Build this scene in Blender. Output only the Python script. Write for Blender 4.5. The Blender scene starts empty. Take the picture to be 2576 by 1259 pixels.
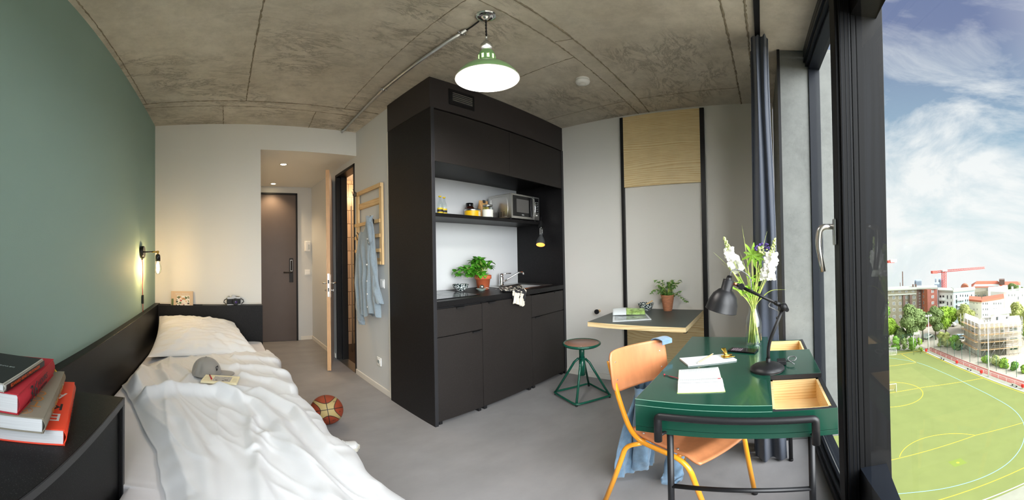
import bpy, bmesh, math, random
from mathutils import Vector, Matrix, noise
R = math.radians
PI = math.pi
C = bpy.context.scene
COL = C.collection

# ------------------------------------------------------------------ camera
EYE = 1.314
cam = bpy.data.cameras.new('camera')
cam.type = 'PANO'
PXR = 867.54                                   # pixels of the 2576 px frame per radian
try:
    cam.panorama_type = 'EQUIRECTANGULAR'
    cc_ = cam
except Exception:
    cc_ = cam.cycles
    cc_.panorama_type = 'EQUIRECTANGULAR'
cc_.longitude_min = -1288 / PXR
cc_.longitude_max = 1288 / PXR
cc_.latitude_max = 631.04 / PXR
cc_.latitude_min = -(1259 - 631.04) / PXR
cam.clip_start = 0.01
cam.clip_end = 3000
camo = bpy.data.objects.new('camera', cam)
COL.objects.link(camo)
YAW, PIT, ROL = 0.8462284, 0.0111497, 0.0174964
_base = Matrix.Rotation(PI / 2, 4, 'X')        # look along +Y
camo.matrix_world = (Matrix.Translation((0, 0, EYE)) @ Matrix.Rotation(-YAW, 4, 'Z')
                     @ Matrix.Rotation(PIT, 4, 'X') @ Matrix.Rotation(ROL, 4, 'Y') @ _base)
C.camera = camo

# ------------------------------------------------------------------ view
C.view_settings.view_transform = 'Standard'
C.view_settings.look = 'None'
C.view_settings.gamma = 1.0
C.view_settings.use_curve_mapping = False
C.view_settings.exposure = 0.53
try:
    C.cycles.use_denoising = True
    C.cycles.max_bounces = 10
    C.cycles.diffuse_bounces = 5
    C.cycles.glossy_bounces = 4
    C.cycles.transmission_bounces = 8
    C.cycles.transparent_max_bounces = 16
    C.cycles.sample_clamp_indirect = 8
    C.cycles.caustics_refractive = False
    C.cycles.caustics_reflective = False
except Exception:
    pass

# ------------------------------------------------------------------ sky
world = bpy.data.worlds.new('world')
C.world = world
world.use_nodes = True
wn = world.node_tree
for n in list(wn.nodes):
    wn.nodes.remove(n)


class NT:
    """small helper to wire nodes"""
    def __init__(s, tree): s.t = tree
    def n(s, kind, **kw):
        o = s.t.nodes.new(kind)
        ins = kw.pop('ins', {})
        for k, v in kw.items(): setattr(o, k, v)
        for k, v in ins.items():
            if isinstance(v, bpy.types.NodeSocket): s.t.links.new(v, o.inputs[k])
            else: o.inputs[k].default_value = v
        return o
    def math(s, op, a, b=0.0, c=0.0, clamp=False):
        o = s.n('ShaderNodeMath', operation=op, use_clamp=clamp)
        for i, v in enumerate((a, b, c)):
            if isinstance(v, bpy.types.NodeSocket): s.t.links.new(v, o.inputs[i])
            else: o.inputs[i].default_value = v
        return o.outputs[0]
    def mix(s, f, a, b, blend='MIX'):
        o = s.n('ShaderNodeMix', data_type='RGBA', blend_type=blend)
        for k, v in ((0, f), (6, a), (7, b)):
            if isinstance(v, bpy.types.NodeSocket): s.t.links.new(v, o.inputs[k])
            elif k == 0: o.inputs[k].default_value = v
            else: o.inputs[k].default_value = (v[0], v[1], v[2], 1)
        return o.outputs[2]
    def ramp(s, f, stops, interp='LINEAR'):
        o = s.n('ShaderNodeValToRGB')
        s.t.links.new(f, o.inputs[0])
        r = o.color_ramp; r.interpolation = interp
        while len(r.elements) < len(stops): r.elements.new(0.5)
        for e, (p, c) in zip(r.elements, stops):
            e.position = p
            e.color = (c, c, c, 1) if not hasattr(c, '__len__') else (c[0], c[1], c[2], 1)
        return o.outputs[0]
    def link(s, a, b): s.t.links.new(a, b)


def srgb(r, g, b):
    f = lambda c: (c / 255 / 12.92) if c / 255 <= 0.04045 else ((c / 255 + 0.055) / 1.055) ** 2.4
    return (f(r), f(g), f(b))


W = NT(wn)
SKY_GAIN = 0.72        # sky the camera sees
GLOW = 11.5           # hazy glow added to the unseen sky behind the viewer, brightens the room
tc = W.n('ShaderNodeTexCoord').outputs['Generated']
sep = W.n('ShaderNodeSeparateXYZ', ins={0: tc})
zz = sep.outputs[2]
grad = W.ramp(zz, [(0.0, srgb(226, 238, 240)), (0.10, srgb(205, 226, 232)), (0.30, srgb(150, 182, 205)), (0.6, srgb(118, 132, 170)), (1.0, srgb(100, 115, 160))])
mp = W.n('ShaderNodeMapping', ins={0: tc, 3: (1.0, 1.6, 3.4)})
mp.inputs[2].default_value = (0.2, 0.35, 0.5)
cl = W.n('ShaderNodeTexNoise', ins={'Vector': mp.outputs[0], 'Scale': 1.5, 'Detail': 9.0, 'Roughness': 0.62, 'Distortion': 0.6}).outputs[0]
cover = W.ramp(cl, [(0.40, 0.0), (0.60, 1.0)])
low = W.ramp(zz, [(0.0, 0.38), (0.30, 0.08), (0.75, 0.0)])
cover = W.math('MULTIPLY', W.math('ADD', cover, low, clamp=True), W.ramp(zz, [(0.0, 1.0), (0.45, 0.85), (0.75, 0.35)]))
skyc = W.mix(cover, grad, srgb(250, 251, 250))
# whitening towards the added glow's side of the sky
glow_dir = Vector((-0.55, -0.80, 0.48)).normalized()
dt = W.n('ShaderNodeVectorMath', operation='DOT_PRODUCT', ins={0: tc, 1: tuple(glow_dir)}).outputs['Value']
white = W.ramp(dt, [(0.30, 0.0), (0.78, 0.85)])
skyc = W.mix(white, skyc, (0.97, 0.985, 1.0))
glow = W.math('POWER', W.math('MAXIMUM', dt, 0.0), 3.0)
glow = W.math('MULTIPLY', W.ramp(dt, [(0.62, 0.0), (0.85, 1.0)]), W.math('MULTIPLY', glow, GLOW))
fac = W.math('ADD', glow, SKY_GAIN)
mulv = W.n('ShaderNodeVectorMath', operation='SCALE', ins={0: skyc, 'Scale': fac})
bg = W.n('ShaderNodeBackground', ins={'Color': mulv.outputs[0], 'Strength': 1.0})
wo = W.n('ShaderNodeOutputWorld')
W.link(bg.outputs[0], wo.inputs[0])
world.cycles.sampling_method = 'MANUAL'
world.cycles.sample_map_resolution = 1024

# ------------------------------------------------------------------ sun (comes over the building, lights the pitch and the houses)
sl = bpy.data.lights.new('sun', 'SUN')
sl.energy = 0.95
sl.angle = R(0.6)
sl.color = (1.0, 0.96, 0.88)
so = bpy.data.objects.new('sun', sl)
so.rotation_euler = Vector((-0.45, 0.55, 0.85)).to_track_quat('Z', 'Y').to_euler()
COL.objects.link(so)

# the window opening as a light portal (guides sampling of the sky, gives no light itself)
for (x0, x1) in ((-0.62, 1.2), (1.3, 2.1)):
    pl = bpy.data.lights.new('portal', 'AREA')
    pl.shape = 'RECTANGLE'; pl.size = x1 - x0; pl.size_y = 2.5
    pl.cycles.is_portal = True
    po = bpy.data.objects.new('portal', pl)
    po.location = ((x0 + x1) / 2, -0.24, 1.35)
    po.rotation_euler = (-PI / 2, 0, 0)
    COL.objects.link(po)

# ------------------------------------------------------------------ materials
def mat(name, col, rough=0.6, metal=0.0, var=0.0, vscale=8.0, bump=0.0, bscale=60.0, spec=0.5, coat=0.0, sheen=0.0, emit=None, estr=0.0, speck=0.0, wood=None, trans=0.0, ior=1.45, objc=True, bdist=0.002, stretch=None):
    m = bpy.data.materials.new(name)
    m.use_nodes = True
    t = NT(m.node_tree)
    b = m.node_tree.nodes['Principled BSDF']
    b.inputs['Base Color'].default_value = (*col, 1)
    b.inputs['Roughness'].default_value = rough
    b.inputs['Metallic'].default_value = metal
    b.inputs['Specular IOR Level'].default_value = spec
    b.inputs['Coat Weight'].default_value = coat
    b.inputs['Coat Roughness'].default_value = 0.08
    b.inputs['Sheen Weight'].default_value = sheen
    b.inputs['Transmission Weight'].default_value = trans
    b.inputs['IOR'].default_value = ior
    if emit:
        b.inputs['Emission Color'].default_value = (*emit, 1)
        b.inputs['Emission Strength'].default_value = estr
    co = t.n('ShaderNodeTexCoord').outputs['Object']
    if stretch:
        co = t.n('ShaderNodeMapping', ins={0: co, 3: stretch}).outputs[0]
    c = None
    if wood:
        dark, ax, sc = wood
        scl = {'x': (0.22, 1.6, 1.6), 'y': (1.6, 0.16, 1.6), 'z': (1.6, 1.6, 0.22)}[ax]
        mpn = t.n('ShaderNodeMapping', ins={0: co, 3: scl}).outputs[0]
        d = t.n('ShaderNodeTexNoise', ins={'Vector': mpn, 'Scale': sc * 0.32, 'Detail': 2.0, 'Distortion': 0.3}).outputs[0]
        cross = {'x': (0, 1, 1.0), 'y': (1, 0, 1.0), 'z': (1, 1.0, 0)}[ax]
        cr_ = t.n('ShaderNodeVectorMath', operation='DOT_PRODUCT', ins={0: co, 1: cross}).outputs['Value']
        rings = t.math('FRACT', t.math('ADD', t.math('MULTIPLY', cr_, 7.5 * sc), t.math('MULTIPLY', d, 15.0)))
        band = t.ramp(rings, [(0.0, 0.0), (0.45, 0.25), (0.86, 1.0), (0.93, 0.9), (1.0, 0.0)])
        fine = t.n('ShaderNodeTexNoise', ins={'Vector': mpn, 'Scale': sc * 6, 'Detail': 4.0}).outputs[0]
        f = t.math('MULTIPLY', band, t.ramp(fine, [(0.3, 0.35), (0.7, 1.0)]))
        c = t.mix(f, col, dark)
    if var:
        nz = t.n('ShaderNodeTexNoise', ins={'Vector': co, 'Scale': vscale, 'Detail': 6.0, 'Roughness': 0.6}).outputs[0]
        f = t.ramp(nz, [(0.3, 1.0 - var), (0.7, 1.0 + var)])
        c = t.mix(1.0, c if c is not None else col, f, 'MULTIPLY')
    if speck:
        vz = t.n('ShaderNodeTexNoise', ins={'Vector': co, 'Scale': 420.0, 'Detail': 1.0}).outputs[0]
        f = t.ramp(vz, [(0.66, 0.0), (0.74, 1.0)])
        c = t.mix(t.math('MULTIPLY', f, speck), c if c is not None else col, (0.30, 0.30, 0.31))
    if c is not None: t.link(c, b.inputs['Base Color'])
    if bump:
        nz = t.n('ShaderNodeTexNoise', ins={'Vector': co, 'Scale': bscale, 'Detail': 5.0, 'Roughness': 0.6}).outputs[0]
        bp = t.n('ShaderNodeBump', ins={'Height': nz, 'Strength': bump, 'Distance': bdist})
        t.link(bp.outputs[0], b.inputs['Normal'])
    return m


M = {}
M['green_wall'] = mat('green_paint', srgb(148, 176, 168), 0.75, bump=0.25, bscale=260)
M['white_wall'] = mat('white_paint', srgb(232, 230, 224), 0.8, bump=0.2, bscale=260)
M['grey_wall'] = mat('light_grey_paint', srgb(206, 207, 206), 0.8, bump=0.2, bscale=260)
M['trim_white'] = mat('white_trim', srgb(225, 220, 210), 0.5)
M['black_board'] = mat('black_laminate_board', srgb(20, 19, 20), 0.45, spec=0.25, var=0.06, vscale=3, speck=0.2, bump=0.12, bscale=400)
M['dark_board'] = mat('black_cabinet_board', srgb(11, 11, 12), 0.5, spec=0.15, speck=0.3)
M['black_edge'] = mat('anthracite_edge', srgb(38, 38, 41), 0.45, speck=0.1)
M['front_board'] = mat('anthracite_front_board', srgb(34, 30, 28), 0.55, spec=0.4, var=0.08, vscale=4, speck=0.14, bump=0.15, bscale=380)
M['soffit_board'] = mat('anthracite_panel', srgb(48, 43, 42), 0.55, spec=0.4, speck=0.1)
M['black'] = mat('black_matte', srgb(24, 24, 26), 0.5)
M['black_gloss'] = mat('black_gloss', srgb(16, 16, 18), 0.15)
M['black_metal'] = mat('black_powder_coat', srgb(20, 20, 22), 0.42, bump=0.1, bscale=300)
M['frame_metal'] = mat('anthracite_window_frame', srgb(20, 24, 31), 0.42, spec=0.3, var=0.05)
M['chrome'] = mat('chrome', (0.75, 0.75, 0.76), 0.12, metal=1.0)
M['steel'] = mat('brushed_steel', (0.58, 0.57, 0.55), 0.3, metal=1.0, bump=0.05, bscale=200)
M['galv'] = mat('galvanised_pipe', (0.62, 0.62, 0.60), 0.35, metal=1.0, var=0.1)
M['brass'] = mat('brass', srgb(205, 165, 75), 0.25, metal=1.0)
M['copper'] = mat('copper', srgb(205, 130, 100), 0.3, metal=1.0)
M['right_wall'] = mat('warm_grey_paint', srgb(224, 221, 214), 0.8, bump=0.2, bscale=260)
M['white_plastic'] = mat('white_plastic', srgb(242, 241, 238), 0.35)
M['pine'] = mat('pine_board', srgb(236, 216, 168), 0.45, wood=(srgb(204, 162, 104), 'y', 8.0), var=0.05)
M['pine_x'] = mat('pine_board_x', srgb(226, 200, 148), 0.45, wood=(srgb(190, 145, 88), 'x', 5.0), var=0.06)
M['pine_rack'] = mat('pine_slats', srgb(222, 190, 140), 0.5, wood=(srgb(195, 150, 100), 'y', 8.0), var=0.08)
M['pine_post'] = mat('pine_posts', srgb(224, 194, 146), 0.5, wood=(srgb(198, 158, 108), 'z', 8.0), var=0.06)
M['door_edge'] = mat('beech_door_edge', srgb(214, 172, 128), 0.45, wood=(srgb(188, 140, 95), 'z', 7.0), var=0.06)
M['door_face'] = mat('grey_door_laminate', srgb(150, 140, 134), 0.45, var=0.03)
M['entry_door'] = mat('dark_grey_door', srgb(88, 78, 74), 0.4, var=0.10, vscale=1.5)
M['green_desk'] = mat('dark_green_lacquer', srgb(18, 62, 48), 0.16, var=0.04, vscale=3, spec=0.6, coat=0.4)
M['green_edge'] = mat('green_edge_line', srgb(130, 170, 150), 0.4)
M['green_top'] = mat('grey_green_linoleum', srgb(70, 76, 72), 0.42, var=0.04)
M['stool_green'] = mat('green_enamel', srgb(14, 84, 66), 0.25, coat=0.5)
M['orange'] = mat('orange_enamel', srgb(240, 160, 40), 0.28, coat=0.4)
M['beech'] = mat('beech_ply', srgb(198, 128, 84), 0.38, var=0.16, vscale=14, coat=0.2, stretch=(1.0, 1.0, 0.25))
M['linen'] = mat('white_cotton', srgb(216, 217, 219), 0.85, sheen=0.1, bump=0.25, bscale=500)
M['linen2'] = mat('white_pillow_cotton', srgb(226, 224, 221), 0.85, sheen=0.3, bump=0.25, bscale=500)
M['sheet'] = mat('white_sheet', srgb(214, 212, 214), 0.85, sheen=0.2, bump=0.25, bscale=500)
M['terracotta'] = mat('terracotta', srgb(196, 100, 62), 0.7, var=0.08, vscale=20, bump=0.2)
M['terracotta_pale'] = mat('weathered_terracotta', srgb(192, 128, 94), 0.8, var=0.22, vscale=22, bump=0.3, stretch=(1, 1, 3))
M['soil'] = mat('potting_soil', srgb(50, 36, 26), 0.95, bump=1.0, bscale=200, bdist=0.01)
M['leaf'] = mat('basil_leaf', srgb(86, 160, 44), 0.4, var=0.2, vscale=40)
M['leaf2'] = mat('ivy_leaf', srgb(96, 140, 62), 0.45, var=0.3, vscale=40)
M['leaf3'] = mat('lupin_leaf', srgb(156, 206, 70), 0.45, var=0.2, vscale=40)
M['stem'] = mat('flower_stem', srgb(206, 220, 120), 0.5, var=0.15, vscale=30)
M['petal'] = mat('white_petal', srgb(246, 246, 236), 0.6)
M['bud'] = mat('green_bud', srgb(196, 208, 140), 0.6)
M['purple'] = mat('purple_petal', srgb(80, 60, 130), 0.6)
M['paper'] = mat('white_paper', srgb(212, 214, 214), 0.7)
M['cream'] = mat('cream_paper', srgb(236, 226, 190), 0.7)
M['ink'] = mat('dark_ink', srgb(40, 40, 44), 0.6)
M['grey_ink'] = mat('grey_ink', srgb(150, 160, 160), 0.6)
M['red'] = mat('red_lacquer', srgb(190, 30, 50), 0.4)


def glass_mat(name, tint=(1, 1, 1), refl=1.0, rough=0.0):
    """thin clear pane: straight-through light plus a Fresnel reflection"""
    m = bpy.data.materials.new(name); m.use_nodes = True
    t = NT(m.node_tree)
    for n in list(m.node_tree.nodes): m.node_tree.nodes.remove(n)
    fr = t.n('ShaderNodeFresnel', ins={'IOR': 1.45})
    bk = t.n('ShaderNodeNewGeometry').outputs['Backfacing']
    f = t.math('MULTIPLY', t.math('MULTIPLY', fr.outputs[0], refl, clamp=True), t.math('SUBTRACT', 1.0, bk))
    tr = t.n('ShaderNodeBsdfTransparent', ins={0: (*tint, 1)})
    gl = t.n('ShaderNodeBsdfGlossy', ins={'Roughness': rough, 'Color': (0.9, 0.95, 0.95, 1)})
    mx = t.n('ShaderNodeMixShader', ins={0: f, 1: tr.outputs[0], 2: gl.outputs[0]})
    o = t.n('ShaderNodeOutputMaterial'); t.link(mx.outputs[0], o.inputs[0])
    return m


M['pane'] = glass_mat('window_glass', (0.98, 0.99, 0.99), 0.22)
M['clear_glass'] = glass_mat('clear_glass', (0.94, 0.97, 0.96), 2.2)
M['shower_glass'] = glass_mat('shower_glass', (0.9, 0.92, 0.9), 1.0)


# ------------------------------------------------------------------ mesh helpers
class MB:
    """collects shapes; build() links them as ONE mesh object"""
    def __init__(s):
        s.bm = bmesh.new(); s.mats = []; s.mi = 0
    def mat(s, m):
        if isinstance(m, str): m = M[m]
        if m not in s.mats: s.mats.append(m)
        s.mi = s.mats.index(m); return s
    def _add(s, tmp, smooth=False, M4=None):
        if M4 is not None: bmesh.ops.transform(tmp, matrix=M4, verts=tmp.verts)
        me = bpy.data.meshes.new('t'); tmp.to_mesh(me); tmp.free()
        n0 = len(s.bm.faces); s.bm.from_mesh(me); bpy.data.meshes.remove(me)
        s.bm.faces.ensure_lookup_table()
        for f in s.bm.faces[n0:]:
            f.material_index = s.mi
            if smooth: f.smooth = True
        return s
    def box(s, x0, x1, y0, y1, z0, z1, bev=0.0, M4=None, seg=2):
        t = bmesh.new(); bmesh.ops.create_cube(t, size=1)
        for v in t.verts:
            v.co = Vector(((x0 + x1) / 2 + v.co.x * (x1 - x0), (y0 + y1) / 2 + v.co.y * (y1 - y0), (z0 + z1) / 2 + v.co.z * (z1 - z0)))
        if bev: bmesh.ops.bevel(t, geom=t.edges[:], offset=bev, segments=seg, affect='EDGES', profile=0.5)
        return s._add(t, False, M4)
    def cyl(s, p0, p1, r0, r1=None, seg=20, cap=True, smooth=True):
        p0, p1 = Vector(p0), Vector(p1); r1 = r0 if r1 is None else r1
        t = bmesh.new(); L = (p1 - p0).length
        bmesh.ops.create_cone(t, cap_ends=cap, segments=seg, radius1=max(r0, 1e-5), radius2=max(r1, 1e-5), depth=L)
        q = (p1 - p0).to_track_quat('Z', 'Y').to_matrix().to_4x4()
        s._add(t, False, Matrix.Translation((p0 + p1) / 2) @ q)
        s.bm.faces.ensure_lookup_table()
        n = seg + (2 if cap else 0)
        for f in s.bm.faces[-n:]:
            if len(f.verts) == 4: f.smooth = smooth
        return s
    def sphere(s, c, r, sx=1, sy=1, sz=1, u=20, v=12, M4=None):
        t = bmesh.new(); bmesh.ops.create_uvsphere(t, u_segments=u, v_segments=v, radius=r)
        m = Matrix.Translation(c) @ (M4 or Matrix.Identity(4)) @ Matrix.Diagonal((sx, sy, sz, 1))
        return s._add(t, True, m)
    def lathe(s, prof, c=(0, 0, 0), seg=32, M4=None, smooth=True):
        t = bmesh.new(); rings = []
        for r, z in prof:
            if r < 1e-6: rings.append([t.verts.new((0, 0, z))])
            else: rings.append([t.verts.new((r * math.cos(2 * PI * k / seg), r * math.sin(2 * PI * k / seg), z)) for k in range(seg)])
        for a, b in zip(rings, rings[1:]):
            for k in range(seg):
                k2 = (k + 1) % seg
                if len(a) == 1 and len(b) == 1: continue
                if len(a) == 1: t.faces.new((a[0], b[k], b[k2]))
                elif len(b) == 1: t.faces.new((a[k], a[k2], b[0]))
                else: t.faces.new((a[k], a[k2], b[k2], b[k]))
        return s._add(t, smooth, Matrix.Translation(c) @ (M4 or Matrix.Identity(4)))
    def tube(s, pts, r, seg=10, closed=False, cap=True, radii=None):
        pts = [Vector(p) for p in pts]; n = len(pts); t = bmesh.new(); rings = []
        up = Vector((0, 0, 1)); prev = None
        for i, p in enumerate(pts):
            if closed: d = pts[(i + 1) % n] - pts[i - 1]
            else: d = pts[min(i + 1, n - 1)] - pts[max(i - 1, 0)]
            if d.length < 1e-9: d = Vector((0, 0, 1))
            d.normalize()
            if prev is None:
                a = d.cross(up)
                if a.length < 1e-3: a = d.cross(Vector((1, 0, 0)))
            else:
                a = prev - d * prev.dot(d)
                if a.length < 1e-4: a = d.cross(up)
            a.normalize(); prev = a; b = d.cross(a)
            rr = radii[i] if radii else r
            rings.append([t.verts.new(p + (a * math.cos(2 * PI * k / seg) + b * math.sin(2 * PI * k / seg)) * rr) for k in range(seg)])
        rng = range(n) if closed else range(n - 1)
        for i in rng:
            A, B = rings[i], rings[(i + 1) % n]
            for k in range(seg):
                t.faces.new((A[k], A[(k + 1) % seg], B[(k + 1) % seg], B[k]))
        if cap and not closed:
            t.faces.new(rings[0][::-1]); t.faces.new(rings[-1])
        bmesh.ops.recalc_face_normals(t, faces=t.faces[:])
        return s._add(t, True)
    def poly(s, pts):
        t = bmesh.new(); t.faces.new([t.verts.new(p) for p in pts]); return s._add(t)
    def prism(s, pts2, z0, z1, M4=None, bev=0.0):
        """2-D outline extruded in z"""
        t = bmesh.new()
        f = t.faces.new([t.verts.new((x, y, z0)) for x, y in pts2])
        r = bmesh.ops.extrude_face_region(t, geom=[f])
        for v in [g for g in r['geom'] if isinstance(g, bmesh.types.BMVert)]: v.co.z = z1
        bmesh.ops.recalc_face_normals(t, faces=t.faces[:])
        if bev: bmesh.ops.bevel(t, geom=t.edges[:], offset=bev, segments=2, affect='EDGES', profile=0.5)
        return s._add(t, False, M4)
    def grid(s, nu, nv, fn, thick=0.0, smooth=True, closed_u=False):
        t = bmesh.new()
        V = [[t.verts.new(fn(i / (nu - (0 if closed_u else 1)), j / (nv - 1))) for j in range(nv)] for i in range(nu)]
        for i in range(nu if closed_u else nu - 1):
            for j in range(nv - 1):
                i2 = (i + 1) % nu
                t.faces.new((V[i][j], V[i2][j], V[i2][j + 1], V[i][j + 1]))
        bmesh.ops.recalc_face_normals(t, faces=t.faces[:])
        if thick: bmesh.ops.solidify(t, geom=t.faces[:], thickness=thick)
        return s._add(t, smooth)
    def build_split(s, name, parent=None):
        """every loose piece becomes an object of its own"""
        left = set(s.bm.verts); out = []
        while left:
            seed = left.pop(); isl = {seed}; todo = [seed]
            while todo:
                v = todo.pop()
                for e in v.link_edges:
                    w = e.other_vert(v)
                    if w not in isl: isl.add(w); todo.append(w)
            left -= isl; out.append(isl)
        objs = []
        for isl in out:
            b2 = MB(); b2.mats = list(s.mats); mp = {v: b2.bm.verts.new(v.co) for v in isl}
            for f in {f for v in isl for f in v.link_faces}:
                g = b2.bm.faces.new([mp[v] for v in f.verts]); g.material_index = f.material_index; g.smooth = f.smooth
            objs.append(b2.build(name, parent=parent))
        s.bm.free(); return objs
    def build(s, name, m=None, parent=None, loc=None, rot=None, autosmooth=None):
        me = bpy.data.meshes.new(name); s.bm.to_mesh(me); s.bm.free()
        if m is not None and not s.mats: s.mats = [M[m] if isinstance(m, str) else m]
        for x in s.mats: me.materials.append(x)
        o = bpy.data.objects.new(name, me); COL.objects.link(o)
        if parent: o.parent = parent
        if loc: o.location = loc
        if rot: o.rotation_euler = rot
        return o


def tag(o, label=None, cat=None, group=None, kind=None):
    if label: o['label'] = label
    if cat: o['category'] = cat
    if group: o['group'] = group
    if kind: o['kind'] = kind
    return o


def thing(name, label, cat, loc=(0, 0, 0), rz=0.0, group=None, rot=None):
    o = bpy.data.objects.new(name, None); COL.objects.link(o)
    o.empty_display_size = 0.05
    o.location = loc
    o.rotation_euler = rot if rot else (0, 0, rz)
    return tag(o, label, cat, group)


def struct(o): o['kind'] = 'structure'; return o


def copy_tree(o, parent=None):
    c = o.copy(); COL.objects.link(c)
    if parent: c.parent = parent
    for ch in [x for x in bpy.data.objects if x.parent == o]: copy_tree(ch, c)
    return c


def text(s, size, loc, rot, m, name='lettering', parent=None, ext=0.0003, align='CENTER', M4=None, sx=1.0):
    cu = bpy.data.curves.new(name, 'FONT'); cu.body = s; cu.size = size; cu.extrude = ext
    cu.align_x = align; cu.align_y = 'CENTER'; cu.resolution_u = 2
    tmp = bpy.data.objects.new('tmp', cu); COL.objects.link(tmp)
    dg = bpy.context.evaluated_depsgraph_get()
    me = bpy.data.meshes.new_from_object(tmp.evaluated_get(dg))
    bpy.data.objects.remove(tmp); bpy.data.curves.remove(cu)
    me.name = name; me.materials.clear(); me.materials.append(M[m] if isinstance(m, str) else m)
    o = bpy.data.objects.new(name, me); COL.objects.link(o)
    o.location = loc; o.rotation_euler = rot; o.scale = (sx, 1, 1)
    if parent: o.parent = parent
    return o


def nz(x, y, z=0.0): return noise.noise(Vector((x, y, z)))
def sstep(a, b, x):
    t = max(0, min(1, (x - a) / (b - a))) if b != a else (1 if x > a else 0)
    return t * t * (3 - 2 * t)
def lerp(a, b, t): return a + (b - a) * t
def arc_pts(c, r, a0, a1, n, plane='xz'):
    out = []
    for k in range(n + 1):
        a = a0 + (a1 - a0) * k / n
        p = Vector(c)
        if plane == 'xz': p += Vector((r * math.cos(a), 0, r * math.sin(a)))
        elif plane == 'yz': p += Vector((0, r * math.cos(a), r * math.sin(a)))
        else: p += Vector((r * math.cos(a), r * math.sin(a), 0))
        out.append(p)
    return out
def fillet(pts, r, n=6):
    """round the corners of a polyline"""
    pts = [Vector(p) for p in pts]; out = [pts[0]]
    for i in range(1, len(pts) - 1):
        a, b, c = pts[i - 1], pts[i], pts[i + 1]
        d1 = (a - b); d2 = (c - b); l = min(r, d1.length * 0.49, d2.length * 0.49)
        p, q = b + d1.normalized() * l, b + d2.normalized() * l
        for k in range(n + 1):
            t = k / n
            out.append(p * (1 - t) ** 2 + b * 2 * t * (1 - t) + q * t * t)
    out.append(pts[-1]); return out
# ================================================================== room shell
CEI = 2.70
XG, YB, XB, XT, YW = -0.648, 3.39, 1.424, 3.066, -0.28   # green wall, bed-head wall, bathroom wall, table wall, window plane
YH = 5.227                                                # hall back wall


def concrete(name, c0, c1, dark, vk=0.62):
    m = bpy.data.materials.new(name); m.use_nodes = True
    t = NT(m.node_tree); b = m.node_tree.nodes['Principled BSDF']
    co = t.n('ShaderNodeTexCoord').outputs['Object']
    a = t.n('ShaderNodeTexNoise', ins={'Vector': co, 'Scale': 1.3, 'Detail': 8.0, 'Roughness': 0.65}).outputs[0]
    c = t.mix(t.ramp(a, [(0.35, 0.0), (0.65, 1.0)]), c0, c1)
    # dark blotchy veins that run in broken bands
    mpn = t.n('ShaderNodeMapping', ins={0: co, 3: (1.0, 2.2, 1.0)}).outputs[0]
    v = t.n('ShaderNodeTexNoise', ins={'Vector': mpn, 'Scale': 3.2, 'Detail': 13.0, 'Roughness': 0.72, 'Distortion': 0.5}).outputs[0]
    ridge = t.math('ABSOLUTE', t.math('SUBTRACT', v, 0.5))
    vein = t.ramp(ridge, [(0.0, 1.0), (0.03, 0.25), (0.07, 0.0)])
    msk = t.n('ShaderNodeTexNoise', ins={'Vector': co, 'Scale': 1.7, 'Detail': 3.0}).outputs[0]
    c = t.mix(t.math('MULTIPLY', t.math('MULTIPLY', vein, t.ramp(msk, [(0.44, 0.0), (0.60, 1.0)])), vk), c, dark)
    f = t.n('ShaderNodeTexNoise', ins={'Vector': co, 'Scale': 9.0, 'Detail': 10.0, 'Roughness': 0.75}).outputs[0]
    c = t.mix(1.0, c, t.ramp(f, [(0.3, 0.80), (0.55, 1.0), (0.75, 1.08)]), 'MULTIPLY')
    vo = t.n('ShaderNodeTexVoronoi', ins={'Vector': co, 'Scale': 26.0}).outputs['Distance']
    pore = t.ramp(vo, [(0.03, 1.0), (0.06, 0.0)])
    c = t.mix(t.math('MULTIPLY', pore, 0.6), c, dark)
    t.link(c, b.inputs['Base Color']); b.inputs['Roughness'].default_value = 0.75
    bp = t.n('ShaderNodeBump', ins={'Height': f, 'Strength': 0.35, 'Distance': 0.004})
    t.link(bp.outputs[0], b.inputs['Normal'])
    return m


M['concrete'] = concrete('board_marked_concrete', srgb(216, 208, 194), srgb(190, 181, 165), srgb(112, 102, 90))
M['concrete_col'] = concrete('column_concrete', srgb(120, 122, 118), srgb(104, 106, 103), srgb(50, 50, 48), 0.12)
M['screed'] = mat('grey_screed_floor', srgb(138, 136, 136), 0.45, var=0.12, vscale=2.6, bump=0.15, bscale=120, stretch=(1.0, 1.6, 1.0))
M['joint'] = mat('joint_ridge', srgb(140, 130, 112), 0.8, var=0.3, vscale=30, bump=0.8, bscale=80)

# floor: room, hall
f = MB().mat('screed')
f.box(XG, XT, YW - 0.02, YB, -0.12, 0)
f.box(0.40, XB, YB, YH, -0.12, 0)
struct(f.build('floor'))
# ceiling slab
c = MB().mat('concrete').box(XG - 0.15, XT + 0.15, YW - 0.13, YB + 0.05, CEI, CEI + 0.2)
ceiling = struct(c.build('ceiling'))


def joint(pts, r=0.0035, name='formwork_joint', seed=0):
    rnd = random.Random(seed); out = []; rad = []
    for (a, b) in zip(pts, pts[1:]):
        L = math.hypot(b[0] - a[0], b[1] - a[1]); n = max(2, int(L / 0.02))
        for k in range(n):
            t = k / n
            out.append((lerp(a[0], b[0], t) + rnd.uniform(-1, 1) * 0.0022, lerp(a[1], b[1], t) + rnd.uniform(-1, 1) * 0.0022, CEI))
            rad.append(r * rnd.uniform(0.5, 1.35))
    out.append((*pts[-1], CEI)); rad.append(r)
    MB().mat('joint').tube(out, r, seg=6, radii=rad).build(name, parent=ceiling)


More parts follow.
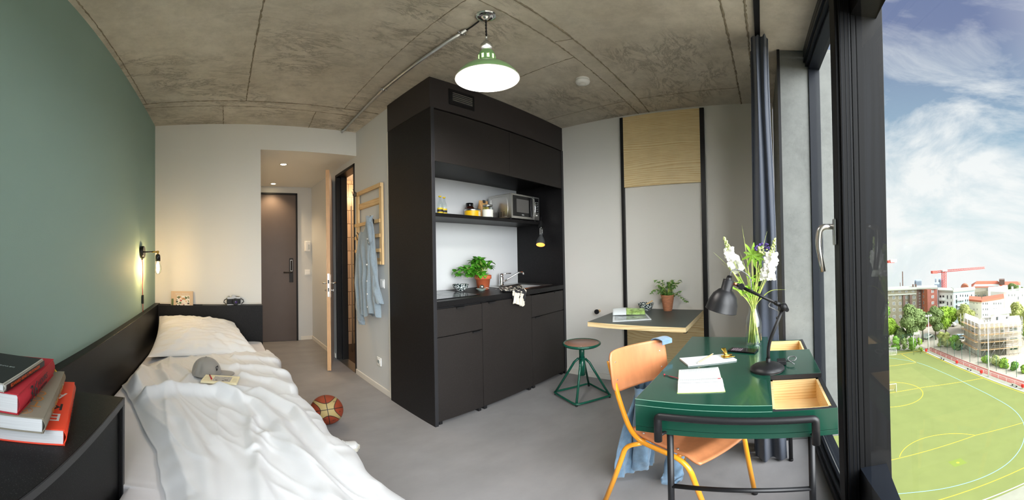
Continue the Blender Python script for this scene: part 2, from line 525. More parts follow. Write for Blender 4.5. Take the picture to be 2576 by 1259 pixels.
E = XT
joint([(0.2, 1.098), (1.65, 1.094), (E, 1.118)], 0.0045, seed=1)
joint([(-0.6, 0.982), (1.6, 0.982), (2.7, 0.994), (E, 1.012)], 0.0055, seed=2)
joint([(0.195, 1.10), (0.197, 1.48), (0.22, 2.82)], 0.0045, seed=3)
joint([(1.005, 1.10), (1.02, 1.4), (1.077, 2.82)], 0.003, seed=4)
joint([(XG, 2.83), (1.41, 2.822)], 0.0055, seed=5)
joint([(XG, 2.925), (0.0, 2.94), (0.85, 2.962), (1.41, 2.965)], 0.003, seed=6)
joint([(0.030, 2.94), (0.036, YB)], 0.004, seed=7)
joint([(0.857, 2.962), (0.90, YB)], 0.004, seed=8)
joint([(-0.612, 0.0), (-0.615, 2.83)], 0.004, seed=9)
joint([(0.6, 0.165), (1.55, 0.162), (E, 0.156)], 0.0065, seed=10)
joint([(0.6, 0.055), (1.56, 0.051), (E, 0.046)], 0.006, seed=11)
joint([(2.733, 0.994), (2.741, 0.74), (2.718, 0.16)], 0.003, seed=12)
joint([(1.886, 1.97), (1.886, 1.56), (1.865, 1.10)], 0.003, seed=13)
joint([(2.766, 1.97), (2.76, 1.7), (2.738, 1.115)], 0.003, seed=14)
joint([(1.634, 1.09), (1.661, 0.985)], 0.003, seed=15)

# green wall (bed side), bed-head wall with the wide opening to the hall
struct(MB().mat('green_wall').box(XG - 0.12, XG, YW - 0.02, YB + 0.0, 0, CEI).build('wall_left'))
struct(MB().mat('white_wall').box(XG - 0.12, 0.405, YB, YB + 0.14, 0, CEI).build('wall_back'))
struct(MB().mat('white_wall').box(0.405, XB + 0.03, YB, YB + 0.14, 2.42, CEI).build('wall_back_header'))
# hall
struct(MB().mat('white_wall').box(0.30, 0.405, YB + 0.14, YH, 0, 2.42).build('wall_hall_left'))
struct(MB().mat('grey_wall').box(0.30, XB + 0.1, YH, YH + 0.12, 0, 2.6).build('wall_hall_back'))
hc = MB().mat('white_wall').box(0.30, XB + 0.1, YB + 0.14, YH, 2.42, 2.56)
struct(hc.build('ceiling_hall'))
# bathroom wall with the door opening y 3.45..4.06
bw = MB().mat('grey_wall')
bw.box(XB, XB + 0.12, 2.62, 3.445, 0, CEI)
bw.box(XB, XB + 0.12, 4.065, YH, 0, CEI)
bw.box(XB, XB + 0.12, 3.445, 4.065, 2.345, CEI)
struct(bw.build('wall_bathroom'))
# wall behind the kitchen and the table wall
struct(MB().mat('white_wall').box(XB + 0.12, XT + 0.12, 2.62, 2.72, 0, CEI).build('wall_kitchen'))
struct(MB().mat('right_wall').box(XT, XT + 0.12, -0.12, 2.62, 0, CEI).build('wall_right'))
# baseboards
bbm = 'trim_white'
struct(MB().mat(bbm).box(XB - 0.012, XB, 2.665, 3.44, 0, 0.06, 0.003).build('baseboard_bathroom'))
struct(MB().mat(bbm).box(XB - 0.012, XB, 4.12, YH, 0, 0.06, 0.003).build('baseboard_hall_right'))
struct(MB().mat(bbm).box(1.235, XB - 0.012, YH - 0.012, YH, 0, 0.06, 0.003).build('baseboard_hall_back'))
struct(MB().mat(bbm).box(XT - 0.012, XT, -0.10, 1.97, 0, 0.06, 0.003).build('baseboard_right'))
# white corner bead where the bathroom wall meets the kitchen side panel
struct(MB().mat(bbm).box(XB - 0.014, XB + 0.004, 2.650, 2.665, 0, CEI - 0.26, 0.002).build('trim_1'))

# concrete pier beside the window and the wall end behind the curtain
struct(MB().mat('concrete_col').box(2.12, XT + 0.12, YW - 0.3, -0.127, 0, CEI, 0.006).build('column'))
struct(MB().mat('black').box(2.112, 2.13, -0.135, -0.118, 0, CEI).build('trim_2'))

# bathroom seen through the door
M['tile'] = mat('wall_tile', srgb(226, 200, 172), 0.25)
_t = NT(M['tile'].node_tree)
_co = _t.n('ShaderNodeTexCoord').outputs['Object']
_mp = _t.n('ShaderNodeMapping', ins={0: _co, 2: (R(90), 0, 0)}).outputs[0]
_br = _t.n('ShaderNodeTexBrick', ins={'Vector': _mp, 'Color1': (*srgb(228, 202, 172), 1), 'Color2': (*srgb(220, 194, 164), 1), 'Mortar': (*srgb(120, 96, 78), 1), 'Scale': 1.0, 'Mortar Size': 0.004, 'Brick Width': 0.1, 'Row Height': 0.2})
_t.link(_br.outputs[0], M['tile'].node_tree.nodes['Principled BSDF'].inputs['Base Color'])
M['dark_tile'] = mat('dark_floor_tile', srgb(70, 58, 52), 0.5, var=0.15)
bt = MB().mat('tile')
bt.box(XB + 0.12, 2.62, 4.72, 4.82, 0, 2.45)
struct(bt.build('wall_bathroom_tiled'))
struct(MB().mat('grey_wall').box(2.55, 2.65, 2.72, 4.72, 0, 2.45).build('wall_bathroom_far'))
struct(MB().mat('dark_tile').box(XB, 2.65, 2.72, 4.82, -0.1, -0.002).build('floor_bathroom'))
struct(MB().mat('white_wall').box(XB + 0.12, 2.65, 2.72, 4.82, 2.45, 2.55).build('ceiling_bathroom'))

# bathroom door frame (black steel) and the open leaf
df = MB().mat('black_metal')
for y0, y1 in ((3.44, 3.475), (4.035, 4.07)):
    df.box(XB - 0.006, XB + 0.126, y0, y1, 0, 2.35, 0.002)
df.box(XB - 0.006, XB + 0.126, 3.44, 4.07, 2.315, 2.35, 0.002)
df.box(XB + 0.05, XB + 0.126, 4.0, 4.04, 0, 2.32, 0.002)
struct(df.build('trim_3'))
th = MB().mat('galv').box(XB - 0.006, XB + 0.12, 3.475, 4.035, -0.003, 0.004)
struct(th.build('trim_4'))
# leaf: hinge at (1.41, 4.20) swings into the hall; free edge near (1.17, 3.63)
HX, HY = 1.408, 4.20
d2 = thing('door_2', 'open grey bathroom door leaf with a pale beech edge', 'door', (HX, HY, 0.0), math.atan2(3.628 - HY, 1.175 - HX))
d2['kind'] = 'structure'
LW = math.hypot(3.628 - HY, 1.175 - HX)
MB().mat('door_face').box(0.0, LW - 0.004, -0.02, 0.02, 0.008, 2.30).build('door_leaf', parent=d2)
MB().mat('door_edge').box(LW - 0.004, LW, -0.021, 0.021, 0.008, 2.30).build('door_edge', parent=d2)
lk = MB().mat('steel').box(LW - 0.001, LW + 0.002, -0.012, 0.012, 0.87, 1.13, 0.001)
lk.mat('black').box(LW + 0.0015, LW + 0.003, -0.007, 0.007, 1.02, 1.06).box(LW + 0.0015, LW + 0.003, -0.006, 0.006, 0.93, 0.97)
lk.build('lock_plate', parent=d2)
for s in (-1, 1):
    h = MB().mat('steel')
    h.box(LW - 0.07, LW - 0.035, s * 0.02 - 0.004, s * 0.02 + 0.004, 0.86, 1.12, 0.002)
    h.tube(fillet([(LW - 0.052, s * 0.02, 1.02), (LW - 0.052, s * 0.068, 1.02), (LW - 0.17, s * 0.068, 1.02)], 0.02), 0.009)
    h.cyl((LW - 0.052, s * 0.02, 0.94), (LW - 0.052, s * 0.045, 0.94), 0.011)
    if s == 1: h.box(LW - 0.064, LW - 0.040, 0.044, 0.056, 0.926, 0.954, 0.004)
    h.build('door_handle', parent=d2)

# shower screen inside the bathroom
sh = thing('shower_screen', 'clear glass shower screen in a slim steel profile seen through the bathroom doorway', 'shower screen', (0, 0, 0))
MB().mat('steel').box(1.72, 1.735, 4.30, 4.315, 0.0, 2.0).box(1.84, 1.85, 4.30, 4.31, 0, 1.95).build('frame', parent=sh)
MB().mat('shower_glass').box(1.735, 1.84, 4.304, 4.308, 0.02, 1.95).build('glass_panel', parent=sh)
MB().mat('steel').cyl((1.775, 4.285, 1.1), (1.775, 4.33, 1.1), 0.014).build('knob', parent=sh)

# entry door at the hall's end
d1 = thing('door_1', 'dark grey entry door in a black frame at the end of the hall', 'door', (0, 0, 0))
d1['kind'] = 'structure'
MB().mat('entry_door').box(0.41, 1.165, YH - 0.022, YH - 0.001, 0.006, 2.285, 0.002).build('door_leaf', parent=d1)
fr = MB().mat('black_metal').box(1.165, 1.19, YH - 0.03, YH, 0, 2.315, 0.002).box(0.41, 1.19, YH - 0.03, YH, 2.287, 2.315, 0.002)
fr.build('door_frame', parent=d1)
hd = MB().mat('black').box(1.055, 1.115, YH - 0.036, YH - 0.022, 0.93, 1.30, 0.003)
hd.mat('steel').box(1.068, 1.102, YH - 0.038, YH - 0.035, 1.10, 1.275)
hd.mat('black_gloss').box(1.073, 1.097, YH - 0.040, YH - 0.037, 1.11, 1.265)
hd.mat('black').tube(fillet([(1.085, YH - 0.03, 1.085), (1.085, YH - 0.085, 1.085), (0.955, YH - 0.085, 1.085)], 0.02), 0.011)
hd.cyl((1.085, YH - 0.03, 0.99), (1.085, YH - 0.045, 0.99), 0.012)
hd.build('door_handle', parent=d1)

# wall fittings in the hall
ic = thing('intercom', 'white wall intercom handset beside the entry door', 'intercom', (1.347, YH, 1.485))
MB().mat('white_plastic').box(-0.045, 0.045, -0.03, -0.001, -0.08, 0.08, 0.005).build('body', parent=ic)
MB().mat('white_plastic').box(-0.042, -0.008, -0.052, -0.03, -0.077, 0.077, 0.007).build('handset', parent=ic)
q = MB().mat('grey_ink')
for k in range(5): q.box(0.012, 0.03, -0.033, -0.03, -0.05 + k * 0.016, -0.042 + k * 0.016)
q.build('button_column', parent=ic)
sw = thing('light_switch', 'square white light switch under the intercom', 'switch', (1.346, YH, 1.075))
MB().mat('white_plastic').box(-0.042, 0.042, -0.012, -0.001, -0.042, 0.042, 0.003).build('frame', parent=sw)
MB().mat('white_plastic').box(-0.030, 0.030, -0.017, -0.012, -0.030, 0.030, 0.002).build('rocker', parent=sw)

# recessed hall spots
M['spot_glow'] = mat('spot_glow', (1, 0.8, 0.5), emit=(1.0, 0.78, 0.45), estr=30.0)
for k, (x, y) in enumerate(((0.735, 3.92), (0.785, 5.02))):
    sp = thing('ceiling_spot', ('round recessed hall spot close to the bed-head wall', 'round recessed hall spot just in front of the entry door')[k], 'spotlight', (x, y, 2.42), group='recessed spots in the hall ceiling')
    MB().mat('trim_white').lathe([(0.036, -0.001), (0.046, -0.001), (0.048, -0.004), (0.036, -0.006), (0.034, 0.0)]).build('ring', parent=sp)
    MB().mat('spot_glow').lathe([(0.0, -0.002), (0.034, -0.002), (0.034, -0.004), (0.0, -0.0045)]).build('lamp_face', parent=sp)
    L = bpy.data.lights.new('spot_light', 'SPOT'); L.energy = 30; L.color = (1.0, 0.72, 0.42); L.spot_size = R(120); L.spot_blend = 0.8; L.shadow_soft_size = 0.03
    lo = bpy.data.objects.new('spot_light', L); COL.objects.link(lo); lo.parent = sp; lo.location = (0, 0, -0.02)
# one lamp in the bathroom gives the warm tiles
L = bpy.data.lights.new('bathroom_light', 'POINT'); L.energy = 11; L.color = (1.0, 0.68, 0.42); L.shadow_soft_size = 0.1
lo = bpy.data.objects.new('bathroom_light', L); COL.objects.link(lo); lo.location = (2.1, 4.1, 2.3)
# ================================================================== window wall
# mullion inner face from x 1.18 to 1.27, camera-side reveal at x = 1.17..1.27
WX = 1.225
FM = 'frame_metal'
# lower wall slab edge outside and outer frames
w1 = thing('window_1', 'narrow full-height window sash with a steel handle', 'window'); w1['kind'] = 'structure'
a = MB().mat(FM)
for k, (o, dy, dp) in enumerate(((0.0, 0.0, 0.10), (0.028, -0.012, 0.09), (0.05, -0.03, 0.07))):
    x0, x1 = WX + 0.085 + o * 0.0, 2.19 - o * 1.0
    z0, z1 = 0.03 + o * 1.2, 2.63 - o * 1.2
    a.box(x1 - 0.03, x1, YW - dp + dy, YW + dy, z0, z1, 0.002)
    a.box(x0, x1 - 0.03, YW - dp + dy, YW + dy, z0, z0 + 0.035, 0.002)
    a.box(x0, x1 - 0.03, YW - dp + dy, YW + dy, z1 - 0.035, z1, 0.002)
a.build('sash_frame', parent=w1)
MB().mat('steel').box(WX + 0.10, 2.10, YW - 0.045, YW - 0.041, 0.13, 0.136).build('glazing_bead', parent=w1)
MB().mat('pane').box(WX + 0.06, 2.13, YW - 0.055, YW - 0.050, 0.10, 2.55).build('pane', parent=w1)
hh = MB().mat('steel')
hx = WX + 0.05
hh.box(hx - 0.016, hx + 0.016, YW, YW + 0.012, 1.325, 1.425, 0.004)
hpts = fillet([(hx, YW + 0.01, 1.395), (hx, YW + 0.062, 1.395), (hx + 0.012, YW + 0.068, 1.33), (hx + 0.004, YW + 0.052, 1.225)], 0.028, 8)
hh.tube(hpts, 0.011, seg=12, radii=[0.0105 + 0.0025 * math.sin(PI * i / (len(hpts) - 1)) for i in range(len(hpts))])
hh.build('window_handle', parent=w1)

# mullion / post between the two windows: stepped profiles
M['outer_black'] = mat('black_outer_frame', srgb(13, 13, 14), 0.6, spec=0.2)
mu = MB().mat('outer_black')
mu.box(WX, WX + 0.085, YW - 0.12, YW, 0.0, CEI - 0.02, 0.002)
st = [(-0.000, -0.035), (0.0, 0.0)]
mu.box(WX - 0.012, WX + 0.03, YW - 0.055, YW - 0.012, 0.03, 2.64, 0.002)
mu.box(WX - 0.004, WX + 0.04, YW - 0.075, YW - 0.06, 0.03, 2.64, 0.001)
mu.box(WX - 0.002, WX + 0.05, YW - 0.185, YW - 0.08, 0.0, 2.68, 0.002)
struct(mu.build('trim_5'))
gl = MB().mat('frame_metal')
for yy in (-0.018, -0.034, -0.048): gl.box(WX - 0.0135, WX - 0.0115, YW + yy - 0.0012, YW + yy, 0.05, 2.62)
struct(gl.build('trim_6'))

# big window: inner frame, pane and the deep outer reveal
w2 = thing('window_2', 'large picture window over the sports ground', 'window'); w2['kind'] = 'structure'
XE = -0.62
b = MB().mat('black_metal')
b.box(XE, WX, YW - 0.08, YW, 0.0, 0.03, 0.002)
b.box(XE, WX, YW - 0.08, YW, 2.66, CEI, 0.002)
b.box(XG, XE, YW - 0.12, YW, 0, CEI, 0.002)
b.build('window_frame', parent=w2)
MB().mat('pane').box(XE, WX - 0.004, YW - 0.058, YW - 0.052, 0.03, 2.66).build('pane', parent=w2)
# outer head and sill (metal sheet), slightly out of parallel
h = MB().mat('outer_black')
h.prism([(WX + 0.05, YW - 0.06), (WX + 0.05, YW - 0.165), (0.55, YW - 0.035), (0.2, YW - 0.06)], 2.33, 2.66)
h.build('outer_head', parent=w2)
s_ = MB().mat('frame_metal')
s_.prism([(WX + 0.05, YW - 0.06), (WX + 0.05, YW - 0.175), (0.92, YW - 0.105), (0.55, YW - 0.08), (0.5, YW - 0.06)], 0.0, 0.37)
s_.build('window_sill', parent=w2)
# outer pane frame for the narrow window: pale concrete reveal outside
struct(MB().mat('concrete_col').box(2.165, 2.6, YW - 0.40, YW - 0.125, 1.19, 2.75).build('wall_outer_reveal'))
# floor rail and threshold
struct(MB().mat(FM).box(XG, 2.19, YW - 0.12, YW, -0.02, 0.03, 0.002).build('trim_7'))
struct(MB().mat('black_metal').box(XG, 2.13, YW - 0.13, YW + 0.0, 2.64, CEI, 0.002).build('trim_8'))

# curtain rail and curtain
cr = thing('curtain_rail', 'black curtain rail running along the ceiling above the window side', 'curtain rail')
MB().mat('black_metal').box(0.1, 2.10, -0.018, 0.012, CEI - 0.022, CEI, 0.002).build('rail', parent=cr)
M['denim_curtain'] = mat('blue_grey_curtain_cloth', srgb(40, 47, 60), 0.9, var=0.12, vscale=60, sheen=0.4, bump=0.5, bscale=350, stretch=(1, 1, 0.25))
cu = thing('curtain', 'long blue-grey curtain bunched beside the concrete pier', 'curtain', (2.005, 0.0, 0.0))
def cur(u, v):
    # u along the folded cloth, v from top to bottom
    wid = lerp(0.85, 1.45, v ** 1.5)
    if u < 0.3:
        t = u / 0.3
        y = lerp(0.052, -0.062, t) * wid
        x = -0.125 + 0.020 * math.cos(t * 4 * PI) + 0.012 * math.sin(t * 9 + v * 2)
    else:
        t = (u - 0.3) / 0.7
        x = lerp(-0.110, 0.07, t)
        amp = 0.056 * wid
        y = -amp * math.cos(t * 2 * PI * 3.5) + 0.006 * math.sin(t * 40 + v * 3)
    x *= lerp(1, 1.15, v)
    y += nz(u * 6, v * 3, 2) * 0.010 - 0.010 - 0.012 * v
    x += nz(u * 5, v * 4, 7) * 0.010
    z = lerp(2.655, 0.015, v)
    if v < 0.02: z += 0.012 * math.sin(u * 60)
    m_ = sstep(1.5, 0.84, z) * sstep(0.30, 0.60, z)      # the cloth is pushed back behind the desk
    x = lerp(x, 0.083 + (x + 0.16) * 0.28, m_)
    y = lerp(y, max(y, -0.105), m_)
    return Vector((x, y, z))
MB().mat('denim_curtain').grid(220, 60, cur).build('cloth', parent=cu)
g = MB().mat('white_plastic')
for k in range(6):
    g.tube([(-0.11 + k * 0.05, -0.005, 2.672), (-0.105 + k * 0.05, 0.0, 2.66), (-0.11 + k * 0.05, 0.004, 2.645)], 0.003, seg=6)
g.build_split('curtain_hook', parent=cu)
# ================================================================== kitchen block
KX0, KX1, KY, KB = 1.396, 3.062, 1.975, 2.60
WT = 0.985
ks = thing('kitchen_soffit', 'dark panel box between the kitchen cupboards and the ceiling', 'soffit panel')
MB().mat('soffit_board').box(KX0 - 0.003, KX1, KY, 2.615, 2.432, CEI - 0.001, 0.001).build('panel', parent=ks)
vg = MB().mat('black_board').box(1.563, 1.815, KY - 0.008, KY, 2.50, 2.64, 0.003)
vgo = vg.build('vent_grille', parent=ks)
vv = MB().mat('black').box(1.590, 1.788, KY - 0.0095, KY - 0.006, 2.527, 2.613)
vv.mat('galv')
for k in range(5): vv.box(1.592, 1.786, KY - 0.016, KY - 0.008, 2.536 + k * 0.0165, 2.541 + k * 0.0165)
vv.build('louvre_block', parent=vgo)

kc = thing('kitchen_cabinet_housing', 'tall anthracite kitchen housing with side panels and open niche', 'cabinet')
MB().mat('black_board').box(KX0, 1.422, KY + 0.0, 2.615, 0, 2.430).build('side_panel', parent=kc)
MB().mat('black_edge').box(KX0, 1.424, KY - 0.006, KY, 0, 2.430, 0.001).build('panel_edge', parent=kc)
MB().mat('black_board').box(3.030, KX1, KY, 2.615, 0, 2.430).build('side_panel', parent=kc)
MB().mat('black_edge').box(3.028, KX1, KY - 0.006, KY, 0, 2.430, 0.001).build('panel_edge', parent=kc)
M['niche_panel'] = mat('white_niche_panel', srgb(222, 224, 226), 0.4)
MB().mat('niche_panel').box(1.424, 3.030, KB, 2.612, 0.94, 2.07).build('back_panel', parent=kc)
MB().mat('black_board').box(1.424, 3.030, 2.215, KB, 1.628, 1.658, 0.001).build('shelf', parent=kc)

# wall cupboard
wc = thing('wall_cupboard', 'anthracite wall cupboard with two flap doors over the niche', 'cupboard')
MB().mat('black_board').box(1.425, 3.028, KY + 0.02, KB, 2.055, 2.427).build('body', parent=wc)
for x0, x1 in ((1.428, 2.2205), (2.2235, 3.026)):
    MB().mat('front_board').box(x0, x1, KY - 0.001, KY + 0.018, 2.003, 2.418, 0.0015).build('door', parent=wc)

# base units
def base_unit(x0, x1, fronts, label, top=0.938):
    t = thing('base_cabinet', label, 'cabinet', group='kitchen base cabinets under the worktop')
    MB().mat('black').box(x0 + 0.001, x1 - 0.001, KY + 0.02, KB, 0.06, top).build('body', parent=t)
    lg = []
    for px_ in (x0 + 0.03, x1 - 0.03):
        MB().mat('black').box(px_ - 0.014, px_ + 0.014, KY + 0.012, KY + 0.05, 0.0, 0.06).build('foot', parent=t)
    for kind, z0, z1, hx0 in fronts:
        o = MB().mat('front_board').box(x0 + 0.0015, x1 - 0.0015, KY, KY + 0.019, z0, z1, 0.0015).build(kind, parent=t)
        h = MB().mat('black').box(hx0, hx0 + 0.075, KY - 0.014, KY + 0.016, z1 + 0.0004, z1 + 0.0030).box(hx0, hx0 + 0.075, KY - 0.014, KY - 0.011, z1 - 0.010, z1 + 0.003)
        h.build('handle', parent=o)
    return t
base_unit(1.426, 1.864, [('door', 0.035, 0.716, 1.755), ('drawer', 0.722, 0.928, 1.60)], 'base cabinet under the hob with a drawer above a door')
base_unit(1.866, 2.488, [('door', 0.035, 0.932, 1.93)], 'wide base cabinet in the middle with one tall front')
base_unit(2.490, 3.026, [('door', 0.035, 0.716, 2.53), ('drawer', 0.722, 0.928, 2.85)], 'base cabinet under the sink with a drawer front above a door', top=0.80)

# worktop with a cut-out for the sink
wt = MB().mat('black_board')
SX0, SX1, SY0, SY1 = 2.53, 2.90, 2.13, 2.47
Y0 = KY - 0.004
wt.box(1.426, SX0, Y0, KB - 0.001, WT - 0.042, WT, 0.001)
wt.box(SX1, 3.026, Y0, KB - 0.001, WT - 0.042, WT, 0.001)
wt.box(SX0, SX1, Y0, SY0, WT - 0.042, WT, 0.001)
wt.box(SX0, SX1, SY1, KB - 0.001, WT - 0.042, WT, 0.001)
tag(wt.build('worktop'), 'black kitchen worktop running from the hob to the sink', 'worktop')
hb = thing('hob', 'flat black glass two-ring hob set into the worktop', 'hob', (0, 0, WT))
MB().mat('black_gloss').box(1.445, 1.93, 2.06, 2.53, 0.0005, 0.005, 0.001).build('glass_plate', parent=hb)
r_ = MB().mat('grey_ink')
for cx, cy, rr in ((1.60, 2.28, 0.07), (1.78, 2.28, 0.09)):
    r_.tube([(cx + rr * math.cos(a * PI / 24), cy + rr * math.sin(a * PI / 24), 0.0052) for a in range(48)], 0.0008, seg=4, closed=True)
r_.build('cooking_ring_marking', parent=hb)

# sink
sk = thing('kitchen_sink', 'stainless steel sink set into the worktop end', 'sink', (0, 0, WT))
k = MB().mat('steel')
def rr_pts(x0, x1, y0, y1, r, n=5):
    out = []
    for cx, cy, a0 in ((x1 - r, y1 - r, 0), (x0 + r, y1 - r, 90), (x0 + r, y0 + r, 180), (x1 - r, y0 + r, 270)):
        for i in range(n + 1):
            a = R(a0 + 90 * i / n); out.append((cx + r * math.cos(a), cy + r * math.sin(a)))
    return out
def ring_stack(mb, levels, close_last=True):
    t = bmesh.new(); prev = None
    for pts, z in levels:
        cur_ = [t.verts.new((x, y, z)) for x, y in pts]
        if prev:
            n = len(cur_)
            for i in range(n): t.faces.new((prev[i], prev[(i + 1) % n], cur_[(i + 1) % n], cur_[i]))
        prev = cur_
    if close_last: t.faces.new(prev)
    bmesh.ops.recalc_face_normals(t, faces=t.faces[:])
    for f_ in t.faces: f_.normal_flip()
    return mb._add(t, True)
ring_stack(k, [(rr_pts(2.44, 2.985, 2.07, 2.57, 0.02), 0.0015), (rr_pts(2.445, 2.98, 2.075, 2.565, 0.02), 0.005),
               (rr_pts(2.50, 2.935, 2.11, 2.49, 0.03), 0.004), (rr_pts(2.545, 2.885, 2.145, 2.455, 0.05), -0.005),
               (rr_pts(2.555, 2.875, 2.155, 2.445, 0.05), -0.14), (rr_pts(2.60, 2.84, 2.20, 2.40, 0.04), -0.155)])
k.build('basin', parent=sk)
MB().mat('chrome').lathe([(0.0, 0.0), (0.03, 0.0), (0.035, 0.004), (0.02, 0.006), (0.0, 0.003)], (2.71, 2.30, -0.155)).build('drain', parent=sk)
fc = thing('kitchen_faucet', 'chrome single-lever mixer tap behind the sink', 'faucet', (2.66, 2.515, WT + 0.004))
MB().mat('chrome').lathe([(0.0, 0.0), (0.027, 0.0), (0.027, 0.008), (0.024, 0.012), (0.024, 0.085), (0.022, 0.092), (0.0, 0.094)]).build('body', parent=fc)
MB().mat('chrome').tube(fillet([(0.015, -0.005, 0.03), (0.10, -0.055, 0.085), (0.17, -0.10, 0.130), (0.215, -0.125, 0.130), (0.222, -0.13, 0.105)], 0.03, 7), 0.0095, seg=14).build('spout', parent=fc)
MB().mat('chrome').lathe([(0.0, 0.096), (0.023, 0.096), (0.024, 0.103), (0.022, 0.122), (0.0, 0.125)]).tube([(0.0, 0, 0.115), (0.05, -0.03, 0.122), (0.10, -0.05, 0.122)], 0.006, seg=10, radii=[0.008, 0.006, 0.005]).build('lever', parent=fc)
# ================================================================== bed
LZ = 0.86
bf = thing('bed_frame', 'low black bed frame with a ledge along the green wall and the bed head', 'bed')
MB().mat('black_board').box(XG + 0.001, -0.600, 1.022, 3.389, 0.0, LZ, 0.002).build('side_panel', parent=bf)
hbm = MB().mat('black_board')
hbm.box(-0.599, 0.404, 3.292, 3.31, 0, 0.852, 0.001)
hbm.box(-0.172, 0.404, 3.31, 3.389, 0.0, 0.852, 0.001)
hbm.box(-0.599, -0.172, 3.31, 3.389, 0.0, 0.74)
hbm.box(-0.599, -0.172, 3.375, 3.389, 0.74, 0.852)
hbm.build('headboard', parent=bf)
MB().mat('black_board').box(-0.596, 0.385, 1.03, 3.29, 0.04, 0.30, 0.003).box(-0.28, 0.385, 0.70, 1.03, 0.04, 0.30, 0.003).build('bed_base', parent=bf)
struct(MB().mat('trim_white').box(-0.6, 0.405, YB - 0.004, YB, 0.853, 0.868).build('trim_9'))

def mattress_z(x, y):
    return 0.50 + 0.004 * nz(x * 9 + 3, y * 5) + 0.003 * nz(x * 30, y * 4, 3)
def matt(u, v):
    # closed rounded section across the bed (u) swept along it (v)
    y = lerp(0.72, 1.0215, v / 0.12) if v < 0.12 else lerp(1.0245, 3.285, (v - 0.12) / 0.88)
    xl = -0.594 if y > 1.022 else -0.283
    a = u
    W2, z0, z1, r = (0.392 - xl) / 2, 0.305, 0.50, 0.05
    cx = (0.392 + xl) / 2
    ang = u * 2 * PI
    sx_, sz_ = math.cos(ang), math.sin(ang)
    e = 0.16
    px_ = math.copysign(abs(sx_) ** e, sx_) * W2
    pz_ = math.copysign(abs(sz_) ** e, sz_) * (z1 - z0) / 2
    endf = min(1, (3.285 - y) / 0.03 + 0.86, (y - 0.72) / 0.03 + 0.86)
    x = cx + px_ * endf; z = (z0 + z1) / 2 + pz_ * endf
    if pz_ > 0.09: z += 0.004 * nz(x * 9 + 3, y * 5) + 0.0035 * nz(x * 7, y * 42, 3) + 0.003 * math.sin(y * 60 + nz(x * 4, y * 3) * 6) * max(0, nz(x * 3 + 9, y * 2)) * 2
    return Vector((x, y, z))
m_ = MB().mat('sheet').grid(120, 150, matt, closed_u=True)
tag(m_.build('mattress'), 'mattress in a white fitted sheet lying in the black bed frame', 'mattress')

# pillow
def cushion(bl, br, tr, tl, th, seed, wr=0.006, n=70):
    bl, br, tr, tl = map(Vector, (bl, br, tr, tl))
    nrm = (br - bl).cross(tl - bl).normalized()
    def side(sgn):
        def fn(u, v):
            a, b = 2 * u - 1, 2 * v - 1
            # edges pull in between the corners
            ua = a * (1 - 0.07 * (1 - b * b) ) if True else a
            vb = b * (1 - 0.07 * (1 - a * a))
            U, V = (ua + 1) / 2, (vb + 1) / 2
            p = bl.lerp(br, U).lerp(tl.lerp(tr, U), V)
            t = (max(0, 1 - abs(a) ** 2.6) * max(0, 1 - abs(b) ** 2.6)) ** 0.55
            h = th * t
            rad = math.atan2(b + 1e-6, a + 1e-6)
            h += wr * 1.6 * nz(rad * 7 + seed, (a * a + b * b) * 1.2, seed) * (1 - t * 0.75) * min(1, t * 3)
            h += wr * nz(a * 3.0 + b * 1.5 + seed, b * 9, seed) * min(1, t * 2)
            h += wr * 2.2 * max(0, nz(a * 1.2 + seed, b * 2.0 + a * 1.2, 5)) * t
            return p + nrm * h * sgn + nrm * 0.0
        return fn
    return side
cs = cushion((-0.54, 2.52, 0.548), (0.30, 2.66, 0.545), (0.13, 3.20, 0.70), (-0.575, 3.22, 0.755), 0.115, 3.0, 0.017)
p = MB().mat('linen2').grid(90, 80, cs(1)).grid(90, 80, lambda u, v: (cs(-0.35)(u, v)))
bmesh.ops.remove_doubles(p.bm, verts=p.bm.verts[:], dist=0.0004)
tag(p.build('pillow'), 'large crumpled white pillow propped against the headboard', 'pillow')

# duvet
XR = 0.405
def left_edge(y):
    tab = [(0.70, -0.16), (0.89, -0.14), (1.25, -0.235), (1.45, -0.33), (1.70, -0.44), (1.98, -0.575), (2.2, -0.57), (2.45, -0.51), (2.70, -0.42)]
    for (a, b), (c_, d) in zip(tab, tab[1:]):
        if y <= c_: return lerp(b, d, max(0, (y - a) / (c_ - a)))
    return tab[-1][1]
FOLDS = [  # polylines (x, y), width, height: long soft creases
    ([(-0.40, 1.72), (-0.22, 1.80), (0.0, 1.78), (0.16, 1.62), (0.24, 1.35), (0.27, 0.7)], 0.040, 0.050),
    ([(0.02, 1.95), (0.20, 1.80), (0.33, 1.50), (0.36, 1.10), (0.36, 0.7)], 0.030, 0.040),
    ([(-0.30, 2.35), (-0.20, 2.10), (-0.22, 1.90)], 0.030, 0.030),
    ([(-0.12, 2.42), (0.05, 2.28), (0.22, 2.26), (0.40, 2.10)], 0.030, 0.028),
    ([(0.10, 2.50), (0.25, 2.42), (0.40, 2.38)], 0.025, 0.025),
    ([(-0.05, 1.86), (0.08, 1.70), (0.13, 1.45), (0.11, 1.15)], 0.022, 0.026),
    ([(-0.24, 1.62), (-0.14, 1.40), (-0.06, 1.10), (-0.02, 0.75)], 0.030, 0.022),
    ([(0.16, 1.25), (0.10, 1.0), (0.10, 0.7)], 0.025, 0.024),
    ([(0.13, 2.12), (0.30, 1.98), (0.40, 1.78)], 0.022, 0.028),
    ([(-0.53, 2.30), (-0.49, 2.05), (-0.47, 1.88)], 0.045, 0.070),
    ([(-0.40, 2.35), (-0.36, 2.12), (-0.30, 1.95)], 0.022, 0.028),
]
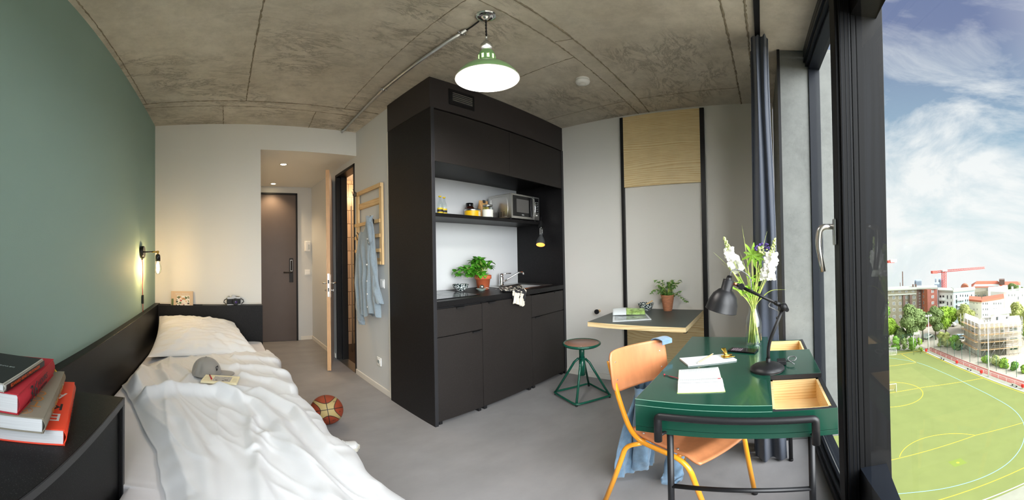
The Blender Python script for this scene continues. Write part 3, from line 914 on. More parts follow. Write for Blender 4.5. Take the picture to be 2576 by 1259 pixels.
def seg_dist(px_, py_, a, b):
    dx, dy = b[0] - a[0], b[1] - a[1]; L = dx * dx + dy * dy
    t = max(0, min(1, ((px_ - a[0]) * dx + (py_ - a[1]) * dy) / L))
    qx, qy = a[0] + dx * t, a[1] + dy * t
    return math.hypot(px_ - qx, py_ - qy)
_dt = {}
def duvet_top(x, y):
    key = (round(x, 4), round(y, 4))
    if key in _dt: return _dt[key]
    wx = x + 0.03 * nz(y * 2.4, x * 2, 5); wy = y + 0.04 * nz(x * 3, y * 2, 8)
    h = 0.045 + 0.016 * nz(x * 2.1 + 1.3, y * 1.6, 1.0)
    for pts, w_, a_ in FOLDS:
        d = min(seg_dist(wx, wy, p_, q_) for p_, q_ in zip(pts, pts[1:]))
        if d < w_ * 3: h += a_ * math.exp(-(d / w_) ** 2)
    r2 = 1 - abs(nz(wx * 5.5 + wy * 1.6, wy * 0.8, 11.0)) * 3
    h += 0.014 * max(0, r2) ** 3
    r3 = 1 - abs(nz(wx * 12 + wy * 5.5, wy * 1.6 - wx, 21.0)) * 3
    h += 0.006 * max(0, r3) ** 3
    h += 0.003 * nz(x * 17, y * 11, 9.0)
    # the top layer ends in a loose hem across the bed
    line = 1.84 + 0.25 * min(0, x + 0.15) - 0.25 * max(0, x - 0.05)
    d = line - wy
    h += 0.022 * sstep(-0.012, 0.02, d)
    _dt[key] = h
    return h
def duvet_z(x, y): return 0.505 + max(0.012, duvet_top(x, y))
def duv(u, v):
    y = lerp(0.70, 2.70, v)
    xl = left_edge(y) + 0.012 * nz(y * 9, 4.0)
    top_len = XR - xl
    hang = 0.40 * sstep(2.75, 2.1, y) + 0.06
    tot = top_len + hang
    s = u * tot
    if s <= top_len - 0.04:
        x = xl + s
        z = duvet_z(x, y)
    else:
        d = s - (top_len - 0.04)
        k_ = lerp(0.16, 0.0, sstep(1.0, 1.7, y)) * 1.0
        out = 0.055 + k_ * d / 0.4
        # round over the edge, then fall
        a = min(d / 0.09, PI / 2)
        x = XR - 0.04 + 0.06 * math.sin(a) + max(0, d - 0.14) * (0.06 + k_ * 1.8)
        z0 = duvet_z(XR - 0.04, y)
        z = z0 - 0.06 * (1 - math.cos(a)) - max(0, d - 0.14) * 0.95
        x += (0.014 * math.sin(y * 13 + 3.5 * nz(y * 2, 1)) + 0.018 * nz(y * 5, d * 2, 8)) * min(1, d / 0.12)
        z = max(z, 0.012)
    # hems taper to the sheet
    e = sstep(-0.01, 0.09, s)
    ey = min(sstep(0, 0.05, 2.70 - y), 1)
    if s <= top_len - 0.04:
        z = lerp(0.512, z, min(e, 1) * lerp(0.35, 1, ey))
    yy = y + 0.05 * nz(x * 4, 9.0) * sstep(2.2, 2.7, y) + (0.0 if x < 0.1 else 0.06 * sstep(0.1, 0.4, x) * sstep(2.2, 2.7, y))
    return Vector((x, yy, z))
dv = MB().mat('linen').grid(210, 260, duv, thick=0.006)
tag(dv.build('duvet'), 'rumpled white duvet spread over the bed and hanging off its open side', 'duvet')

# shelf cabinet at the foot of the bed
cb = thing('bedside_cabinet', 'black shelf cabinet with a thick grey edge at the foot of the bed', 'cabinet')
MB().mat('black_board').box(XG + 0.001, -0.292, YW + 0.04, 1.019, 0.835, LZ, 0.001).build('top_panel', parent=cb)
MB().mat('black_edge').box(-0.2915, -0.288, YW + 0.04, 1.019, 0.835, LZ, 0.0008).build('top_edge', parent=cb)
b = MB().mat('dark_board')
b.box(-0.312, -0.300, YW + 0.06, 1.0, 0.0, 0.834)
b.build('side_panel', parent=cb)
MB().mat('black_board').box(XG + 0.001, -0.292, 1.0, 1.019, 0.0, 0.834).build('back_panel', parent=cb)
MB().mat('black_edge').box(-0.2915, -0.288, 1.0, 1.019, 0.0, 0.834).build('back_edge', parent=cb)

# books on it ---------------------------------------------------------------
M['book_page'] = mat('book_pages', srgb(206, 210, 214), 0.8, var=0.12, vscale=300, stretch=(0.02, 0.02, 1))
def book(name, label, corner, ang, L, Wd, z0, th, cover, cov=0.003, hard=True, parts=()):
    """corner: near end of the spine; local x runs along the spine, local y away from it"""
    t = thing(name, label, 'book', (corner[0], corner[1], z0), ang, group='books stacked on the black cabinet')
    c_ = MB().mat(cover)
    c_.box(0, L, 0, Wd, 0, cov, 0.0008).box(0, L, 0, Wd, th - cov, th, 0.0008)
    # rounded spine
    pts = [(0 + 0.0, 0)] 
    n = 8
    prof = [(0.004 - 0.010 * math.sin(PI * i / n), th * i / n) for i in range(n + 1)]
    def sp(u, v):
        y = 0.004 - 0.008 * math.sin(PI * u); z = th * u
        return Vector((v * L, y, z))
    c_.grid(9, 2, sp, thick=0.0015)
    cvo = c_.build('cover', parent=t)
    MB().mat('book_page').box(0.004, L - 0.004, 0.004, Wd - 0.005, cov, th - cov).build('page_block', parent=t)
    return t, cvo
M['bk_red'] = mat('red_orange_cover', srgb(232, 70, 42), 0.45)
M['bk_taupe'] = mat('taupe_cloth', srgb(134, 128, 114), 0.85, bump=0.3, bscale=900)
M['bk_crim'] = mat('crimson_cloth', srgb(176, 38, 52), 0.8, bump=0.3, bscale=900)
M['bk_black'] = mat('black_cover', srgb(34, 34, 36), 0.45)
M['bk_grey'] = mat('grey_board_edge', srgb(176, 174, 166), 0.6)
M['gold_ink'] = mat('bronze_ink', srgb(176, 122, 62), 0.5)
M['orange_ink'] = mat('orange_ink', srgb(226, 96, 40), 0.5)
def sp_ang(a, b): return math.atan2(b[1] - a[1], b[0] - a[0])
A = sp_ang((-0.318, 0.667), (-0.441, 0.994))
t, cv = book('book', 'bright red-orange book, lowest of the stack on the black cabinet', (-0.322, 0.672), A, 0.335, 0.26, LZ, 0.046, 'bk_red')
text('KOTTBULLAR', 0.030, (0.13, -0.0055, 0.023), (R(90), 0, 0), 'ink', parent=t, sx=1.1)
text('E', 0.060, (0.070, 0.014, 0.0464), (0, 0, PI / 2), 'paper', parent=t, align='LEFT')
text('K', 0.060, (0.135, 0.014, 0.0464), (0, 0, PI / 2), 'ink', parent=t, align='LEFT')
text('AL', 0.060, (0.215, 0.014, 0.0464), (0, 0, PI / 2), 'paper', parent=t, align='LEFT')
A = sp_ang((-0.347, 0.624), (-0.462, 0.965))
t, cv = book('book', 'taupe cloth-bound book with bronze lettering, under the crimson book', (-0.352, 0.632), A, 0.345, 0.25, LZ + 0.0465, 0.042, 'bk_taupe')
for k, w_ in enumerate(('The', 'Gu', 'Go')):
    text(w_, 0.046, (0.078 + k * 0.036, 0.018, 0.0424), (0, 0, PI / 2), 'gold_ink', parent=t, align='LEFT')
text('The Guide to Good', 0.024, (0.17, -0.0055, 0.021), (R(90), 0, 0), 'gold_ink', parent=t)
mk = MB().mat('gold_ink').tube([(0.035 + 0.018 * math.cos(a * PI / 16), 0.05 + 0.018 * math.sin(a * PI / 16), 0.0425) for a in range(32)], 0.0008, seg=4, closed=True)
mk.build('round_emblem', parent=t)
text('W', 0.02, (0.035, 0.05, 0.0424), (0, 0, PI / 2), 'gold_ink', parent=t)
A = sp_ang((-0.403, 0.612), (-0.478, 0.93))
t, cv = book('book', 'thick crimson cloth book with a yellow ribbon, third in the stack', (-0.405, 0.617), A, 0.30, 0.20, LZ + 0.089, 0.054, 'bk_crim')
text('36', 0.062, (0.09, -0.0062, 0.027), (R(90), 0, R(0)), 'ink', parent=t)
text('HOURS', 0.026, (0.165, -0.0062, 0.034), (R(90), 0, 0), 'ink', parent=t)
text('125 WEEKENDS', 0.011, (0.165, -0.0062, 0.014), (R(90), 0, 0), 'ink', parent=t)
MB().mat(mat('yellow_ribbon', srgb(226, 184, 60), 0.5)).tube([(0.30, 0.02, 0.03), (0.325, 0.012, 0.022), (0.34, 0.0, -0.005), (0.335, -0.01, -0.03), (0.31, -0.018, -0.05)], 0.0025, seg=6).tube([(0.30, 0.03, 0.03), (0.33, 0.015, 0.01), (0.355, -0.005, -0.03), (0.35, -0.02, -0.06)], 0.0025, seg=6).build('ribbon', parent=t)
A = sp_ang((-0.433, 0.602), (-0.463, 0.83))
t, cv = book('book', 'slim black book with grey board edges, topmost of the stack', (-0.436, 0.606), A, 0.225, 0.165, LZ + 0.1435, 0.022, 'bk_grey')
MB().mat('bk_black').box(0.002, 0.223, 0.004, 0.16, 0.0222, 0.0226).box(0.003, 0.222, -0.0055, -0.0045, 0.003, 0.019).build('cover_print', parent=t)
text('EDWARD BEHR S PRUFUNGEN', 0.012, (0.105, -0.0058, 0.011), (R(90), 0, 0), 'orange_ink', parent=t)
text('BER', 0.035, (0.045, 0.10, 0.0228), (0, 0, PI / 2), 'grey_ink', parent=t)
text('PRU', 0.035, (0.08, 0.10, 0.0228), (0, 0, PI / 2), 'orange_ink', parent=t)
text('DIE KUNST DER PAUSE', 0.010, (0.12, 0.085, 0.0228), (0, 0, PI / 2), 'grey_ink', parent=t)

# cap, notebook and pencil on the duvet ------------------------------------
def dz(pts): return max(duvet_z(x, y) for x, y in pts)
M['cap_cloth'] = mat('grey_cap_cotton', srgb(138, 134, 128), 0.9, bump=0.3, bscale=600, sheen=0.3)
zc = dz([(-0.09 + 0.09 * math.cos(a), 2.12 + 0.08 * math.sin(a)) for a in range(6)]) - 0.003
cp = thing('baseball_cap', 'grey flat-brimmed cap lying on the duvet below the pillow', 'cap', (-0.088, 2.12, zc), R(-8))
def crown(u, v):
    a = u * 2 * PI
    h = v
    r = math.sqrt(max(0, 1 - h ** 2.3))
    x = 0.092 * r * math.cos(a); y = 0.080 * r * math.sin(a); z = 0.115 * h
    # dents in the soft back panels
    d = 0.020 * math.exp(-((a - 3.6) / 0.35) ** 2) * math.sin(PI * min(1, h * 1.05)) + 0.012 * math.exp(-((a - 4.35) / 0.22) ** 2) * math.sin(PI * h)
    k_ = 1 - d / 0.09
    seam = 0.0012 * abs(math.sin(a * 3))
    return Vector((x * k_ * (1 + seam * 8), y * k_ * (1 + seam * 8), z))
MB().mat('cap_cloth').grid(72, 24, crown, closed_u=True, thick=0.0015).build('crown', parent=cp)
def brim(u, v):
    a = lerp(-1.25, 1.25, u)
    r0 = Vector((0.092 * math.cos(a), 0.08 * math.sin(a), 0.003))
    tip = Vector((0.09 + 0.085 * math.cos(a) ** 0.6 * v if math.cos(a) > 0 else 0.09, 0.08 * math.sin(a) * (1 + 0.02 * v), 0.006))
    p = r0.lerp(Vector((0.092 * math.cos(a) + 0.082 * max(0, math.cos(a)) ** 0.45, 0.083 * math.sin(a), 0.010 - 0.010 * (math.sin(a)) ** 2)), v)
    return p
MB().mat('cap_cloth').grid(30, 10, brim, thick=0.003).build('brim', parent=cp)
MB().mat('cap_cloth').sphere((0, 0, 0.116), 0.006, sz=0.5).build('button', parent=cp)
pt = MB().mat('ink').box(0.0865, 0.0885, -0.035, -0.002, 0.030, 0.058, 0.0005); pt.mat('paper').box(0.0883, 0.089, -0.026, -0.02, 0.044, 0.052)
pt.build('label_patch', parent=cp, rot=(0, R(-8), R(-14)))

nbc = [(-0.13, 1.95), (-0.09, 2.03), (0.12, 2.0), (0.05, 1.86)]
zn = dz([(lerp(-0.10, 0.07, i / 5), lerp(1.90, 1.99, j / 4)) for i in range(6) for j in range(5)]) + 0.001
nb = thing('sketchbook', 'open cream sketchbook page with a grey drawing lying before the cap', 'book', (-0.005, 1.942, zn), R(-12))
MB().mat('cream').box(-0.095, 0.105, -0.06, 0.06, 0.0, 0.012, 0.001).build('page_block', parent=nb)
M['sketch_grey'] = mat('sketch_grey', srgb(176, 172, 166), 0.7, var=0.2, vscale=60)
q = MB().mat('sketch_grey').box(-0.035, 0.065, -0.042, 0.040, 0.012, 0.0124)
q.mat('ink').box(-0.02, -0.008, -0.03, -0.022, 0.0124, 0.0127).box(0.018, 0.03, -0.034, -0.026, 0.0124, 0.0127).box(0.03, 0.05, -0.02, -0.012, 0.0124, 0.0127)
for k in range(4): q.box(-0.088, -0.05, -0.035 + k * 0.018, -0.034 + k * 0.018, 0.012, 0.0123).box(0.075, 0.098, -0.03 + k * 0.015, -0.029 + k * 0.015, 0.012, 0.0123)
q.build('drawing', parent=nb)
pc = thing('pencil', 'short red pencil lying on the cream sketchbook', 'pencil', (-0.055, 1.955, zn + 0.017), R(100))
MB().mat('red').cyl((-0.045, 0, 0), (0.035, 0, 0), 0.004, seg=6).build('shaft', parent=pc)
MB().mat('ink').cyl((0.035, 0, 0), (0.043, 0, 0), 0.004, seg=8).mat('cream').cyl((-0.045, 0, 0), (-0.055, 0, 0), 0.004, 0.0008, seg=8).build_split('pencil_end', parent=pc)

# magazine-like book and camera on the headboard ledge ---------------------
hs = thing('photo_book', 'beige picture book titled Home Stories leaning on the wall above the bed', 'book', (-0.372, 3.33, 0.853), 0, rot=(R(-10), 0, 0))
M['beige_cover'] = mat('beige_cover', srgb(206, 180, 148), 0.5)
MB().mat('beige_cover').box(-0.108, 0.108, 0.0, 0.012, -0.035, 0.135, 0.001).build('cover', parent=hs)
text('Home Stories', 0.022, (0.0, -0.0006, 0.108), (R(90), 0, 0), 'paper', parent=hs, sx=1.05)
q = MB(); rnd = random.Random(5)
cols = [srgb(70, 92, 40), srgb(40, 50, 26), srgb(120, 130, 60), srgb(214, 150, 90), srgb(180, 60, 40), srgb(230, 225, 215), srgb(225, 200, 190), srgb(60, 44, 36)]
cm = [mat('cover_print_%s' % n_, c_, 0.5) for n_, c_ in zip('abcdefgh', cols)]
q.mat(cm[5]).box(-0.05, 0.075, -0.0008, 0, -0.033, 0.092)
for i in range(70):
    x, z = rnd.uniform(-0.05, 0.066), rnd.uniform(-0.03, 0.084)
    wgt = [3, 3, 2, 1, 1, 1, 1, 1] if z > 0.03 or x < 0 else [1, 1, 1, 1, 0, 3, 4, 2]
    q.mat(rnd.choices(cm, wgt)[0]); s_ = rnd.uniform(0.003, 0.010)
    q.box(x - s_, x + s_, -0.0012 - i * 0.000003, 0, z - s_ * 0.8, z + s_ * 0.8)
q.mat(cm[5]).box(-0.105, -0.078, -0.0008, 0, 0.05, 0.055).mat(cm[0]).box(-0.103, -0.082, -0.0009, 0, -0.02, 0.06)
q.build('cover_picture', parent=hs)
cmr = thing('film_camera', 'old silver and black film camera with a strap on the bed ledge', 'camera', (0.128, 3.345, 0.8525), R(8))
MB().mat('black').box(-0.066, 0.066, -0.018, 0.018, 0.006, 0.062, 0.004).build('body', parent=cmr)
q = MB().mat('steel').box(-0.067, 0.067, -0.019, 0.019, 0.058, 0.078, 0.004).box(-0.067, 0.067, -0.019, 0.019, 0, 0.010, 0.002)
q.prism([(-0.024, 0.07), (0.024, 0.07), (0.014, 0.096), (-0.014, 0.096)], -0.02, 0.014, Matrix.Rotation(PI / 2, 4, 'X'), 0.002)
q.cyl((-0.048, 0, 0.078), (-0.048, 0, 0.088), 0.011).cyl((0.045, 0, 0.078), (0.045, 0, 0.086), 0.012).cyl((0.028, 0.0, 0.078), (0.028, 0.0, 0.084), 0.006)
q.build('top_plate', parent=cmr)
q = MB().mat('black').cyl((0.012, -0.018, 0.034), (0.012, -0.055, 0.034), 0.032, seg=28).cyl((0.012, -0.055, 0.034), (0.012, -0.066, 0.034), 0.029, 0.027, seg=28)
q.mat(mat('coated_lens', srgb(70, 50, 110), 0.05)).sphere((0.012, -0.060, 0.034), 0.018, sy=0.45)
q.build('lens', parent=cmr)
q = MB().mat('black')
for s in (-1, 1): q.tube([(s * 0.067, 0, 0.062), (s * 0.092, -0.01, 0.05), (s * 0.098, -0.012, 0.03), (s * 0.075, -0.014, 0.012)], 0.004, seg=8)
q.build_split('strap', parent=cmr)

# wall lamp above the bed ---------------------------------------------------
sc_ = thing('wall_lamp', 'black and brass wall lamp with a bare glowing bulb over the bed', 'lamp', (XG, 2.765, 1.36))
MB().mat('black_gloss').cyl((0.0, 0, 0), (0.024, 0, 0), 0.052, seg=32).cyl((0.024, 0, 0), (0.030, 0, 0), 0.052, 0.048, seg=32).build('wall_plate', parent=sc_)
MB().mat('black').cyl((0.03, 0, 0.002), (0.095, 0, 0.002), 0.0055).mat('brass').cyl((0.095, 0, 0.002), (0.135, 0, 0.002), 0.0065).sphere((0.143, 0, 0.002), 0.010).cyl((0.143, 0, -0.002), (0.143, 0, -0.02), 0.006).build('arm', parent=sc_)
MB().mat('black_gloss').lathe([(0.0, 0.0), (0.014, -0.002), (0.019, -0.012), (0.021, -0.035), (0.021, -0.058), (0.0, -0.058)], (0.143, 0, -0.016)).build('lamp_holder', parent=sc_)
MB().mat('clear_glass').lathe([(0.013, -0.072), (0.016, -0.09), (0.026, -0.118), (0.029, -0.14), (0.024, -0.165), (0.012, -0.178), (0.0, -0.181)], (0.143, 0, 0)).build('bulb_glass', parent=sc_)
M['filament'] = mat('filament_glow', (1, 0.8, 0.4), emit=(1.0, 0.62, 0.26), estr=420.0)
q = MB().mat('filament')
for k in range(6):
    a = k * PI / 3; q.cyl((0.143 + 0.006 * math.cos(a), 0.006 * math.sin(a), -0.085), (0.143 + 0.011 * math.cos(a), 0.011 * math.sin(a), -0.15), 0.0016, seg=6)
q.build('filament', parent=sc_)
L = bpy.data.lights.new('wall_lamp_light', 'POINT'); L.energy = 2.6; L.color = (1.0, 0.66, 0.32); L.shadow_soft_size = 0.022
lo = bpy.data.objects.new('wall_lamp_light', L); COL.objects.link(lo); lo.parent = sc_; lo.location = (0.143, 0, -0.12)
q = MB().mat('black').cyl((0.012, 0.0, -0.05), (0.012, 0.0, -0.064), 0.007)
q.build('cord_grip', parent=sc_)
MB().mat(mat('red_cord', srgb(206, 30, 30), 0.6)).tube([(0.012, 0.0, -0.062), (0.014, 0.012, -0.12), (0.014, 0.012, -0.2), (0.012, 0.006, -0.28), (0.012, 0.016, -0.36), (0.012, 0.03, -0.46), (0.012, 0.03, -0.499)], 0.0028, seg=8).build('cord', parent=sc_)
MB().mat('black').box(0.004, 0.020, 0.012, 0.034, -0.43, -0.355, 0.004).build('cord_switch', parent=sc_)
# ================================================================== ceiling fittings
PX_, PY_ = 1.176, 1.180
pd = thing('pendant_lamp', 'green enamel pendant lamp with a glowing white inside hanging from the concrete ceiling', 'lamp', (PX_, PY_, 0))
MB().mat('chrome').lathe([(0.0, CEI), (0.052, CEI), (0.053, CEI - 0.006), (0.046, CEI - 0.010), (0.040, CEI - 0.004), (0.034, CEI - 0.014), (0.026, CEI - 0.010), (0.018, CEI - 0.022), (0.008, CEI - 0.036), (0.0, CEI - 0.036)]).build('ceiling_rose', parent=pd)
q = MB().mat('black')
for s in (0, PI):
    q.tube([(0.0025 * math.cos(s + k * 0.55), 0.0025 * math.sin(s + k * 0.55), CEI - 0.034 - k * 0.0042) for k in range(42)], 0.0026, seg=6)
q.build('cord', parent=pd)
MB().mat('galv').lathe([(0.0, 2.535), (0.006, 2.535), (0.008, 2.505), (0.014, 2.500), (0.018, 2.490), (0.028, 2.480), (0.030, 2.462), (0.026, 2.458), (0.0, 2.458)]).build('lamp_holder', parent=pd)
M['enamel_green'] = mat('sage_enamel', srgb(124, 164, 108), 0.28, coat=0.4)
M['enamel_white'] = mat('white_enamel_inside', srgb(250, 246, 240), 0.5, emit=(1.0, 0.95, 0.90), estr=0.15)
Z0 = 2.247
dome = [(0.157, 0.0), (0.156, 0.006), (0.146, 0.025), (0.126, 0.052), (0.098, 0.076), (0.070, 0.093), (0.052, 0.102), (0.045, 0.110), (0.043, 0.120)]
MB().mat('enamel_green').lathe([(r, Z0 + z) for r, z in dome], seg=64).build('lamp_shade', parent=pd)
MB().mat('enamel_white').lathe([(r - 0.003, Z0 + z - 0.001) for r, z in dome], seg=64).build('shade_lining', parent=pd)
MB().mat('trim_white').tube([(0.157 * math.cos(a * PI / 32), 0.157 * math.sin(a * PI / 32), Z0) for a in range(64)], 0.0022, seg=6, closed=True).build('shade_rim', parent=pd)
# neck with arched slots: posts between the openings, ring above
q = MB().mat('enamel_green')
for k in range(10):
    a = 2 * PI * k / 10
    q.box(-0.0075, 0.0075, -0.0012, 0.0012, Z0 + 0.118, Z0 + 0.152, M4=Matrix.Rotation(a + PI / 2, 4, 'Z') @ Matrix.Translation((0, -0.042, 0)))
q.lathe([(0.042, Z0 + 0.150), (0.040, Z0 + 0.165), (0.034, Z0 + 0.180), (0.026, Z0 + 0.190)], seg=40)
q.build('vented_neck', parent=pd)
M['bulb_glow'] = mat('bulb_glow', (1, 1, 1), emit=(1.0, 0.93, 0.84), estr=9.0)
MB().mat('bulb_glow').sphere((0, 0, Z0 + 0.085), 0.030, sz=1.3).build('bulb', parent=pd)
L = bpy.data.lights.new('pendant_light', 'POINT'); L.energy = 24; L.color = (1.0, 0.96, 0.92); L.shadow_soft_size = 0.05
lo = bpy.data.objects.new('pendant_light', L); COL.objects.link(lo); lo.parent = pd; lo.location = (0, 0, Z0 + 0.035)

cd = thing('conduit_pipe', 'galvanised cable conduit running over the ceiling to the pendant lamp', 'pipe')
MB().mat('galv').tube([(1.187, 1.335, 2.682), (1.199, 2.30, 2.682), (1.262, 3.388, 2.682)], 0.0115, seg=14).build('pipe', parent=cd)
for y, x in ((1.375, 1.188), (2.30, 1.199), (3.325, 1.258)):
    q = MB().mat('chrome').cyl((x, y - 0.009, 2.682), (x, y + 0.009, 2.682), 0.0145, seg=16)
    q.box(x - 0.026, x - 0.012, y - 0.008, y + 0.008, 2.678, 2.686, 0.001).box(x + 0.012, x + 0.026, y - 0.008, y + 0.008, 2.678, 2.686, 0.001).cyl((x, y, 2.69), (x, y, 2.7), 0.004)
    q.cyl((x - 0.020, y, 2.672), (x - 0.020, y, 2.69), 0.003).cyl((x + 0.020, y, 2.672), (x + 0.020, y, 2.69), 0.003)
    q.build('pipe_clamp', parent=cd)
MB().mat('black').tube([(1.187, 1.345, 2.682), (1.185, 1.29, 2.684), (1.180, 1.235, 2.69)], 0.005, seg=8).build('cable_end', parent=cd)

sd = thing('smoke_detector', 'round white smoke detector on the concrete ceiling', 'smoke detector', (2.188, 1.222, CEI))
MB().mat('white_plastic').lathe([(0.050, 0.0), (0.052, -0.012), (0.053, -0.020)], seg=40).lathe([(0.053, -0.020), (0.054, -0.028), (0.050, -0.040), (0.030, -0.046), (0.0, -0.047)], seg=40).build('housing', parent=sd)
q = MB().mat('trim_white').tube([(0.022 * math.cos(a * PI / 16), 0.022 * math.sin(a * PI / 16), -0.0475) for a in range(32)], 0.0012, seg=4, closed=True)
q.build('test_button', parent=sd)
MB().mat('grey_ink').lathe([(0.0535, -0.019), (0.0540, -0.0215)], seg=40).build('vent_gap', parent=sd)

# ================================================================== coat rack, shirt, sockets on the bathroom wall
rk = thing('coat_rack', 'pine slatted wall rack with black hooks beside the bathroom door', 'coat rack')
XW = XB
for y in (2.765, 3.305):
    MB().mat('pine_post').box(XW - 0.034, XW - 0.012, y - 0.024, y + 0.024, 1.24, 1.985, 0.001).build('post', parent=rk)
for z, h_, xo in ((1.966, 0.019, 0.034), (1.83, 0.028, 0.016), (1.640, 0.016, 0.032), (1.505, 0.016, 0.032), (1.370, 0.016, 0.032), (1.255, 0.014, 0.030)):
    y1 = 3.36 if z < 1.8 and z > 1.3 else 3.329
    MB().mat('pine_rack').box(XW - xo - 0.010, XW - xo + 0.010, 2.742 if z > 1.9 else 2.77, y1, z - h_, z + h_, 0.001).build('slat', parent=rk)
MB().mat('pine_rack').box(XW - 0.012, XW, 2.80, 3.28, 1.80, 1.86).box(XW - 0.012, XW, 2.80, 3.28, 1.27, 1.30).build_split('wall_batten', parent=rk)
for y, z in ((3.300, 1.966), (2.885, 1.640), (3.205, 1.505)):
    q = MB().mat('black').box(XW - 0.050, XW - 0.043, y - 0.008, y + 0.008, z - 0.022, z + 0.022, 0.001)
    q.tube([(XW - 0.048, y, z - 0.018), (XW - 0.075, y, z - 0.022), (XW - 0.090, y, z + 0.030)], 0.0038, seg=8)
    q.tube([(XW - 0.048, y, z + 0.016), (XW - 0.078, y + 0.004, z + 0.055)], 0.0038, seg=8)
    q.build('hook', parent=rk)

M['shirt_cloth'] = mat('blue_grey_linen', srgb(138, 152, 162), 0.9, var=0.10, vscale=90, bump=0.5, bscale=420, sheen=0.4)
shp = thing('shirt', 'blue-grey linen shirt hanging by its collar from a rack hook', 'shirt')
def tabv(tab, v):
    for (a, b), (c_, d) in zip(tab, tab[1:]):
        if v <= c_: return lerp(b, d, sstep(a, c_, v) if False else max(0, (v - a) / (c_ - a)))
    return tab[-1][1]
ZT, ZB = 1.665, 0.76
yl = [(0, 2.935), (0.06, 2.965), (0.14, 3.05), (0.25, 3.13), (0.4, 3.17), (0.7, 3.17), (1.0, 3.12)]
yr = [(0, 2.875), (0.06, 2.85), (0.14, 2.825), (0.3, 2.815), (0.5, 2.775), (0.75, 2.73), (1.0, 2.70)]
def shirt(u, v):
    a = u * 2 * PI
    L_, R_ = tabv(yl, v), tabv(yr, v)
    cy_, hw = (L_ + R_) / 2, (L_ - R_) / 2
    dep = 0.022 + 0.020 * sstep(0, 0.3, v)
    y = cy_ + hw * math.cos(a)
    x = XW - 0.074 + dep * math.sin(a) * 1.0
    fold = 0.012 * math.sin(y * 62 + 5 * v + 3 * nz(y * 4, v * 2)) * sstep(0.05, 0.4, v) + 0.010 * nz(y * 16, v * 5, 4) + 0.004 * nz(y * 50, v * 22, 2)
    x += fold * (1 if math.sin(a) < 0 else 0.4)
    z = lerp(ZT, ZB, v)
    z += (0.075 * (y - 2.9) / 0.25 - 0.02) * -0.4 * sstep(0.7, 1, v) + 0.02 * math.sin(y * 25) * sstep(0.8, 1, v)
    return Vector((min(x, XW - 0.048 if z > 1.24 else XW - 0.006), y, z))
MB().mat('shirt_cloth').grid(120, 110, shirt, closed_u=True).build('shirt_body', parent=shp)
def sleeve(path, r0, r1, sq, seed):
    def fn(u, v):
        p_ = [Vector(q_) for q_ in path]; t = v * (len(p_) - 1); i = min(int(t), len(p_) - 2); c_ = p_[i].lerp(p_[i + 1], t - i)
        a = u * 2 * PI; r = lerp(r0, r1, v)
        w_ = 1 + 0.14 * math.sin(a * 3 + v * 9 + seed) + 0.22 * nz(a, v * 7, seed)
        return c_ + Vector((math.sin(a) * r * sq * w_, math.cos(a) * r * w_, 0.012 * nz(a * 2, v * 8, seed)))
    return fn
MB().mat('shirt_cloth').grid(40, 70, sleeve([(XW - 0.085, 3.06, 1.55), (XW - 0.085, 3.14, 1.35), (XW - 0.088, 3.175, 1.05), (XW - 0.085, 3.165, 0.80), (XW - 0.082, 3.12, 0.69)], 0.045, 0.052, 0.55, 2), closed_u=True).build('sleeve', parent=shp)
MB().mat('shirt_cloth').grid(40, 70, sleeve([(XW - 0.080, 2.86, 1.48), (XW - 0.085, 2.83, 1.25), (XW - 0.082, 2.78, 1.05), (XW - 0.080, 2.715, 0.90)], 0.035, 0.05, 0.6, 5), closed_u=True).build('sleeve', parent=shp)
MB().mat('shirt_cloth').grid(40, 12, sleeve([(XW - 0.085, 3.118, 0.70), (XW - 0.082, 3.095, 0.645)], 0.052, 0.047, 0.6, 3), closed_u=True).build('cuff', parent=shp)
def collar(u, v):
    a = lerp(-0.2, PI + 0.2, u)
    return Vector((XW - 0.080 - 0.036 * math.sin(a) * 1.0 - 0.006 * v, 2.895 + 0.05 * math.cos(a) + lerp(-0.004, 0.0, v) * 6, 1.690 - 0.055 * v - 0.030 * math.sin(a) * (0.5 + v)))
MB().mat('shirt_cloth').grid(30, 8, collar, thick=0.002).tube([(XW - 0.10, 2.90, 1.685), (XW - 0.112, 2.84, 1.58), (XW - 0.118, 2.80, 1.46), (XW - 0.112, 2.835, 1.42)], 0.010, seg=8, radii=[0.018, 0.022, 0.02, 0.006]).build('collar', parent=shp)
for z, y in ((1.475, 2.855), (1.44, 2.825), (1.24, 2.88), (1.09, 2.875), (0.97, 2.872), (0.85, 2.87)):
    MB().mat('white_plastic').cyl((XW - 0.128, y, z), (XW - 0.108, y, z), 0.0065, seg=12).build('button', parent=shp)

def socket(parent_name, label, loc, rz, gangs=1):
    t = thing('wall_socket', label, 'socket', loc, rz)
    w_ = 0.0405 + (gangs - 1) * 0.0355
    MB().mat('white_plastic').box(-w_, w_, -0.010, -0.0005, -0.0405, 0.0405, 0.002).build('cover_frame', parent=t)
    for k in range(gangs):
        cx = (k - (gangs - 1) / 2) * 0.071
        q = MB().mat('white_plastic').cyl((cx, -0.010, 0), (cx, -0.0135, 0), 0.024, seg=28)
        q.mat('grey_ink').cyl((cx, -0.0134, 0), (cx, -0.0139, 0), 0.0195, seg=24)
        q.mat('ink').cyl((cx - 0.009, -0.0138, 0), (cx - 0.009, -0.0143, 0), 0.0026, seg=8).cyl((cx + 0.009, -0.0138, 0), (cx + 0.009, -0.0143, 0), 0.0026, seg=8)
        q.build('socket_insert', parent=t)
    return t
socket('s', 'single white wall socket low on the wall next to the kitchen housing', (XW, 2.886, 0.303), -PI / 2)
t = thing('light_switch', 'white light switch half hidden behind the hanging shirt', 'switch', (XW, 2.80, 1.065), -PI / 2)
MB().mat('white_plastic').box(-0.0405, 0.0405, -0.010, -0.0005, -0.0405, 0.0405, 0.002).build('frame', parent=t)
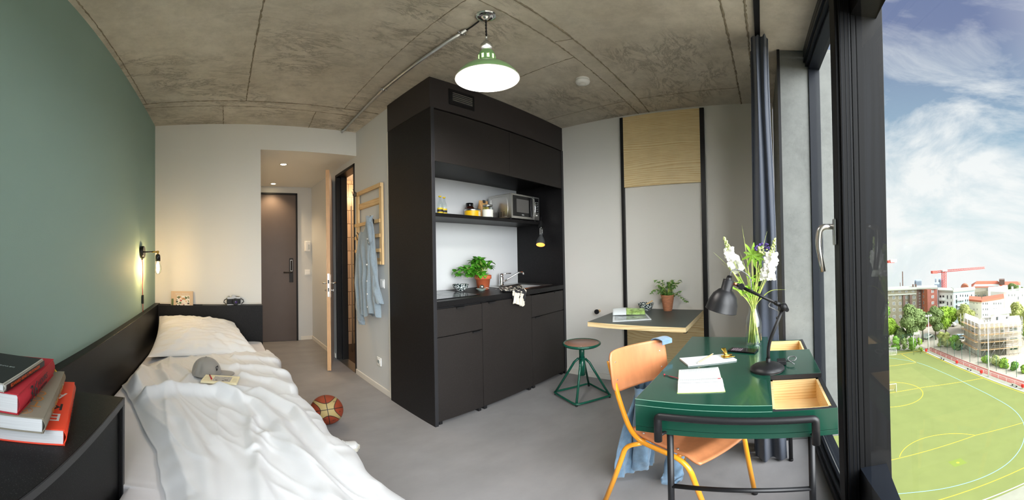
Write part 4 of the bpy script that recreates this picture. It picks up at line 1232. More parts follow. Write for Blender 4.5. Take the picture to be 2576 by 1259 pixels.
MB().mat('white_plastic').box(-0.028, 0.028, -0.014, -0.010, -0.028, 0.028, 0.002).build('rocker', parent=t)
socket('s', 'double white wall socket behind the basil in the kitchen niche', (2.265, KB, 1.115), 0, 2)

# ================================================================== things on the kitchen shelf
SH = 1.6582
def bottle(x, y, label):
    t = thing('tonic_bottle', label, 'bottle', (x, y, SH), group='small bottles on the kitchen shelf')
    MB().mat('clear_glass').lathe([(0.0, 0.001), (0.024, 0.001), (0.026, 0.006), (0.026, 0.095), (0.022, 0.118), (0.012, 0.145), (0.0105, 0.175)], seg=24).build('glass', parent=t)
    MB().mat('bk_yellow').lathe([(0.0262, 0.025), (0.0264, 0.026), (0.0264, 0.075), (0.0262, 0.076)], seg=24).mat('ink').lathe([(0.0266, 0.040), (0.0266, 0.060)], seg=24).build('label_band', parent=t)
    MB().mat('bk_yellow').lathe([(0.0105, 0.172), (0.0135, 0.173), (0.0135, 0.184), (0.0, 0.186)], seg=20).build('cap', parent=t)
M['bk_yellow'] = mat('yellow_label', srgb(236, 204, 50), 0.5)
bottle(1.80, 2.42, 'clear tonic bottle with a yellow cap standing slightly to the front on the shelf')
bottle(1.868, 2.45, 'clear tonic bottle with a yellow cap on the side nearer the yellow tin')
tn = thing('yellow_tin', 'round yellow tin with a silver lid on the kitchen shelf', 'tin', (2.125, 2.36, SH))
MB().mat(mat('tin_yellow', srgb(240, 190, 20), 0.4)).lathe([(0, 0.001), (0.072, 0.001), (0.073, 0.004), (0.073, 0.066)], seg=40).build('body', parent=tn)
MB().mat('steel').lathe([(0.076, 0.062), (0.077, 0.066), (0.077, 0.074), (0.070, 0.080), (0.0, 0.084)], seg=40).build('lid', parent=tn)
q = MB().mat('cream')
for k, a in enumerate((-1.25, -1.0)):
    q.box(-0.016, 0.016, -0.0005, 0.0005, 0.014, 0.055, M4=Matrix.Rotation(a + PI / 2, 4, 'Z') @ Matrix.Translation((0, -0.0735, 0)))
q.build('paper_label', parent=tn)
jr = thing('brown_jar', 'dark brown glass jar behind the yellow tin', 'jar', (2.215, 2.50, SH))
MB().mat(mat('amber_glass', srgb(52, 22, 14), 0.08, coat=0.6)).lathe([(0, 0.001), (0.050, 0.001), (0.052, 0.01), (0.052, 0.100), (0.044, 0.120), (0.034, 0.128)], seg=32).build('body', parent=jr)
MB().mat('black_gloss').lathe([(0.036, 0.128), (0.037, 0.130), (0.037, 0.160), (0.034, 0.163), (0.0, 0.163)], seg=32).build('lid', parent=jr)
bg_ = thing('coffee_bag', 'brown paper bag folded over with a black clip behind the glass jar', 'bag', (2.345, 2.44, SH))
M['kraft'] = mat('kraft_paper', srgb(206, 160, 104), 0.8, var=0.08, bump=0.4, bscale=90)
def bag(u, v):
    a = u * 2 * PI; e = 0.35
    cx, cy_ = math.cos(a), math.sin(a)
    px2 = math.copysign(abs(cx) ** e, cx) * 0.056; py2 = math.copysign(abs(cy_) ** e, cy_) * lerp(0.034, 0.006, sstep(0.55, 1, v))
    return Vector((px2 + 0.003 * nz(a * 2, v * 6), py2 + 0.004 * nz(a * 3, v * 5, 3), v * 0.19 + 0.001))
MB().mat('kraft').grid(48, 24, bag, closed_u=True).build('paper_bag', parent=bg_)
MB().mat('black').box(-0.018, 0.018, -0.014, -0.006, 0.165, 0.197, 0.002).build('clip', parent=bg_)
MB().mat(mat('floral_label', srgb(220, 200, 90), 0.5, var=0.6, vscale=90)).box(-0.038, 0.030, -0.0375, -0.036, 0.085, 0.150).build('label_sticker', parent=bg_)
gj = thing('glass_jar', 'clear glass jar with a white paper label and grey lid', 'jar', (2.285, 2.32, SH))
MB().mat('clear_glass').lathe([(0, 0.001), (0.048, 0.001), (0.051, 0.006), (0.051, 0.095), (0.046, 0.108), (0.042, 0.112), (0.042, 0.120)], seg=32).build('glass', parent=gj)
MB().mat('petal').lathe([(0.0515, 0.012), (0.0518, 0.013), (0.0518, 0.082), (0.0515, 0.083)], seg=32).build('label_band', parent=gj)
MB().mat('galv').lathe([(0.044, 0.116), (0.046, 0.118), (0.046, 0.130), (0.0, 0.133)], seg=32).build('lid', parent=gj)

mw = thing('microwave_oven', 'silver microwave oven with a dark window on the kitchen shelf', 'microwave', (0, 0, SH))
X0, X1, Y0_, Y1_, H0, H1 = 2.488, 2.935, 2.20, 2.515, 0.012, 0.258
MB().mat('steel').box(X0 + 0.002, X1 - 0.002, Y0_ + 0.022, Y1_, H0, H1, 0.004).build('body', parent=mw)
q = MB().mat('black')
for r_i in range(4):
    for c_i in range(5):
        y = 2.29 + c_i * 0.036; z = 0.035 + r_i * 0.013
        q.box(X0 - 0.0004, X0 + 0.004, y, y + 0.022, z, z + 0.005)
q.build('side_vent', parent=mw)
MB().mat('steel').tube(fillet([(X0 + 0.001, 2.26, 0.03), (X0 + 0.001, 2.48, 0.03), (X0 + 0.001, 2.48, 0.235), (X0 + 0.001, 2.26, 0.235), (X0 + 0.001, 2.245, 0.10), (X0 + 0.001, 2.26, 0.03)], 0.03), 0.0018, seg=6).build('side_panel_bead', parent=mw)
dr = MB().mat('steel').box(X0, X0 + 0.352, Y0_, Y0_ + 0.022, H0, H1, 0.003).build('door', parent=mw)
MB().mat('black_gloss').box(X0 + 0.022, X0 + 0.325, Y0_ - 0.002, Y0_, H0 + 0.022, H1 - 0.018, 0.001).build('window', parent=dr)
MB().mat(mat('oven_mesh_window', srgb(92, 90, 88), 0.3)).box(X0 + 0.075, X0 + 0.265, Y0_ - 0.003, Y0_ - 0.002, H0 + 0.062, H1 - 0.05).build('mesh_panel', parent=dr)
text('teka', 0.020, (X0 + 0.17, Y0_ - 0.003, H0 + 0.040), (R(90), 0, 0), 'paper', name='logo', parent=dr, sx=1.1)
MB().mat('chrome').tube([(X0 + 0.335, Y0_ + 0.002, H0 + 0.02), (X0 + 0.338, Y0_ - 0.022, H0 + 0.04), (X0 + 0.340, Y0_ - 0.028, 0.135), (X0 + 0.338, Y0_ - 0.022, H1 - 0.03), (X0 + 0.335, Y0_ + 0.002, H1 - 0.012)], 0.006, seg=10).build('handle', parent=dr)
MB().mat('steel').box(X0 + 0.354, X1, Y0_, Y0_ + 0.022, H0, H1, 0.003).build('control_panel', parent=mw)
q = MB().mat('black_gloss').box(X0 + 0.366, X1 - 0.014, Y0_ - 0.0015, Y0_, H0 + 0.085, H1 - 0.014)
q.mat('paper')
for k in range(6):
    for j in range(2): q.box(X0 + 0.375 + j * 0.030, X0 + 0.393 + j * 0.030, Y0_ - 0.0025, Y0_, 0.108 + k * 0.018, 0.112 + k * 0.018)
q.build('key_pad', parent=mw)
MB().mat('steel').cyl((X0 + 0.400, Y0_, 0.062), (X0 + 0.400, Y0_ - 0.020, 0.062), 0.019, seg=24).build('dial', parent=mw)
MB().mat('black').cyl((X0 + 0.03, Y0_ + 0.04, 0), (X0 + 0.03, Y0_ + 0.04, 0.014), 0.012).cyl((X1 - 0.03, Y0_ + 0.04, 0), (X1 - 0.03, Y0_ + 0.04, 0.014), 0.012).cyl((X0 + 0.03, Y1_ - 0.03, 0), (X0 + 0.03, Y1_ - 0.03, 0.014), 0.012).cyl((X1 - 0.03, Y1_ - 0.03, 0), (X1 - 0.03, Y1_ - 0.03, 0.014), 0.012).build_split('foot', parent=mw)

# clamp spotlight at the end of the shelf
cl_ = thing('clamp_lamp', 'dark grey clamp spotlight with a warm inside fixed to the shelf end', 'lamp', (2.955, 2.195, 0))
q = MB().mat('black').box(-0.012, 0.012, -0.006, 0.012, 1.60, 1.668, 0.002).box(-0.010, 0.010, -0.004, 0.06, 1.660, 1.667).cyl((0, 0.03, 1.60), (0, 0.03, 1.628), 0.004)
q.cyl((0, 0, 1.668), (0, 0, 1.712), 0.003).cyl((-0.008, 0, 1.700), (0.008, 0, 1.700), 0.003)
q.build('clamp', parent=cl_)
q = MB().mat('steel').box(-0.020, -0.015, -0.008, 0.008, 1.515, 1.580, 0.001).box(0.015, 0.020, -0.008, 0.008, 1.515, 1.580, 0.001).box(-0.02, 0.02, -0.008, 0.008, 1.575, 1.59, 0.002).cyl((0, 0, 1.585), (0, 0, 1.61), 0.006).cyl((-0.028, 0, 1.525), (0.028, 0, 1.525), 0.004)
q.build('yoke', parent=cl_)
hd_ = MB().mat(mat('dark_grey_shade', srgb(72, 74, 76), 0.45))
HM = Matrix.Translation((0, 0, 1.53)) @ Matrix.Rotation(R(24), 4, 'Y') @ Matrix.Rotation(R(-12), 4, 'X')
hd_.lathe([(0.0, 0.0), (0.016, -0.002), (0.018, -0.03), (0.028, -0.05), (0.042, -0.085), (0.047, -0.135)], seg=32, M4=HM)
hd_.build('lamp_shade', parent=cl_)
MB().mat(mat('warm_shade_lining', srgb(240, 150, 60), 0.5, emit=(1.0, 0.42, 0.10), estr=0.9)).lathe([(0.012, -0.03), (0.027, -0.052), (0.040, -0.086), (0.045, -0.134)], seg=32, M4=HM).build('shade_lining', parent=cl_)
MB().mat(mat('warm_bulb', (1, .7, .4), emit=(1.0, 0.55, 0.2), estr=14.0)).sphere(tuple(HM @ Vector((0, 0, -0.075))), 0.017).build('bulb', parent=cl_)

# ================================================================== things on the worktop
def leafmesh(mb, base, d, up, L, w_, curl=0.25, n=5, fold=0.12, wave=0.0):
    """a single leaf: pointed oval, folded along its midrib and bending down"""
    d = d.normalized(); side = d.cross(up)
    if side.length < 1e-3: side = Vector((1, 0, 0))
    side.normalize(); nn = side.cross(d).normalized()
    t = bmesh.new(); rows = []
    for i in range(n + 1):
        s = i / n; ww = w_ * (math.sin(PI * min(1, s * 0.94 + 0.06)) ** 0.75) * 0.5
        c_ = base + d * (L * s) + nn * (-curl * L * s * s)
        rows.append((t.verts.new(c_ - side * ww + nn * fold * ww * 1.4), t.verts.new(c_), t.verts.new(c_ + side * ww + nn * fold * ww * 1.4)))
    for a, b in zip(rows, rows[1:]):
        t.faces.new((a[0], a[1], b[1], b[0])); t.faces.new((a[1], a[2], b[2], b[1]))
    mb._add(t, True)
bs = thing('potted_basil', 'bushy green basil in a terracotta pot on the worktop', 'potted plant', (2.27, 2.385, WT))
MB().mat('terracotta').lathe([(0, 0.001), (0.052, 0.001), (0.055, 0.004), (0.070, 0.100), (0.078, 0.100), (0.081, 0.104), (0.081, 0.134), (0.078, 0.137), (0.072, 0.137), (0.070, 0.122)], seg=40).build('pot', parent=bs)
MB().mat('soil').lathe([(0, 0.124), (0.071, 0.122)], seg=24).build('soil', parent=bs)
rnd = random.Random(3); lf = MB().mat('leaf'); st = MB().mat('stem')
for k in range(44):
    a = rnd.uniform(0, 2 * PI); r = rnd.uniform(0.0, 0.05)
    b0 = Vector((r * math.cos(a), r * math.sin(a), 0.12))
    left = k % 2
    tip = Vector((rnd.gauss(-0.13 if left else 0.01, 0.055), rnd.gauss(0.0, 0.05), rnd.uniform(0.15, 0.225) if left else rnd.uniform(0.19, 0.30)))
    tip.x = max(-0.245, min(0.12, tip.x))
    mid = b0.lerp(tip, 0.55) + Vector((0, 0, 0.03))
    st.tube([b0, mid, tip], 0.0018, seg=5)
    for j in range(7):
        an = rnd.uniform(0, 2 * PI); el = rnd.uniform(-0.7, 0.95)
        d = Vector((math.cos(an) * math.cos(el), math.sin(an) * math.cos(el), math.sin(el)))
        leafmesh(lf, tip + Vector((0, 0, -0.008 * (j // 3))), d, Vector((0, 0, 1)), rnd.uniform(0.040, 0.062), rnd.uniform(0.034, 0.050), 0.3, fold=0.22)
lf.build('foliage', parent=bs); st.build('stems', parent=bs)

M['splatter'] = mat('speckled_enamel', srgb(236, 238, 236), 0.2, coat=0.4)
_t = NT(M['splatter'].node_tree)
_co = _t.n('ShaderNodeTexCoord').outputs['Object']
_nz = _t.n('ShaderNodeTexNoise', ins={'Vector': _co, 'Scale': 85.0, 'Detail': 2.5, 'Distortion': 0.8}).outputs[0]
_cc = _t.mix(_t.ramp(_nz, [(0.47, 0.0), (0.50, 1.0)]), srgb(232, 236, 234), srgb(18, 42, 46))
_t.link(_cc, M['splatter'].node_tree.nodes['Principled BSDF'].inputs['Base Color'])
def bowl(label, loc, r, h):
    prof = [(0.0, 0.002), (r * 0.42, 0.0), (r * 0.5, 0.003), (r * 0.78, h * 0.35), (r * 0.94, h * 0.75), (r, h), (r * 1.02, h + 0.001), (r * 0.98, h + 0.002), (r * 0.91, h * 0.75), (r * 0.74, h * 0.38), (r * 0.4, 0.010), (0, 0.009)]
    return tag(MB().mat('splatter').lathe(prof, seg=40).build('enamel_bowl', loc=loc), label, 'bowl')
bowl('white and dark green speckled enamel bowl on the worktop next to the hob', (2.02, 2.42, WT + 0.0005), 0.076, 0.062)
ds = tag(MB().mat(mat('pale_green_dish', srgb(176, 196, 186), 0.3)).lathe([(0, 0.002), (0.026, 0.0), (0.030, 0.002), (0.048, 0.018), (0.050, 0.020), (0.047, 0.020), (0.028, 0.006), (0, 0.005)], seg=32).build('small_dish', loc=(2.165, 2.30, WT + 0.0005)), 'small pale green dish in front of the basil pot', 'dish')
ts = thing('tea_strainer', 'steel ball tea strainer resting on the small pale dish', 'tea strainer', (2.165, 2.30, WT))
MB().mat('steel').sphere((0.012, 0.004, 0.034), 0.021, u=16, v=10).build('mesh_ball', parent=ts)
MB().mat('steel').tube([(0.03, -0.005, 0.034), (0.09, -0.03, 0.014), (0.135, -0.05, 0.007)], 0.0016, seg=6).tube([(0.135 + 0.010 * math.cos(a), -0.055 + 0.010 * math.sin(a), 0.006) for a in [k * PI / 8 for k in range(16)]], 0.0016, seg=6, closed=True).build('chain', parent=ts)

M['towel_cloth'] = mat('patterned_towel', srgb(214, 206, 190), 0.9, bump=0.4, bscale=400)
_t = NT(M['towel_cloth'].node_tree)
_co = _t.n('ShaderNodeTexCoord').outputs['Object']
_nz = _t.n('ShaderNodeTexNoise', ins={'Vector': _co, 'Scale': 11.0, 'Detail': 1.5, 'Distortion': 1.2}).outputs[0]
_cc = _t.mix(_t.ramp(_nz, [(0.47, 0.0), (0.49, 1.0)]), srgb(214, 206, 190), srgb(40, 40, 42))
_t.link(_cc, M['towel_cloth'].node_tree.nodes['Principled BSDF'].inputs['Base Color'])
def towel(u, v):
    # v: from the sink rim forward over the front edge and down
    tot = v * 0.36
    xc = lerp(2.44, 2.285, sstep(0, 0.55, v)) 
    w_ = lerp(0.16, 0.095, sstep(0.2, 0.8, v))
    x = xc + (u - 0.5) * 2 * w_ * (1 if v < 0.6 else 0.9)
    if tot < 0.235: y = 2.205 - tot; z = WT + 0.012
    else: y = KY - 0.018; z = WT + 0.010 - (tot - 0.235)
    if 0.21 < tot < 0.26: y -= 0.006
    f_ = 0.009 * math.sin(u * 14 + v * 5) + 0.006 * nz(u * 6, v * 8, 3)
    if tot < 0.235: z += abs(f_) * 1.4
    else: y -= abs(f_) * 1.6; x += 0.012 * nz(v * 8, u * 3); z += 0.02 * math.sin(u * 5 + 1)
    return Vector((x, y, z))
tag(MB().mat('towel_cloth').grid(50, 50, towel, thick=0.002).build('dish_towel'), 'black and cream patterned dish towel hanging over the worktop edge by the sink', 'towel')
# ================================================================== fold-down table on the right wall
ft = thing('folding_wall_table', 'pine wall unit on black rails with its dark-topped table folded down', 'table')
for y0, y1 in ((1.270, 1.300), (0.490, 0.530)):
    q = MB().mat('black_metal').box(XT - 0.030, XT - 0.001, y0, y1, 0.02, 2.672, 0.001)
    for z in (0.45, 0.95, 1.25, 1.62, 1.95, 2.3, 2.5): q.cyl((XT - 0.033, (y0 + y1) / 2, z), (XT - 0.029, (y0 + y1) / 2, z), 0.005, seg=10)
    q.build('rail', parent=ft)
MB().mat('pine').box(XT - 0.026, XT - 0.002, 0.5305, 1.2695, 1.940, 2.672, 0.001).build('upper_panel', parent=ft)
MB().mat('pine').box(XT - 0.026, XT - 0.002, 0.5305, 1.2695, 0.08, 0.738, 0.001).build('lower_panel', parent=ft)
tt = MB().mat('pine').box(2.308, XT - 0.032, 0.530, 1.290, 0.742, 0.778, 0.001)
tto = tt.build('table_top', parent=ft)
MB().mat('green_top').box(2.310, XT - 0.032, 0.532, 1.288, 0.778, 0.7805).build('linoleum_surface', parent=tto)
for y in (0.56, 1.255):
    MB().mat('black_metal').box(2.42, XT - 0.03, y - 0.012, y + 0.012, 0.728, 0.742).build('bracket', parent=ft)
MB().mat('black_metal').box(2.40, 2.43, 0.545, 0.57, 0.715, 0.742).box(2.42, 2.45, 0.99, 1.02, 0.737, 0.742).build_split('latch', parent=ft)

wk = thing('coat_peg', 'round black-faced wooden coat knob on the grey wall', 'wall knob', (XT, 1.575, 0.728))
MB().mat('pine_rack').cyl((-0.001, 0, 0), (-0.052, 0, 0), 0.014, seg=20).build('stem', parent=wk)
MB().mat('black').cyl((-0.050, 0, 0), (-0.066, 0, 0), 0.024, seg=28).build('face', parent=wk)

# magazine, bowl and plant on the table top
TT = 0.7808
mg = thing('magazine', 'open magazine with a curled green garden page on the fold-down table', 'magazine', (0, 0, TT))
M['mag_page'] = mat('magazine_page', srgb(214, 220, 220), 0.25, coat=0.4)
M['mag_photo'] = mat('garden_photo', srgb(150, 180, 100), 0.25, var=0.6, vscale=28, coat=0.4)
M['mag_grey'] = mat('grey_photo', srgb(150, 158, 160), 0.25, var=0.5, vscale=14, coat=0.4)
A0, B0, C0, D0 = Vector((2.765, 1.320, 0)), Vector((2.365, 1.105, 0)), Vector((2.525, 0.850, 0)), Vector((2.870, 1.035, 0))
A0 = Vector((2.74, 1.275, 0))
def mquad(mb, a, b, c_, d, z0, z1):
    t = bmesh.new(); lo_ = [t.verts.new(p_ + Vector((0, 0, z0))) for p_ in (a, b, c_, d)]; hi = [t.verts.new(p_ + Vector((0, 0, z1))) for p_ in (a, b, c_, d)]
    t.faces.new(lo_[::-1]); t.faces.new(hi)
    for i in range(4): t.faces.new((lo_[i], lo_[(i + 1) % 4], hi[(i + 1) % 4], hi[i]))
    bmesh.ops.recalc_face_normals(t, faces=t.faces[:]); mb._add(t)
q = MB().mat('mag_page'); mquad(q, A0, B0, C0, D0, 0.0005, 0.006)
def inn(p_, s_): 
    c_ = (A0 + B0 + C0 + D0) / 4; return c_ + (p_ - c_) * s_
q.mat('mag_grey'); mquad(q, inn(A0, .9), inn(B0, .9), inn(C0, .9), inn(D0, .9), 0.006, 0.0063)
q.build('open_pages', parent=mg)
# curled leaf: rolls up from the middle
e1 = (B0 - A0); e2 = (D0 - A0).normalized()
def curl(u, v):
    a = lerp(0.05, PI * 0.97, v)
    w_ = (D0 - A0).length * 0.98
    dirn = e1.normalized()
    lift = 0.048 * (1 + 0.10 * math.sin(u * 5))
    return A0 + e2 * (u * w_) + dirn * (0.015 + 0.085 * (1 - math.cos(a)) * (1 + 0.12 * u)) + Vector((0, 0, 0.0065 + lift * math.sin(a)))
q = MB().mat('mag_photo').grid(12, 26, lambda u, v: curl(lerp(0.42, 1, u), v), thick=0.0008)
q.mat('mag_page').grid(12, 26, lambda u, v: curl(lerp(0, 0.42, u), v), thick=0.0008)
q.build('curled_page', parent=mg)
bowl('speckled black and white enamel bowl with a wooden peg on the fold-down table', (2.93, 1.035, TT + 0.0005), 0.073, 0.066)
pg = tag(MB().mat('pine_rack').box(-0.035, 0.035, -0.006, 0.006, -0.005, 0.005, 0.002).build('wooden_peg', loc=(2.925, 1.00, TT + 0.075), rot=(0.2, R(-28), R(-60))), 'small wooden clothes peg on the rim of the speckled bowl', 'peg')
pp = thing('potted_ivy', 'trailing green plant in a pale streaked terracotta pot on the fold-down table', 'potted plant', (2.955, 0.838, TT))
MB().mat('terracotta_pale').lathe([(0, 0.001), (0.036, 0.001), (0.039, 0.004), (0.060, 0.142), (0.062, 0.146), (0.057, 0.146), (0.054, 0.130)], seg=36).build('pot', parent=pp)
MB().mat('soil').lathe([(0, 0.134), (0.055, 0.130)], seg=24).build('soil', parent=pp)
rnd = random.Random(12); lf = MB().mat('leaf2'); st = MB().mat('stem')
def runner(pts, n, spread, sz):
    pts = [Vector(p_) for p_ in pts]; st.tube(pts, 0.0014, seg=5)
    for k in range(n):
        t = (k + 0.5) / n * (len(pts) - 1); i = min(int(t), len(pts) - 2); p_ = pts[i].lerp(pts[i + 1], t - i)
        an0 = rnd.uniform(0, 2 * PI)
        c_ = p_ + Vector((math.cos(an0), math.sin(an0), rnd.uniform(-0.3, 0.8))) * spread
        for j in range(5):
            an = an0 + (j - 2) * 0.75
            leafmesh(lf, c_, Vector((math.cos(an), math.sin(an), rnd.uniform(-0.5, 0.3))), Vector((0, 0, 1)), sz * rnd.uniform(0.7, 1.1) * (1.15 if j == 2 else 0.9), sz * 0.42, 0.35, n=4)
for k in range(34):
    an = rnd.uniform(0, 2 * PI); rr = rnd.uniform(0.05, 0.145); h_ = rnd.uniform(0.17, 0.285)
    dx, dy = math.cos(an) * rr * 0.5 - 0.01, math.sin(an) * rr
    if dx > 0.085: dx = 0.07
    runner([(0.02 * math.cos(an), 0.02 * math.sin(an), 0.13), (dx * 0.6, dy * 0.6, h_ * 0.9), (dx, dy, h_)], 3, 0.008, 0.032)
runner([(0, -0.03, 0.14), (-0.02, -0.09, 0.16), (-0.03, -0.13, 0.13), (-0.03, -0.165, 0.095), (-0.03, -0.19, 0.085)], 9, 0.006, 0.026)
runner([(0, 0.03, 0.14), (-0.02, 0.08, 0.20), (-0.03, 0.13, 0.19), (-0.03, 0.155, 0.15)], 6, 0.006, 0.028)
lf.build('foliage', parent=pp); st.build('stems', parent=pp)

# ================================================================== green swivel stool
so_ = thing('stool', 'green metal stool with a round wooden seat and square base', 'stool', (2.585, 1.508, 0))
CN = [(2.488, 1.749), (2.336, 1.427), (2.653, 1.263), (2.838, 1.583)]
CN = [((x - 2.585), (y - 1.508)) for x, y in CN]
q = MB().mat('stool_green')
loop = []
for i in range(4):
    a, b, c_ = Vector((*CN[i - 1], 0.024)), Vector((*CN[i], 0.024)), Vector((*CN[(i + 1) % 4], 0.024))
    p0, p1 = b + (a - b).normalized() * 0.04, b + (c_ - b).normalized() * 0.04
    for k in range(7):
        t = k / 6; loop.append(p0 * (1 - t) ** 2 + b * 2 * t * (1 - t) + p1 * t * t)
q.tube(loop, 0.0105, seg=12, closed=True)
q.build('base_ring', parent=so_)
for x, y in CN:
    v_ = Vector((x, y, 0)) * 0.93
    MB().mat('stool_green').tube([(v_.x, v_.y, 0.024), (v_.x * 0.28, v_.y * 0.28, 0.335), (v_.x * 0.12, v_.y * 0.12, 0.372)], 0.0105, seg=12).build('leg', parent=so_)
    MB().mat('black').cyl((v_.x, v_.y, 0), (v_.x, v_.y, 0.018), 0.010).build('foot', parent=so_)
MB().mat('stool_green').cyl((0, 0, 0.21), (0, 0, 0.385), 0.0265, seg=24).cyl((0, 0, 0.37), (0, 0, 0.495), 0.0235, seg=24).build('column', parent=so_)
q = MB().mat('stool_green').tube([(0.158 * math.cos(a * PI / 24), 0.158 * math.sin(a * PI / 24), 0.512) for a in range(48)], 0.0105, seg=12, closed=True)
q.cyl((0, 0, 0.494), (0, 0, 0.506), 0.15, seg=40)
q.build('seat_rim', parent=so_)
M['seat_wood'] = mat('reddish_ply_seat', srgb(166, 120, 100), 0.35, wood=(srgb(146, 100, 80), 'y', 4.0), var=0.1, coat=0.3)
q = MB().mat('seat_wood').lathe([(0.152, 0.507), (0.151, 0.517), (0.148, 0.519), (0, 0.519)], seg=48)
q.build('seat', parent=so_)
q = MB().mat('steel')
for k in range(4):
    a = k * PI / 2 + 0.5; q.cyl((0.125 * math.cos(a), 0.125 * math.sin(a), 0.519), (0.125 * math.cos(a), 0.125 * math.sin(a), 0.5205), 0.004, seg=10)
q.build_split('screw', parent=so_)

# ================================================================== basketball and sneaker on the floor
bk = thing('basketball', 'orange and cream basketball on the floor beside the bed', 'ball', (0.752, 2.395, 0.1215))
M['ball'] = mat('basketball_leather', srgb(150, 68, 34), 0.55, bump=0.5, bscale=500)
_t = NT(M['ball'].node_tree)
_co = _t.n('ShaderNodeTexCoord').outputs['Object']
# axes frame chosen so that the cream cross faces the room
fwd = Vector((-0.62, -2.395, 1.19)).normalized()
ux = Vector((0, 0, 1)).cross(fwd).normalized(); uy = fwd.cross(ux).normalized()
rot_ = R(8); ux, uy = ux * math.cos(rot_) + uy * math.sin(rot_), uy * math.cos(rot_) - ux * math.sin(rot_)
def dotn(v_): return _t.n('ShaderNodeVectorMath', operation='DOT_PRODUCT', ins={0: _co, 1: tuple(v_ / 0.12)}).outputs['Value']
a_, b_, c_ = dotn(ux), dotn(uy), dotn(fwd)
prod = _t.math('ABSOLUTE', _t.math('MULTIPLY', a_, b_))
ln1 = _t.math('ABSOLUTE', a_); ln2 = _t.math('ABSOLUTE', b_)
# cream zones along the diagonals, bounded by curved seams
aa, bb = _t.math('MULTIPLY', a_, a_), _t.math('MULTIPLY', b_, b_)
dd = _t.math('ABSOLUTE', _t.math('SUBTRACT', aa, bb))
qn = _t.math('SUBTRACT', dd, 0.165)
cream = _t.math('LESS_THAN', qn, 0.0)
seam = _t.math('LESS_THAN', _t.math('ABSOLUTE', qn), _t.math('MULTIPLY_ADD', _t.math('SQRT', _t.math('ADD', aa, bb)), 0.032, 0.004))
s2 = _t.math('LESS_THAN', ln1, 0.022); s3 = _t.math('LESS_THAN', ln2, 0.022)
sm = _t.math('MAXIMUM', seam, _t.math('MAXIMUM', s2, s3))
cc = _t.mix(cream, srgb(140, 58, 32), srgb(172, 152, 100))
cc = _t.mix(sm, cc, srgb(24, 20, 18))
_t.link(cc, M['ball'].node_tree.nodes['Principled BSDF'].inputs['Base Color'])
MB().mat('ball').sphere((0, 0, 0), 0.1205, u=48, v=28).build('ball_skin', parent=bk)
rndm = Matrix((ux, uy, fwd)).transposed().to_4x4()
for tx, ty, w_, s_ in ((0.062, 0.052, 'GF7', 0.016), (-0.035, -0.075, 'UN', 0.02), (0.030, -0.090, 'TEN', 0.016), (0.085, -0.03, 'M', 0.018)):
    zz_ = math.sqrt(max(0, 0.1212 ** 2 - tx * tx - ty * ty))
    p_ = ux * tx + uy * ty + fwd * zz_; n_ = p_.normalized()
    o = text(w_, s_, (0, 0, 0), (0, 0, 0), 'ink', name='print', parent=bk)
    xx = (ux - n_ * ux.dot(n_)).normalized(); yy = n_.cross(xx)
    mm = Matrix((xx, yy, n_)).transposed().to_4x4(); mm.translation = n_ * 0.1212
    o.matrix_local = mm

sn = thing('sneaker', 'white leather sneaker with loose laces sticking out from under the bed', 'shoe', (0.685, 1.985, 0), R(-14))
M['white_leather'] = mat('white_leather', srgb(226, 228, 228), 0.45)
def sole_outline(s):
    # s 0..1 heel to toe: half width
    return 0.034 + 0.016 * sstep(0.35, 0.8, s) - 0.046 * sstep(0.9, 1.0, s) ** 1.2 - 0.03 * sstep(0.08, 0.0, s)
def shoe(u, v):
    s = v; a = lerp(0, PI, u)
    w_ = max(0.002, sole_outline(s)) * 0.97
    top = lerp(0.092, 0.070, sstep(0.1, 0.4, s)) if s < 0.4 else lerp(0.070, 0.030, sstep(0.4, 0.78, s))
    top *= (1 - sstep(0.93, 1.0, s) * 0.75)
    x = -0.14 + 0.275 * s
    return Vector((x, w_ * math.cos(a), 0.022 + (top) * math.sin(a) ** 0.8))
MB().mat('white_leather').grid(30, 50, shoe).build('upper', parent=sn)
so2 = [(-0.14 + 0.283 * i / 30 - 0.003, sole_outline(i / 30) * 1.06) for i in range(31)]
MB().mat(mat('rubber_sole', srgb(214, 210, 196), 0.6)).prism(so2 + [(x, -y) for x, y in reversed(so2)], 0.0, 0.028, bev=0.002).build('sole', parent=sn)
q = MB().mat('white_leather')
for k in range(5):
    x = -0.035 + k * 0.022; z = 0.100 - k * 0.010
    q.tube([(x, -0.024, z - 0.012), (x + 0.004, 0, z + 0.004), (x + 0.008, 0.024, z - 0.012)], 0.0028, seg=6)
q.tube([(-0.03, 0.0, 0.105), (0.0, -0.02, 0.108), (0.03, -0.035, 0.085), (0.07, -0.047, 0.058), (0.090, -0.058, 0.030), (0.095, -0.066, 0.006), (0.075, -0.09, 0.003), (0.045, -0.115, 0.003), (0.02, -0.13, 0.003)], 0.0028, seg=6)
q.build('laces', parent=sn)
MB().mat('white_leather').grid(12, 10, lambda u, v: Vector((-0.075 + 0.10 * v, (u - 0.5) * 0.046, 0.112 - 0.050 * v + 0.012 * math.sin(PI * u) + 0.028 * (1 - v))), thick=0.003).build('tongue', parent=sn)
